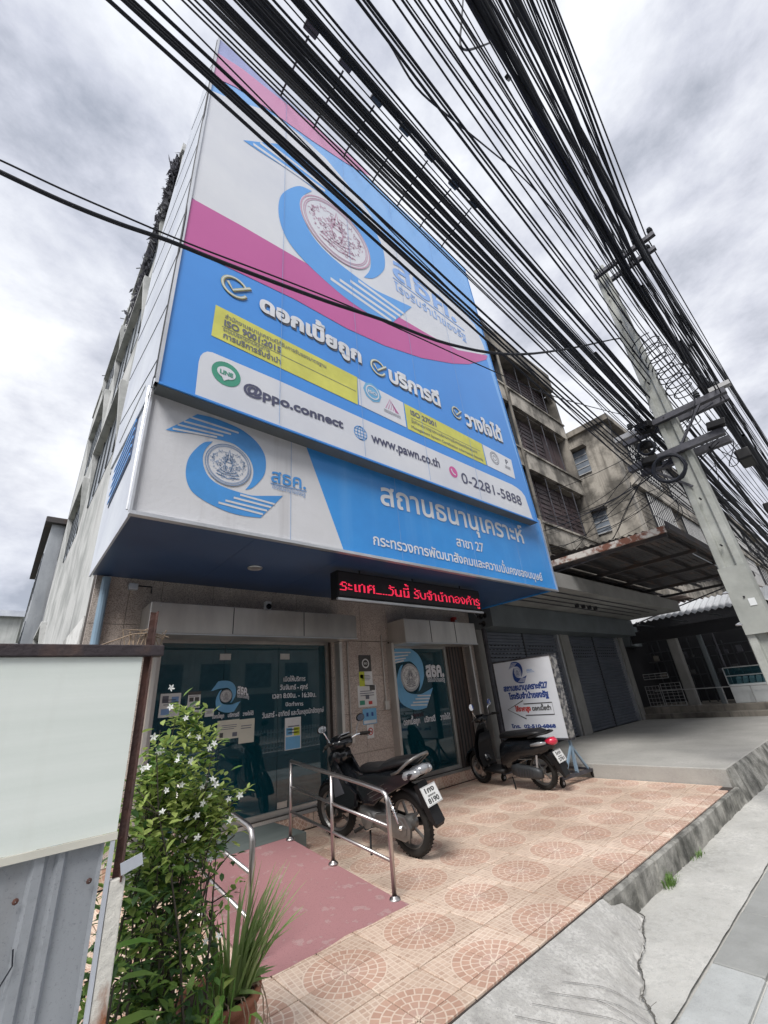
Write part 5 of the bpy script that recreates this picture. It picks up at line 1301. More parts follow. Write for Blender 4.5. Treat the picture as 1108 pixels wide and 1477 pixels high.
cable('bundle',(0.676,7.960,2.182,0.364,7.840),0.0221,wob=0.03,o_='first')
cable('bundle',(0.641,7.995,2.239,0.329,7.875),0.0289,wob=0.03,o_='second')
cable('bundle',(0.596,8.021,2.287,0.299,7.901),0.034,wob=0.03,o_='fourth')
cable('bundle',(0.565,8.043,2.335,0.267,7.923),0.0289,wob=0.03,o_='fifth')
cable('bundle',(0.570,7.954,2.241,0.314,7.834),0.0221,wob=0.03,o_='third')
cable('bundle',(0.309,8.141,2.603,0.082,8.021),0.0238,wob=0.03,o_='sixth')
cable('bundle',(0.267,8.166,2.659,0.044,8.046),0.0255,wob=0.03,o_='eighth')
cable('bundle',(0.268,8.055,2.592,0.062,7.935),0.0187,wob=0.03,o_='seventh')
cable('right',(0.598,7.909,2.332,0.225,7.789),0.00656,wob=0,o_='third')
cable('right',(0.478,8.171,2.456,0.211,8.051),0.00738,wob=0,o_='fifth')
cable('right',(0.476,8.155,2.480,0.187,8.035),0.00738,wob=0.012,o_='sixth')
cable('right',(0.471,8.224,2.541,0.160,8.104),0.00656,wob=0,o_='eighth')
cable('right',(0.445,8.247,2.585,0.132,8.127),0.01312,wob=0.012,o_='ninth')
cable('right',(0.570,8.088,2.559,0.100,7.968),0.00738,wob=0,o_='eleventh')
cable('right',(0.518,8.214,2.702,0.025,8.094),0.01066,wob=0,o_='thirteenth')
cable('right',(0.414,8.320,2.775,0.001,8.200),0.00656,wob=0,o_='fourteenth')
cable('right',(0.421,8.181,2.748,-0.023,8.061),0.01066,wob=0,o_='fifteenth')
cable('right',(0.437,8.294,2.818,-0.043,8.174),0.0082,wob=0,o_='sixteenth')
cable('right',(0.274,8.491,2.931,-0.069,8.371),0.01312,wob=0.012,o_='seventeenth')
cable('right',(0.358,8.482,2.958,-0.094,8.362),0.0082,wob=0,o_='eighteenth')
cable('right',(0.301,8.234,2.883,-0.115,8.114),0.00738,wob=0,o_='nineteenth')
cable('right',(0.310,8.368,2.970,-0.142,8.248),0.01312,wob=0.012,o_='twentieth')
cable('right',(0.311,8.332,2.979,-0.161,8.212),0.00656,wob=0.012,o_='twenty-first')
cable('right',(0.247,8.279,2.980,-0.179,8.159),0.01312,wob=0,o_='twenty-second')
cable('right',(0.239,8.583,3.139,-0.208,8.463),0.00738,wob=0,o_='twenty-third')
cable('right',(0.137,8.583,3.158,-0.223,8.463),0.01066,wob=0,o_='twenty-fourth')
cable('right',(0.466,5.851,1.522,0.202,5.731),0.00574,wob=0.01,o_='first')
cable('right',(0.430,5.539,1.448,0.159,5.419),0.00738,wob=0.01,o_='second')
cable('right',(0.387,5.343,1.408,0.127,5.223),0.00656,wob=0.01,o_='fourth')
cable('right',(0.368,5.143,1.369,0.092,5.023),0.0082,wob=0.01,o_='seventh')
cable('right',(0.278,5.053,1.376,0.057,4.933),0.00902,wob=0.01,o_='tenth')
cable('right',(0.245,4.978,1.371,0.036,4.858),0.0082,wob=0.01,o_='twelfth')
# sagging drop cables crossing from the pole in front of the billboard
def drop(pts,r,lab,mt='cable'):
    # smooth through the points
    P=[Vector(p) for p in pts]; out=[]
    for i in range(len(P)-1):
        a=P[max(i-1,0)];b=P[i];c=P[i+1];d=P[min(i+2,len(P)-1)]
        for k in range(5):
            t=k/5; out.append(.5*((2*b)+(c-a)*t+(2*a-5*b+4*c-d)*t*t+(3*b-a-3*c+d)*t**3))
    out.append(P[-1]); o=MB().tube(out,r,6,cap=False).build('drop_cable',mt,smooth=True); return tag(o,lab,'cable')
drop([(7.05,1.05,6.35),(7.768, 1.1, 7.315),(4.196, 1.15, 4.914),(2.809, 1.2, 4.047),(1.952, 1.25, 3.674),(1.349, 1.3, 3.548),(0.948, 1.35, 3.472),(0.596, 1.4, 3.429),(0.365, 1.45, 3.43),(0.157, 1.5, 3.443),(-0.032, 1.55, 3.442),(-0.232, 1.6, 3.457),(-0.442, 1.65, 3.495),(-0.58, 1.7, 3.55)],.011,'thick twisted black drop cable sagging from the pole across the middle of the billboard')
drop([(5.639, 1.15, 4.578),(3.449, 1.2, 3.887),(2.367, 1.25, 3.688),(1.638, 1.3, 3.598),(1.097, 1.35, 3.549),(0.673, 1.4, 3.498),(0.329, 1.45, 3.46),(0.152, 1.5, 3.48),(-0.041, 1.55, 3.504),(-0.245, 1.6, 3.528),(-0.457, 1.65, 3.563),(-0.592, 1.7, 3.601)],.0045,'hair-thin wire running just above the thick drop cable at left of the billboard')
drop([(1.188, 1, 7.321),(1.56, 1, 7.209),(1.882, 1, 6.86),(2.523, 1.02, 7.292),(3.522, 1.05, 8.073),(5.022, 1.1, 9.205),(6.722, 1.1, 9.635),(7.755, 1.05, 8.994),(7.627, 1, 7.46)],.010,'wavy black cable wandering across the fan of straight cables')
drop([(3.733, 0.7, 12.662),(3.112, 0.7, 10.365),(2.66, 0.7, 8.684),(2.781, 0.7, 8.735),(3.457, 0.7, 10.19),(4.391, 0.7, 12.264)],.014,'stiff bent cable loop sticking out left of the thick bundle at the top')
clz=bevel(MB().obox((5.448, 0.68, 14.399),.16,.10,.12,(1,.2,.9),(0,1,0)).build('cable_clamp','black_matt'),.01); tag(clz,'lumpy black splice clamp on the thick cable bundle, upper of two','cable clamp')
clz=bevel(MB().obox((4.708, 0.7, 11.481),.26,.07,.07,(1,.0,1.3),(0,1,0)).build('cable_clamp','black_matt'),.01); tag(clz,'toothed black clamp under the thick cable bundle, lower of two','cable clamp')
# tangle between the pole and the houses
rr=random.Random(12)
for i in range(34):
    a=Vector((7.0+rr.uniform(-.1,.3),rr.choice((.3,.6,1.2,1.4,1.6))+rr.uniform(-.1,.1),rr.uniform(4.0,5.3)))
    if i<17: b=Vector((rr.uniform(8.2,15),5.6,rr.uniform(3.9,6.3))); lab='thin slack house wire drooping from the pole to the shophouse fronts'; g='slack house wires'
    elif i<26: b=a+Vector((rr.uniform(-.8,1.2),rr.uniform(-.5,.5),rr.uniform(-.6,1.6))); lab='short loose wire looping around the crossarms of the pole'; g='loose loops at the pole'
    else: b=Vector((rr.uniform(18,34),rr.uniform(1.2,4),rr.uniform(3.6,7))); lab='messy cable trailing down the street beyond the pole'; g='trailing cables beyond the pole'
    sg=rr.uniform(.15,.6); P=[]
    for k in range(13): t=k/12; p=a.lerp(b,t); p.z-=4*sg*t*(1-t); p.y+=.12*math.sin(t*7+i)*t*(1-t)*4; P.append(p)
    tag(MB().tube(P,rr.uniform(.004,.008),5,cap=False).build('slack_wire','cable',smooth=True),lab,'cable',g)
# heavy bundles and boxes beyond the pole
for i in range(12):
    Y=.25+i*.13; z=rr.uniform(4.2,8.2) if i%3 else rr.uniform(4.3,5); P=[]
    sg=rr.uniform(.4,1.2)
    for k in range(14): t=k/13; P.append((7.1+31*t,Y+.25*math.sin(i+t*3)*t+t*.4,z-4*sg*t*(1-t)+.06*math.sin(9*t+i)))
    tag(MB().tube(P,rr.uniform(.015,.035),6,cap=False).build('sagging_cable','cable',smooth=True),'thick sagging cable strung onwards from the pole down the street','cable','thick cables beyond the pole')
for i,(x,y,z) in enumerate(((9.6,.45,4.9),(12.5,.6,4.6),(15.5,.9,4.4))):
    o=bevel(MB().obox((x,y,z),.5,.22,.22,(1,0,-.05),(0,1,0)).build('splice_box','black_matt'),.03); tag(o,('nearest','middle','farthest')[i]+' black splice box hanging on the cables right of the pole','splice box')
# ------------------------------------------------------------------ far side of the road (seen in the glass)
for i,(x,wd,h,mt) in enumerate(((-34,14,10,'pale_wall'),(-19,12,13,'old_conc'),(-6,11,9,'amber'),(6,13,12,'pale_wall'),(20,12,10,'old_conc'),(33,14,13,'pale_wall'))):
    ob=thing('opposite_building',('widest pale','tall stained','orange','tall pale','low stained','far tall pale')[i]+' building across the road, mirrored in the shop glass','building',(x,-22,-.3))
    MB().box(x,x+wd-.3,-30,-17.6,-.3,h).build('wall',mt,ob)
    for k in range(int(wd//3)):
        for z in range(3,int(h)-2,3): MB().box(x+.7+k*3,x+2.6+k*3,-17.59,-17.55,z,z+1.6).build('window','win',ob)
        MB().box(x+.5+k*3,x+2.9+k*3,-17.59,-17.54,0,2.6).build('shop_shutter','shutter',ob)
md=thing('median_fence','white upright-bar fence along the middle of the road','fence',(5,-7,-.33))
for z in(-.05,.55): MB().box(-20,30,-7.02,-6.98,z,z+.05).build('fence_rail','white',md)
fb_=MB()
for i in range(330): fb_.box(-20+i*.15,-19.97+i*.15,-7.015,-6.985,-.33,.7)
fb_.build('fence_bar','white',md,kind='stuff')
MB().box(-20,30,-7.2,-6.8,-.33,-.16).build('fence_kerb','white',md)

# ------------------------------------------------------------------ entrance ramp and handrails
rp=thing('entrance_ramp','faded red painted access ramp rising to the grey landing at the doors','ramp',(2.1,4,0))
def rz(y): return max(.004,min(.168,.004+(y-3.14)/(4.85-3.14)*.164))
mb=MB(); nx_,ny_=14,22; v=[];f=[]
xa=lambda t:1.50+1.16*t
for j in range(ny_+1):
    y=3.05+ (4.86-3.05)*j/ny_
    for i in range(nx_+1):
        x=xa(i/nx_); yy=y+(.035*nz(x,1,4)+.02*nz(x,2,12)-.03 if j==0 else 0); z=rz(y)+.002*nz(x,y,6)
        v.append((x,yy,z if j else .001))
for j in range(ny_):
    for i in range(nx_): a=j*(nx_+1)+i; f.append((a,a+1,a+nx_+2,a+nx_+1))
b0=len(v); e=[(j*(nx_+1)+nx_) for j in range(ny_+1)]; w0=[(v[k][0],v[k][1],-.01) for k in e]; v+=w0
for j in range(ny_): f.append((e[j],b0+j,b0+j+1,e[j+1]))
mb.add(v,f); mb.build('red_slope','ramp_red',rp,smooth=False)
MB().box(1.30,2.88,4.865,5.66,-.01,.169).build('grey_landing','landing',rp)
def handrail(x,label,flip=1):
    t=thing('handrail',label,'handrail',(x,3.15,0))
    ys=(3.16,3.99,4.78); zb=[rz(y) if y>3.2 else 0 for y in ys]; H_=.70
    top=[(x,ys[0],.0),(x,ys[0],H_-.07),(x,ys[0]+.02,H_-.02),(x,ys[0]+.07,H_+.005)]+[(x,ys[0]+.07+(ys[2]-ys[0]-.07)*k/6,H_+.012+.16*(k/6)) for k in range(1,7)]
    MB().tube(top,.0185,12).build('top_rail','steel_tube',t,smooth=True)
    for k,fz in enumerate((.34,.66)):
        MB().tube([(x,ys[0],H_*fz),(x,ys[2],.17+H_*fz)],.0135,10).build('middle_rail','steel_tube',t,smooth=True)
    for i,y in enumerate(ys):
        if i: MB().tube([(x,y,zb[i]),(x,y,H_+.012+.16*(y-ys[0])/(ys[2]-ys[0]))],.017,12).build('post','steel_tube',t,smooth=True)
        MB().lathe((x,y,zb[i]),(0,0,1),[(.001,.0),(.046,.0),(.046,.006),(.038,.018),(.022,.026),(.021,.03)],20).build('base_flange','steel_tube',t,smooth=True)
    return t
handrail(2.64,'polished steel handrail on the right edge of the red ramp, beside the motorcycle')
handrail(1.47,'polished steel handrail on the left edge of the red ramp, half hidden by plants')

# ------------------------------------------------------------------ two-wheelers (built in their own frame: x forward, y left)
LOCAL=True
def wheel(root,x,r,wd,spokes,name,yaw=0,rimmat='cast',disc=True,rimr=.62):
    tn=MB().lathe((0,0,0),(0,1,0),[(r*.74,-wd*.42),(r*.86,-wd*.5),(r*.955,-wd*.40),(r*.99,-wd*.18),(r,0),(r*.99,wd*.18),(r*.955,wd*.40),(r*.86,wd*.5),(r*.74,wd*.42),(r*.70,0)],40,closed=True)
    wo=tn.build(name,'rubber',root,smooth=True); wo.location=(x,0,r); wo.rotation_euler=(0,0,yaw)
    tr=MB()
    for k in range(44):
        for s in(-1,1):
            a=2*PI*(k+.5*(s>0))/44; c=Vector((math.cos(a),0,math.sin(a)))*r*.985; c.y=s*wd*.22; tr.obox(c,.010,wd*.34,.006,(-math.sin(a),s*.5,math.cos(a)),(0,1,0))
    tr.build('tread_block','rubber',wo,kind='stuff')
    rm_=MB().lathe((0,0,0),(0,1,0),[(r*.72,-wd*.36),(r*.76,-wd*.36),(r*.74,-wd*.2),(r*.69,0),(r*.74,wd*.2),(r*.76,wd*.36),(r*.72,wd*.36),(r*.66,wd*.1),(r*.66,-wd*.1)],40,closed=True)
    for k in range(spokes):
        a=2*PI*k/spokes; 
        for da in ((0,) if spokes<6 else (-.12,.12)):
            p0=Vector((math.cos(a+da)*.04,0,math.sin(a+da)*.04)); p1=Vector((math.cos(a+da*.6)*r*.69,0,math.sin(a+da*.6)*r*.69)); rm_.bar(p0,p1,.022,.018,(0,1,0))
    rm_.lathe((0,0,0),(0,1,0),[(.001,-.05),(.04,-.05),(.045,-.02),(.045,.02),(.04,.05),(.001,.05)],16)
    rm_.build('rim',rimmat,wo)
    if disc: MB().lathe((0,wd*.55,0),(0,1,0),[(r*.22,0),(r*.44,0),(r*.44,.004),(r*.22,.004)],28,closed=True).build('brake_disc','chrome',wo)
    return wo
def plate(root,c,ax,ay,w_,h_,lines,lab=None):
    """ax: plate right, ay: plate up"""
    pl=Pl(Vector(c),ax,ay); mb=MB(); ax=Vector(ax).normalized();ay=Vector(ay).normalized(); 
    mb.obox(pl.p(0,0,-.0015),w_,h_,.003,ax,ay); o=mb.build('number_plate','plate',root)
    m2=MB(); stroke(m2,pl,[(-w_/2+.006,-h_/2+.006),(w_/2-.006,-h_/2+.006),(w_/2-.006,h_/2-.006),(-w_/2+.006,h_/2-.006)],.0025,.001,True)
    for s,z,hh,ww in lines: text(m2,pl,s,(-w_*ww/2,z*h_),(w_*ww/2,z*h_),hh*h_,.045,.001)
    m2.build('plate_print','poster_d',o); return o
mc=thing('motorcycle','black underbone motorcycle with chromed grab rail parked beside the right handrail','motorcycle',(3.40,3.70,0),rot=R(92)); mc.rotation_euler=(R(-8),0,R(91.5))
WR=.285; FX=1.235
wheel(mc,0,WR,.085,5,'rear_wheel',0,disc=False); fw_=wheel(mc,FX,WR,.075,5,'front_wheel',R(14))
MB().lathe((0,0,0),(0,1,0),[(.001,-.06),(.065,-.055),(.075,.0),(.06,.055),(.001,.06)],20).build('hub','cast',bpy.data.objects['rear_wheel'])
# forks, steering
for s in(-1,1):
    MB().tube([(FX,s*.065,WR),(FX-.12,s*.065,.60),(FX-.20,s*.06,.82)],.018,10).build('fork_tube','chrome',mc,smooth=True)
    MB().tube([(FX,s*.065,WR-.02),(FX-.085,s*.065,.50)],.026,10).build('fork_slider','black_matt',mc,smooth=True)
ff=MB(); 
def fender(mb,cx,cz,r,a0,a1,hw,n=14,th=.012,flare=0):
    v=[];f=[]; m_=7
    for i in range(n+1):
        a=a0+(a1-a0)*i/n
        for j in range(m_):
            t=-1+2*j/(m_-1); rr=r+.03*(1-t*t)-.02*abs(t)**3; v.append((cx+rr*math.cos(a),hw*t*(1+flare*i/n),cz+rr*math.sin(a)))
    for i in range(n):
        for j in range(m_-1): a_=i*m_+j; f.append((a_,a_+1,a_+m_+1,a_+m_))
    mb.add(v,f)
fender(ff,FX,WR,WR+.025,R(5),R(165),.06); o=ff.build('front_fender','black_gloss',mc,smooth=True); sm=o.modifiers.new('s','SOLIDIFY'); sm.thickness=.006
# leg shield / front cowl
MB().loft([((1.06,0,.36),.05,.05,0),((1.06,0,.44),.12,.05,.1),((1.03,0,.58),.16,.055,.2),((.985,0,.72),.155,.05,.3),((.955,0,.82),.11,.045,.3),((.94,0,.87),.06,.03,.3)],14,2.6).build('leg_shield','black_gloss',mc,smooth=True)
for s in(-1,1):
    MB().prof([(1.07,.36),(1.10,.55),(1.03,.78),(.96,.84),(.90,.76),(.78,.62),(.62,.53),(.66,.40),(.80,.34),(.95,.32)],s*.125-.018,s*.125+.018,.06).build('side_cowl','black_gloss',mc)
    MB().prof([(1.01,.47),(1.0,.70),(.95,.74),(.88,.62),(.83,.52)],s*.147-.006,s*.147+.006,.05).build('grey_insert','greym',mc)
# front nose and headlight/handle cover
MB().loft([((1.15,0,.78),.04,.05,0),((1.11,0,.81),.11,.10,0),((1.02,0,.84),.14,.12,0),((.93,0,.86),.11,.09,0)],14).build('front_nose','black_gloss',mc,smooth=True)
hb=MB().loft([((1.08,0,.98),.04,.045,0),((1.05,0,.985),.11,.08,0),((.98,0,.995),.15,.085,0),((.89,0,1.0),.13,.065,0),((.83,0,.99),.07,.035,0)],14).build('handlebar_cover','black_gloss',mc,smooth=True)
MB().loft([((1.085,0,.975),.03,.03,0),((1.06,0,.98),.075,.05,0),((1.03,0,.985),.07,.05,0)],12).build('headlight','clear_lens',hb,smooth=True)
MB().obox((.895,0,1.072),.10,.13,.01,(1,0,-.5),(0,1,0)).build('instrument_glass','clear_lens',hb)
MB().obox((.860,0,1.055),.04,.16,.01,(1,0,-.6),(0,1,0)).build('instrument_trim','cast',hb)
for s in(-1,1):
    MB().tube([(.95,s*.09,1.0),(.91,s*.20,1.03),(.86,s*.26,1.035)],.012,8).build('handlebar','chrome',mc)
    MB().tube([(.875,s*.235,1.034),(.80,s*.335,1.025)],.019,10).build('hand_grip','rubber',mc,smooth=True)
    MB().tube([(.90,s*.23,1.04),(.88,s*.29,1.01),(.84,s*.34,.99)],.006,6).build('brake_lever','cast',mc)
    MB().tube([(.90,s*.20,1.04),(.91,s*.235,1.12),(.90,s*.27,1.17)],.007,6).build('mirror_stem','chrome',mc)
    mr=MB().loft([((.905,s*.29,1.205),.055,.035,0),((.895,s*.29,1.205),.065,.042,0),((.882,s*.29,1.205),.062,.04,0)],16,2.2).build('mirror_housing','black_matt',mc,smooth=True)
    MB().loft([((.8805,s*.29,1.205),.055,.034,0),((.8795,s*.29,1.205),.055,.034,0)],16,2.2).build('mirror_glass','mirror',mr)
# frame tunnel, engine
MB().loft([((.96,0,.68),.09,.12,0),((.82,0,.56),.10,.14,.4),((.64,0,.51),.10,.13,.1),((.45,0,.56),.11,.14,0)],12).build('centre_tunnel','black_gloss',mc,smooth=True)
en=MB(); en.loft([((.78,0,.33),.06,.06,0),((.70,0,.33),.085,.085,0),((.55,0,.32),.12,.105,0),((.42,0,.30),.12,.10,0),((.34,0,.30),.08,.07,0)],14); e_=en.build('engine_case','cast',mc,smooth=True)
fn=MB()
for k in range(8): fn.obox((.72+k*.020,0,.36+k*.004),.006,.16,.13,(1,0,.1),(0,1,0))
fn.build('cylinder_fin','black_matt',e_)
MB().lathe((.50,.12,.30),(0,1,0),[(.001,0),(.075,0),(.085,.01),(.08,.03),(.03,.04),(.001,.04)],22).build('magneto_cover','cast',e_)
MB().tube([(.74,-.05,.27),(.66,-.10,.18),(.35,-.13,.17),(.05,-.15,.22)],.018,10).build('exhaust_pipe','chrome',mc,smooth=True)
MB().tube([(.25,-.13,.20),(.05,-.14,.24),(-.16,-.14,.28)],.038,12).build('muffler','black_matt',mc,smooth=True)
# chain case on the left, big pale cover
MB().prof([(-.115,.285),(-.09,.20),(-.02,.165),(.10,.18),(.34,.235),(.42,.30),(.38,.36),(.25,.375),(.05,.39),(-.06,.375)],.085,.125,.05).build('chain_case','cast',mc)
MB().prof([(-.07,.285),(-.05,.225),(.0,.205),(.28,.255),(.32,.30),(.22,.335),(.0,.35)],.123,.131,.03).build('chain_case_rib','cast',mc)
MB().lathe((0,.12,WR),(0,1,0),[(.001,.0),(.022,.0),(.022,.02),(.012,.035),(.001,.035)],10).build('axle_nut','chrome',mc)
for s in(-1,1):
    MB().bar((0,s*.085,WR),(.40,s*.08,.34),.022,.035).build('swing_arm','black_matt',mc)
    sh=MB().tube([(.03,s*.125,WR+.03),(.16,s*.125,.62)],.013,8).build('shock_absorber','chrome',mc)
    P=[]; a=Vector((.055,s*.125,.39)); b=Vector((.15,s*.125,.60)); ax=(b-a).normalized(); u_=ax.orthogonal().normalized(); w2=ax.cross(u_)
    for k in range(121): t=k/120; an=2*PI*9*t; P.append(a.lerp(b,t)+u_*.025*math.cos(an)+w2*.025*math.sin(an))
    MB().tube(P,.0045,5).build('coil_spring','chrome',sh)
    MB().lathe((.155,s*.125,.60),(.25,0,.9),[(.001,-.03),(.028,-.03),(.028,.03),(.001,.03)],12).build('shock_cap','black_matt',sh)
# body side panels
for s in(-1,1):
    MB().prof([(.52,.44),(.60,.56),(.56,.70),(.30,.74),(.0,.745),(-.22,.77),(-.30,.76),(-.22,.68),(.0,.60),(.22,.52),(.36,.44)],s*.12-.03,s*.12+.03,.05).build('side_panel','black_gloss',mc)
    st_=MB()
    for k in range(3): st_.bar((.40-.03*k,s*.156,.55-.03*k),(.12-.04*k,s*.156,.66-.035*k),.003,.012,(0,s,0))
    st_.build('side_stripe','cast',mc)
MB().loft([((.58,0,.66),.05,.05,0),((.50,0,.70),.10,.07,0),((.30,0,.70),.13,.07,0),((.05,0,.72),.14,.06,0),((-.15,0,.74),.12,.05,0),((-.30,0,.76),.07,.035,0)],14).build('tail_body','black_gloss',mc,smooth=True)
seat=MB().loft([((.62,0,.72),.04,.03,0),((.56,0,.745),.09,.045,0),((.40,0,.755),.125,.04,0),((.20,0,.77),.135,.04,0),((.12,0,.80),.13,.05,0),((-.05,0,.825),.125,.045,0),((-.20,0,.845),.11,.035,0),((-.25,0,.85),.06,.02,0)],16,2.8).build('seat','seatm',mc,smooth=True)
MB().tube([(.0,.135,.74),(-.12,.155,.775),(-.27,.15,.86),(-.315,.10,.885),(-.32,0,.89),(-.315,-.10,.885),(-.27,-.15,.86),(-.12,-.155,.775),(.0,-.135,.74)],.014,10).build('grab_rail','cast',mc,smooth=True)
MB().loft([((-.22,0,.755),.10,.04,0),((-.30,0,.765),.085,.045,0),((-.36,0,.77),.05,.03,0)],14).build('tail_light','clear_lens',mc,smooth=True)
for s in(-1,1): MB().loft([((-.10,s*.115,.72),.02,.02,0),((-.20,s*.12,.735),.04,.045,0),((-.30,s*.10,.75),.035,.04,0),((-.35,s*.085,.755),.012,.015,0)],12).build('rear_indicator','clear_lens',mc,smooth=True)
rf=MB(); fender(rf,0,WR,WR+.05,R(35),R(150),.075,flare=0); o=rf.build('rear_fender','black_matt',mc,smooth=True); o.modifiers.new('s','SOLIDIFY').thickness=.006
MB().prof([(-.26,.66),(-.20,.64),(-.33,.36),(-.40,.30),(-.42,.33)],-.065,.065,.03).build('mud_flap','black_matt',mc)
plate(mc,(-.365,0,.555),(0,-1,0),(.42,0,.9),.21,.165,((TX['p1'],.14,.24,.62),(TX['p2'],-.06,.08,.5),(TX['p3'],-.38,.24,.72)))
MB().bar((-.30,0,.60),(-.35,0,.55),.10,.01).build('plate_bracket','black_matt',mc)
MB().tube([(.52,.10,.20),(.46,.17,.09),(.42,.215,-.025)],.011,8).build('side_stand','black_matt',mc); MB().tube([(.60,-.16,.22),(.60,.17,.22)],.011,8).build('foot_bar','black_matt',mc)
for s in(-1,1): MB().tube([(.60,s*.14,.225),(.60,s*.24,.225)],.018,8).build('foot_peg','rubber',mc)
MB().tube([(.66,.13,.24),(.52,.15,.21),(.40,.14,.25)],.008,6).build('gear_lever','chrome',mc)
for k in range(4): MB().tube([(.93,.05-.03*k,.97),(1.02,.09-.05*k,.92),(1.02,.06-.03*k,.80)],.005,5).build('control_cable','cable',mc)

# scooter
sc_=thing('scooter','black retro scooter with red tail lamp parked in front of the wheeled signboard','scooter',(6.46,4.05,0)); sc_.rotation_euler=(R(-7),0,R(86))
SR=.245;SX=1.22
wheel(sc_,0,SR,.095,5,'rear_wheel',0,disc=False); wheel(sc_,SX,SR,.085,5,'front_wheel',R(-10))
for s in(-1,1): MB().tube([(SX,s*.065,SR),(SX-.10,s*.065,.50),(SX-.15,s*.05,.62)],.020,10).build('fork_tube','cast',sc_,smooth=True)
ff=MB(); fender(ff,SX,SR,SR+.03,R(-2),R(158),.075); o=ff.build('front_fender','black_gloss',sc_,smooth=True); o.modifiers.new('s','SOLIDIFY').thickness=.008
MB().loft([((1.05,0,.28),.15,.035,.1),((1.09,0,.42),.20,.05,.15),((1.07,0,.58),.205,.055,.2),((1.03,0,.74),.17,.05,.28),((.985,0,.86),.12,.045,.3),((.96,0,.92),.06,.03,.3)],18,2.6).build('front_apron','black_gloss',sc_,smooth=True)
MB().loft([((.99,0,.28),.17,.02,.1),((1.02,0,.45),.18,.02,.15),((.99,0,.62),.175,.02,.2),((.96,0,.76),.14,.02,.28)],16,3).build('inner_shield','black_matt',sc_,smooth=True)
hb=MB().loft([((1.05,0,.97),.03,.03,0),((1.03,0,.98),.10,.06,0),((.97,0,.99),.14,.062,0),((.89,0,.985),.10,.045,0)],16).build('handlebar_cover','black_gloss',sc_,smooth=True)
MB().lathe((1.045,0,.985),(1,0,0),[(.001,.03),(.05,.025),(.062,.0),(.062,-.03)],22).build('headlight','clear_lens',hb,smooth=True)
for s in(-1,1):
    MB().tube([(.92,s*.12,1.0),(.86,s*.22,1.02)],.012,8).build('handlebar','black_matt',sc_)
    MB().tube([(.87,s*.21,1.018),(.80,s*.31,1.015)],.02,10).build('hand_grip','rubber',sc_,smooth=True)
    MB().tube([(.90,s*.2,1.03),(.90,s*.30,.99)],.006,6).build('brake_lever','cast',sc_)
    MB().tube([(.91,s*.17,1.03),(.93,s*.20,1.12),(.90,s*.23,1.17)],.007,6).build('mirror_stem','chrome',sc_)
    mr=MB().lathe((.90,s*.235,1.205),(-1,0,.05),[(.001,-.014),(.04,-.012),(.055,.0),(.052,.006)],22).build('mirror_housing','chrome',sc_,smooth=True)
    MB().lathe((.893,s*.235,1.205),(-1,0,.05),[(.001,.0),(.05,.0)],22).build('mirror_glass','mirror',mr)
MB().loft([((1.02,0,.24),.15,.03,0),((.80,0,.235),.17,.035,0),((.60,0,.24),.17,.04,0)],14,3.5).build('footboard','black_matt',sc_,smooth=True)
MB().loft([((.64,0,.32),.13,.09,0),((.58,0,.45),.17,.20,0),((.42,0,.50),.19,.20,0),((.18,0,.55),.20,.155,0),((-.05,0,.57),.185,.13,0),((-.24,0,.60),.13,.09,0),((-.34,0,.62),.06,.05,0)],18,2.4).build('rear_body','black_gloss',sc_,smooth=True)
MB().loft([((.60,0,.70),.06,.03,0),((.54,0,.735),.12,.04,0),((.35,0,.745),.155,.042,0),((.10,0,.76),.165,.045,0),((-.10,0,.775),.15,.045,0),((-.22,0,.77),.09,.03,0)],18,2.8).build('seat','seatm',sc_,smooth=True)
MB().tube([(-.02,.16,.72),(-.22,.15,.765),(-.32,.08,.775),(-.33,0,.777),(-.32,-.08,.775),(-.22,-.15,.765),(-.02,-.16,.72)],.013,8).build('grab_rail','black_matt',sc_,smooth=True)
MB().loft([((-.26,0,.65),.10,.05,0),((-.34,0,.655),.085,.055,0),((-.385,0,.65),.04,.03,0)],16,2.2).build('tail_light','red_lens',sc_,smooth=True)
for s in(-1,1):
    MB().loft([((-.05,s*.175,.63),.012,.02,0),((-.18,s*.15,.645),.02,.028,0),((-.28,s*.115,.65),.012,.015,0)],10).build('rear_indicator','clear_lens',sc_,smooth=True)
    MB().bar((.22,s*.195,.44),(-.02,s*.19,.45),.006,.018,(0,1,0)).build('side_badge','cast',sc_)
cv=MB().loft([((.42,.13,.27),.05,.07,0),((.30,.14,.275),.06,.095,0),((.10,.145,.265),.055,.085,0),((-.04,.145,.25),.05,.075,0),((-.10,.14,.245),.03,.05,0)],14).build('transmission_case','dkgrey',sc_,smooth=True)
for k in range(6): MB().bar((.30-k*.05,.205,.21),(.27-k*.05,.205,.32),.004,.012,(0,1,0)).build('case_rib','arm',cv)
MB().tube([(-.02,.13,.28),(-.08,.13,.52)],.016,8).build('shock_absorber','arm_light',sc_)
MB().tube([(.3,-.12,.17),(.0,-.16,.22),(-.32,-.17,.30)],.045,12).build('muffler','black_matt',sc_,smooth=True)
rf=MB(); fender(rf,0,SR,SR+.04,R(60),R(160),.07); o=rf.build('rear_fender','black_matt',sc_,smooth=True); o.modifiers.new('s','SOLIDIFY').thickness=.006
MB().prof([(-.26,.52),(-.20,.50),(-.34,.26),(-.40,.19),(-.42,.22),(-.36,.38)],-.07,.07,.03).build('mud_flap','black_matt',sc_)
plate(sc_,(-.375,0,.46),(0,-1,0),(.4,0,.9),.20,.16,((TX['p4'],.14,.24,.62),(TX['p2'],-.06,.08,.5),(TX['p5'],-.38,.24,.72)))
MB().tube([(.50,.10,.16),(.44,.16,.07),(.41,.20,-.02)],.011,8).build('side_stand','black_matt',sc_)
LOCAL=False

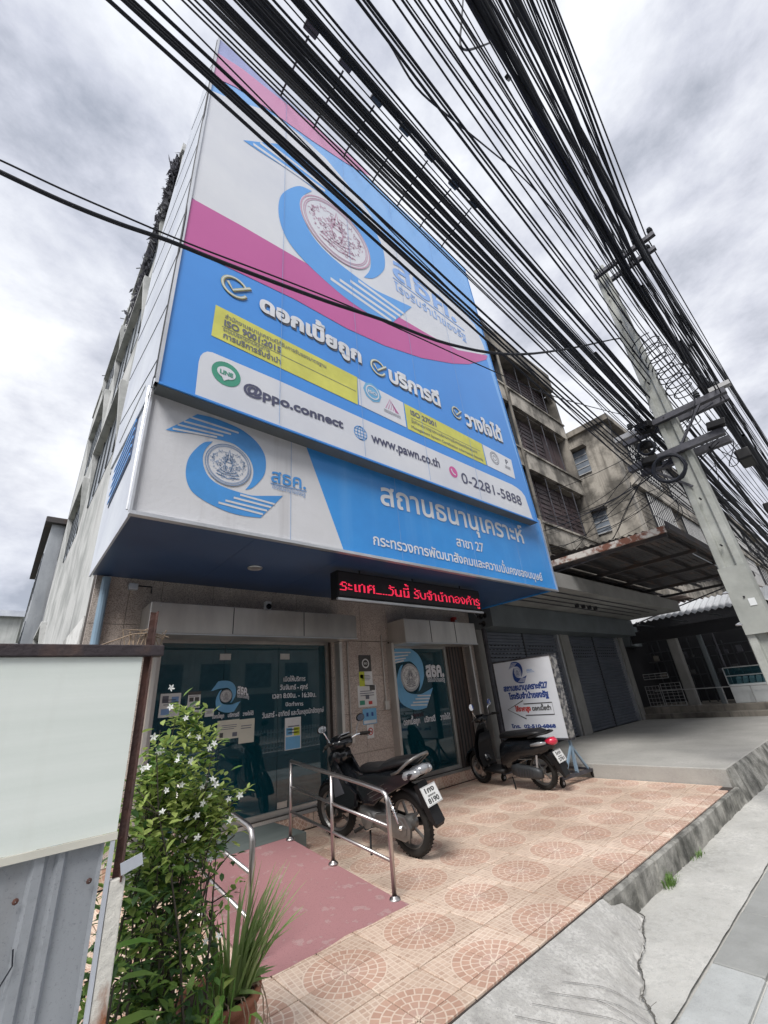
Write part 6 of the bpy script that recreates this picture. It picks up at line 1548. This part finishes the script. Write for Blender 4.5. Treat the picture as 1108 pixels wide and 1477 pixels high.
# ------------------------------------------------------------------ wheeled signboard, facing left along the pavement
sb=thing('wheeled_signboard','white wheeled signboard with round blue logo and an arrow, behind the scooter','sign',(7.05,4.4,0))
pn=Vector((7.02,3.80,0)); pf=Vector((7.13,5.10,0)); U_=(pn-pf).normalized(); Wd=(pn-pf).length
O_=Vector((pf.x,pf.y,0)); PB=Pl(O_,U_,(0,0,1)); zb0,zb1=.61,1.86
Nn=PB.N
def bx(mb,u0,u1,v0,v1,h0,h1): return mb.obox(PB.p((u0+u1)/2,(v0+v1)/2,(h0+h1)/2),u1-u0,v1-v0,h1-h0,U_,(0,0,1),Nn)
bx(MB(),.03,Wd-.03,zb0,zb1,-.02,0).build('sign_panel','board_white',sb)
for (u0,u1,v0,v1) in((0,Wd,zb1,zb1+.03),(0,Wd,zb0-.03,zb0),(0,.03,zb0,zb1)): bx(MB(),u0,u1,v0,v1,-.13,.008).build('panel_frame','arm',sb)
bx(MB(),Wd-.03,Wd,zb0-.03,zb1+.03,-.14,.008).build('foil_wrapped_edge','foil',sb)
bx(MB(),.0,Wd,zb0,zb1,-.14,-.13).build('rear_panel','foil',sb)
for u in(.12,Wd-.07):
    a=PB.p(u,0,-.07); 
    bx(MB(),u-.02,u+.02,.12,zb0-.03,-.09,-.05).build('leg','pipe_blue',sb)
    for s in(-1,1):
        MB().bar(PB.p(u,.50,-.07),PB.p(u,.11,-.07+s*.34),.03,.03,tuple(U_)).build('brace','pipe_blue',sb)
    bx(MB(),u-.025,u+.025,.09,.13,-.52,.38).build('foot_bar','arm',sb)
    for h in(.36,-.50):
        c=PB.p(u,.055,h); ww=MB().lathe(c-U_*.018,U_,[(.001,0),(.05,0),(.055,.006),(.055,.03),(.05,.036),(.001,.036)],22).build('caster_wheel','rubber',sb)
        MB().lathe(c-U_*.022,U_,[(.001,0),(.022,0),(.022,.045),(.001,.045)],14).build('wheel_hub','arm_light',ww)
        bx(MB(),u-.028,u-.022,.04,.10,h-.02,h+.02).build('caster_fork','arm',sb)
bx(MB(),.1,Wd-.05,.12,.15,-.09,-.05).build('long_bar','arm',sb); bx(MB(),.1,Wd-.05,.12,.15,-.42,-.38).build('long_bar','arm',sb)
cu=Wd*.45; logo(sb,PB,cu-.03,1.66,.30,.36,'navy_ink','board_white','navy_ink','board_white',R0=.25,h=.003)
def BT(s,u0,v0,u1,v1,h,mt,**k): return lettering(sb,PB,s,(Wd*u0,v0),(Wd*u1,v1),h,mt,lift=.003,**k)
BT(TX['l1'],.58,1.655,.68,1.655,.03,'faded_ink',bold=.02); BT(TX['l2'],.58,1.63,.70,1.63,.014,'faded_ink',bold=.01,first='ร')
BT(TX['w1'],.13,1.365,.86,1.365,.075,'navy_ink',bold=.055); BT(TX['w2'],.20,1.225,.84,1.225,.07,'navy_ink',bold=.055,first='ร')
AR=[(Wd*a,b) for a,b in((.14,1.055),(.42,1.19),(.42,1.135),(.86,1.135),(.86,.955),(.42,.955),(.42,.90))]
mb=MB(); stroke(mb,PB,AR,.016,.003,True); mb.build('arrow_outline','poster_d',sb)
BT(TX['w3'],.27,1.025,.52,1.025,.055,'red_ink',bold=.06,first='ห'); BT(TX['w4'],.54,1.025,.83,1.025,.05,'poster_d',bold=.05,first='ด')
BT(TX['w5'],.15,.76,.84,.76,.05,'navy_ink',bold=.05,first='0')

# ------------------------------------------------------------------ hoarding in the left foreground
hd=thing('hoarding','pale green board and zinc sheet hoarding on rusty steel posts in the left foreground','hoarding',(0,1.6,ZP))
HY=1.60
MB().box(-2.6,.338,HY,HY+.012,1.118,1.586).build('pale_board','hoard_white',hd)
MB().box(-2.6,.340,HY-.006,HY+.002,1.100,1.117).build('board_bottom_edge','cream_edge',hd)
bevel(MB().box(-2.6,.398,HY-.012,HY+.035,1.588,1.622).build('top_beam','beam',hd),.003)
e=MB(); e.box(.346,.366,HY+.013,HY+.017,.98,1.735); e.box(.362,.366,HY-.008,HY+.0125,1.0,1.735); e.build('angle_iron_post','frame_rust',hd)
bevel(MB().box(.338,.376,HY-.004,HY+.03,ZP-.1,1.008).build('rusty_channel_post','rust_white',hd),.003)
MB().box(.326,.336,HY-.006,HY+.004,ZP-.1,1.098).build('grey_edge_strip','alu_clad',hd)
mb=MB(); v=[]; x=-2.6; pr_=[(0,0),(.055,0),(.063,.012),(.083,.012),(.091,0),(.105,0),(.113,.012),(.125,.012),(.133,0)]
xs_=[]
while x<.30:
    for dx,dy in pr_: 
        if x+dx<.324: xs_.append((x+dx,dy))
    x+=.15
for a,d in xs_: v+=[(a,HY+.016-d,ZP-.05),(a,HY+.016-d,1.10)]
mb.add(v,[(2*i,2*i+1,2*i+3,2*i+2) for i in range(len(xs_)-1)]); mb.build('zinc_sheet','zinc',hd)
MB().obox((.385,HY-.01,1.035),.055,.003,.028,(1,.1,.22),(0,1,0)).build('loose_tin_tab','alu_clad',hd)
for x,z in((.29,1.02),(.14,1.02),(-.01,1.02),(.29,.72),(.14,.72),(-.01,.70),(.29,.45)): MB().lathe((x,HY+.004,z),(0,-1,0),[(.007,0),(.006,.002),(.001,.004)],8).build('sheet_screw','frame_rust',hd)
MB().tube([(.155,HY,.93),(.16,HY-.004,.90),(.145,HY,.87),(.14,HY,.85)],.0018,5).build('bent_wire','cable',hd)
tw=MB()
for i in range(14): 
    x=.285+.008*i*rnd.uniform(.6,1.2); tw.tube([(x,HY+.02,1.62),(x+rnd.uniform(-.03,.03),HY+.03,1.65+rnd.uniform(0,.03)),(x+rnd.uniform(-.04,.05),HY+.02,1.655+rnd.uniform(-.01,.03))],.0018,4)
tw.tube([(.22,HY+.02,1.625),(.30,HY+.02,1.66),(.345,HY+.02,1.665)],.002,4)
tag(tw.build('dry_twigs','root'),'small clump of dry tangled twigs caught on top of the hoarding beam','twigs')

# ------------------------------------------------------------------ plants
def leaf_mesh(mb,p,d,n_,L_,W_,curl=.15,seg=2):
    d=Vector(d).normalized(); n_=Vector(n_); s=d.cross(n_); 
    if s.length<1e-3: s=d.orthogonal()
    s.normalize(); up_=s.cross(d)
    P=Vector(p); rows=[(0,0.02),(.3,.85),(.65,.9),(1,0.0)]
    v=[]
    for t,w2 in rows:
        c=P+d*(L_*t)-up_*(curl*L_*t*t); v.append((c-s*W_*w2/2+up_*W_*.12*w2)); v.append(c); v.append((c+s*W_*w2/2+up_*W_*.12*w2))
    f=[]
    for i in range(3): f+=[(3*i,3*i+1,3*i+4,3*i+3),(3*i+1,3*i+2,3*i+5,3*i+4)]
    mb.add(v,f)
sh=thing('flowering_shrub','leafy shrub with white pinwheel flowers growing behind the hoarding','shrub',(.75,2.3,0))
rs=random.Random(21)
MB().bbox(-.9,1.18,1.99,3.0,.0,.05,.01).build('planting_soil','soil',sh)
stems=MB(); lf={'leaf':MB(),'leaf_y':MB(),'leaf_dark':MB()}; tips=[]
def blob(t):  # outline of the crown: centre x,y and radius at height
    return None
CR=[(.58,2.16,.35,.22),(.62,2.18,.60,.25),(.66,2.22,.80,.24),(.72,2.24,.98,.22),(.72,2.24,1.12,.20),(.70,2.22,1.24,.16),(.66,2.2,1.36,.12),(.80,2.25,1.0,.16),(.86,2.26,.95,.13),(.56,2.12,1.05,.16),(.54,2.08,.85,.15),(.60,2.1,1.2,.13)]
for i in range(26):
    bx_=rs.uniform(.45,.85);by=rs.uniform(2.05,2.5); c=rs.choice(CR[3:]); tx_=c[0]+rs.uniform(-1,1)*c[3]; ty=c[1]+rs.uniform(-1,1)*c[3]; tz=c[2]+rs.uniform(-.05,.12)
    P=[Vector((bx_,by,.04)).lerp(Vector((tx_,ty,tz)),k/6)+Vector((rs.uniform(-1,1),rs.uniform(-1,1),0))*.02*(0<k<6) for k in range(7)]
    stems.tube(P,[.007-.0009*k for k in range(7)],5); tips.append(P[-1])
    for k in range(2,6):
        for j in range(2):
            q_=P[k]+Vector((rs.uniform(-1,1),rs.uniform(-1,1),rs.uniform(.1,1)))*.10; stems.tube([P[k],q_],.0025,4); tips.append(q_)
stems.build('branch','stem',sh)
def clump(p,n,s=1.0,mats=('leaf','leaf','leaf_y','leaf_dark')):
    for k in range(n):
        a=rs.uniform(0,2*PI); el=rs.uniform(-.3,.9); d=Vector((math.cos(a)*math.cos(el),math.sin(a)*math.cos(el),math.sin(el))); q_=p+Vector((rs.gauss(0,.02),rs.gauss(0,.02),rs.gauss(0,.02)))
        mt='leaf_y' if (p.z>.9 and rs.random()<.45) else rs.choice(mats)
        leaf_mesh(lf[mt],q_,d,(rs.uniform(-.4,.4),rs.uniform(-.4,.4),1),rs.uniform(.034,.056)*s,rs.uniform(.017,.026)*s,rs.uniform(0,.4))
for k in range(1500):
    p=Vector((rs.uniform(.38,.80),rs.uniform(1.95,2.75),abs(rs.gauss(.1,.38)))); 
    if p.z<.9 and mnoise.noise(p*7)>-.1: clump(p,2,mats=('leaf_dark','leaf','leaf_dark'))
for t in tips:
    if t.z>.35: clump(t,8)
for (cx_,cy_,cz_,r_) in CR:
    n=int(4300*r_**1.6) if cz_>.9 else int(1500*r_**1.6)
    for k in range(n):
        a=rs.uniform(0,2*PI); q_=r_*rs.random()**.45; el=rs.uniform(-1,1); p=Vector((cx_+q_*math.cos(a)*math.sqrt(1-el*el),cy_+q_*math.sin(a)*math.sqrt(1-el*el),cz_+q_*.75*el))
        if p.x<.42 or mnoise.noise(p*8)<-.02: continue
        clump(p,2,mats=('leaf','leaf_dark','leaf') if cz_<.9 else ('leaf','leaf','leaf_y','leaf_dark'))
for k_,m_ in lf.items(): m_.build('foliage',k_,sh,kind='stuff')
# arching lateral spray reaching right over the rail
sp=MB(); lv=MB()
P=[Vector((.80,2.25,.85)),Vector((.90,2.27,.98)),Vector((.98,2.28,1.03)),Vector((1.03,2.29,1.055))]
sp.tube(P,.0035,5)
for i in range(40):
    t=rs.random(); k=min(2,int(t*3)); p=P[k].lerp(P[k+1],t*3-k); leaf_mesh(lv,p,(rs.uniform(-.3,1),rs.uniform(-.7,.7),rs.uniform(-.3,.8)),(0,0,1),rs.uniform(.03,.045),.016,.2)
sp.build('side_branch','stem',sh); lv.build('side_foliage','leaf_y',sh,kind='stuff')
# flowers
fm=bpy.data.meshes.new('white_flower'); fb2=MB()
for k in range(5):
    a=2*PI*k/5; d=Vector((math.cos(a),math.sin(a),.18)); s=Vector((-math.sin(a),math.cos(a),0)); fb2.add([d*.002-s*.002,d*.010-s*.0052,d*.019-s*.002+s*.003,d*.019+s*.005,d*.010+s*.0052,d*.002+s*.002],[(0,1,4,5),(1,2,3,4)])
fb2.lathe((0,0,-.02),(0,0,1),[(.0016,0),(.0016,.02),(.003,.021)],6)
fm.from_pydata(fb2.V,[],fb2.F); fm.materials.append(M['petal'])
FLP=[(0.551, 2.02, 1.514),(0.56, 2.03, 1.44),(0.625, 2.03, 1.393),(0.646, 2.03, 1.328),(0.686, 2.03, 1.316),(0.525, 2, 1.283),(0.537, 2, 1.284),(0.607, 2.02, 1.241),(0.613, 2.03, 1.257),(0.662, 2.03, 1.231),(0.474, 1.98, 1.234),(0.488, 1.98, 1.236),(0.741, 2.05, 1.268),(0.76, 2.05, 1.284),(0.725, 2.05, 1.13),(0.738, 2.05, 1.145),(0.783, 2.06, 1.129),(0.763, 2.06, 1.091),(0.769, 2.06, 1.149),(0.733, 2.05, 1.071),(0.565, 2, 1.08),(0.665, 2.02, 1.038),(0.705, 2.03, 1.038),(0.851, 2.08, 1.063),(0.909, 2.1, 1.064),(0.715, 2.03, 0.964),(0.777, 2.04, 0.881),(0.86, 2.08, 0.983),(0.772, 2.02, 0.645),(0.824, 2.03, 0.64),(0.572, 2, 1.147),(0.632, 2.02, 1.154),(0.503, 2, 1.336)]
for p in FLP:
    o=bpy.data.objects.new('white_flower',fm); COL.objects.link(o); o.location=p; s=rs.uniform(.6,.88); o.scale=(s,s*rs.uniform(.8,1),s); o.rotation_euler=(R(rs.uniform(35,110)),rs.uniform(-.7,.7),R(rs.uniform(-80,20))); attach(o,sh)
# broad dark leaves low behind the post
bl=thing('broadleaf_plant','dark broad-leaved plant low between the hoarding post and the shrub','plant',(.50,1.85,0))
for i,(x,y,z,l) in enumerate(((.40,1.80,.93,.14),(.40,1.80,.79,.13),(.42,1.82,.60,.16),(.42,1.84,.42,.17),(.45,1.84,.28,.2),(.47,1.86,.5,.13),(.44,1.84,.70,.12))):
    m_=MB(); leaf_mesh(m_,(x,y,z),(1,rs.uniform(-.3,.2),rs.uniform(-.1,.35)),(0,0,1),l,l*.36,.35); o=m_.build('leaf','basil' if i%2 else 'leaf',bl)
    MB().tube([(.48,1.86,.0),(.43,1.84,z*.6),(x,y,z)],.003,5).build('stalk','stem',bl)
# terracotta pot with strap leaves
pt=thing('terracotta_pot','round terracotta pot at the bottom edge holding the long strap leaves','pot',(1.03,2.50,0))
PX,PY=1.03,2.50
o=MB().lathe((PX,PY,0),(0,0,1),[(.001,.0),(.10,.0),(.125,.03),(.155,.12),(.165,.2),(.165,.235),(.182,.240),(.184,.275),(.172,.28),(.160,.275),(.155,.25),(.001,.245)],40).build('pot_body','terracotta',pt,smooth=False); 
for p in o.data.polygons: p.use_smooth=True
al=thing('strap_leaf_plant','clump of long upright green strap leaves growing from the terracotta pot','plant',(PX,PY,.25))
MB().lathe((PX,PY,.25),(0,0,1),[(.001,.012),(.10,.008),(.153,.0)],24).build('potting_soil','soil',al)
def strap(L_,wd,a,lean,bend,base):
    m_=MB(); v=[];n=9; d=Vector((math.cos(a),math.sin(a),0)); s=Vector((-math.sin(a),math.cos(a),0)); P=Vector(base); 
    ang=lean
    for i in range(n+1):
        t=i/n; w2=wd*(1-t**2.2)*.5+.0006; nrm=d*math.cos(ang)-Vector((0,0,1))*math.sin(ang)
        v+=[P-s*w2,P-nrm*w2*.7,P+s*w2]; P=P+(d*math.sin(ang)+Vector((0,0,1))*math.cos(ang))*(L_/n); ang+=bend/n
    f=[]
    for i in range(n): f+=[(3*i,3*i+1,3*i+4,3*i+3),(3*i+1,3*i+2,3*i+5,3*i+4),(3*i,3*i+3,3*i+5,3*i+2)]
    m_.add(v,f); return m_
for i in range(80):
    a=-.75+rs.gauss(0,.7) if i%4 else rs.uniform(0,6.28); r_=rs.uniform(0,.09); strap(rs.uniform(.28,.50),rs.uniform(.012,.022),a,rs.uniform(.05,.62),rs.uniform(-.1,.8),(PX+.03+r_*math.cos(a),PY-.03+r_*math.sin(a),.25)).build('strap_leaf','aloe',al)
for i in range(6):
    a=rs.uniform(-1.5,.3); strap(rs.uniform(.14,.2),.035,a,1.25,.4,(PX+.06*math.cos(a),PY+.06*math.sin(a),.27)).build('strap_leaf','aloe',al)
for i in range(11):
    a=-1.2+rs.uniform(-.9,.9); p=Vector((PX+.17*math.cos(a),PY+.17*math.sin(a),.27)); P=[Vector((PX+.1*math.cos(a),PY+.1*math.sin(a),.275)),p+Vector((0,0,.02))]
    q_=p+Vector((math.cos(a)*.022,math.sin(a)*.022,0))
    for k in range(5): q_=q_+Vector((rs.uniform(-.008,.012)*math.cos(a)+.002,rs.uniform(-.01,.006),-rs.uniform(.02,.045))); P.append(q_.copy())
    MB().tube(P,.0028,5,r1=.001).build('hanging_root','root',al)
# bright basil-like plant in front
bp_=thing('bright_leafy_plant','bright green broad-leaved bushy plant left of the terracotta pot','plant',(.92,2.3,0))
stm=MB(); npt=0
LFM=[]
for k in range(5):
    m_=MB(); leaf_mesh(m_,(0,0,0),(1,0,0),(0,0,1),1,.52,.12+.12*k); me=bpy.data.meshes.new('leaf'); me.from_pydata(m_.V,[],m_.F); me.materials.append(M['basil' if k%2 else 'leaf_y' if k==2 else 'leaf']); LFM.append(me)
for i in range(30):
    b_=Vector((rs.uniform(.56,.88),rs.uniform(2.0,2.25),0)); t_=b_+Vector((rs.uniform(-.08,.10),rs.uniform(-.10,.10),rs.uniform(.25,.52))); stm.tube([b_,b_.lerp(t_,.5)+Vector((.01,0,0)),t_],.003,5)
    for k in range(8):
        p=b_.lerp(t_,.35+.65*k/7); a=k*2.4+i; o=bpy.data.objects.new('leaf',rs.choice(LFM)); COL.objects.link(o); s=rs.uniform(.038,.072); o.scale=(s,s,s); o.location=p; o.rotation_euler=(rs.uniform(-.3,.3),rs.uniform(-.5,.5),a); attach(o,bp_)
stm.build('stalk','basil',bp_)
# weeds at the kerb
def tuft(x,y,n,h,lab):
    m_=MB()
    for i in range(n):
        a=rs.uniform(0,6.28); l=h*rs.uniform(.5,1.1); d=Vector((math.cos(a),math.sin(a),0)); p=Vector((x+rs.gauss(0,.05),y+rs.gauss(0,.015),ZP)); s=Vector((-d.y,d.x,0))*.003
        m_.add([p-s,p+s,p+d*l*.4+Vector((0,0,l*.7))+s*.6,p+d*l*.4+Vector((0,0,l*.7))-s*.6,p+d*l*.9+Vector((0,0,l*.75))],[(0,1,2,3),(3,2,4)])
    o=m_.build('weed_tuft','grass'); tag(o,lab,'weed'); return o
tuft(4.55,1.90,90,.10,'larger grass tuft growing at the foot of the mossy kerb, nearer the apron')
tuft(5.35,1.90,45,.06,'smaller grass tuft at the foot of the mossy kerb, farther from the apron')
# litter on tiles
dl=MB().loft([((2.33,1.45,-.115),.012,.004,0),((2.36,1.46,-.112),.02,.006,0),((2.40,1.47,-.11),.008,.003,0)],8).build('dead_leaf','poster_d'); tag(dl,'dark curled dead leaf lying on the grooved apron','leaf')
cr=MB().obox((6.62,4.02,.02),.05,.03,.035,(1,.3,0),(0,1,.2)).build('crumpled_paper','poster_w'); tag(cr,'crumpled white paper scrap behind the scooter rear wheel','litter')
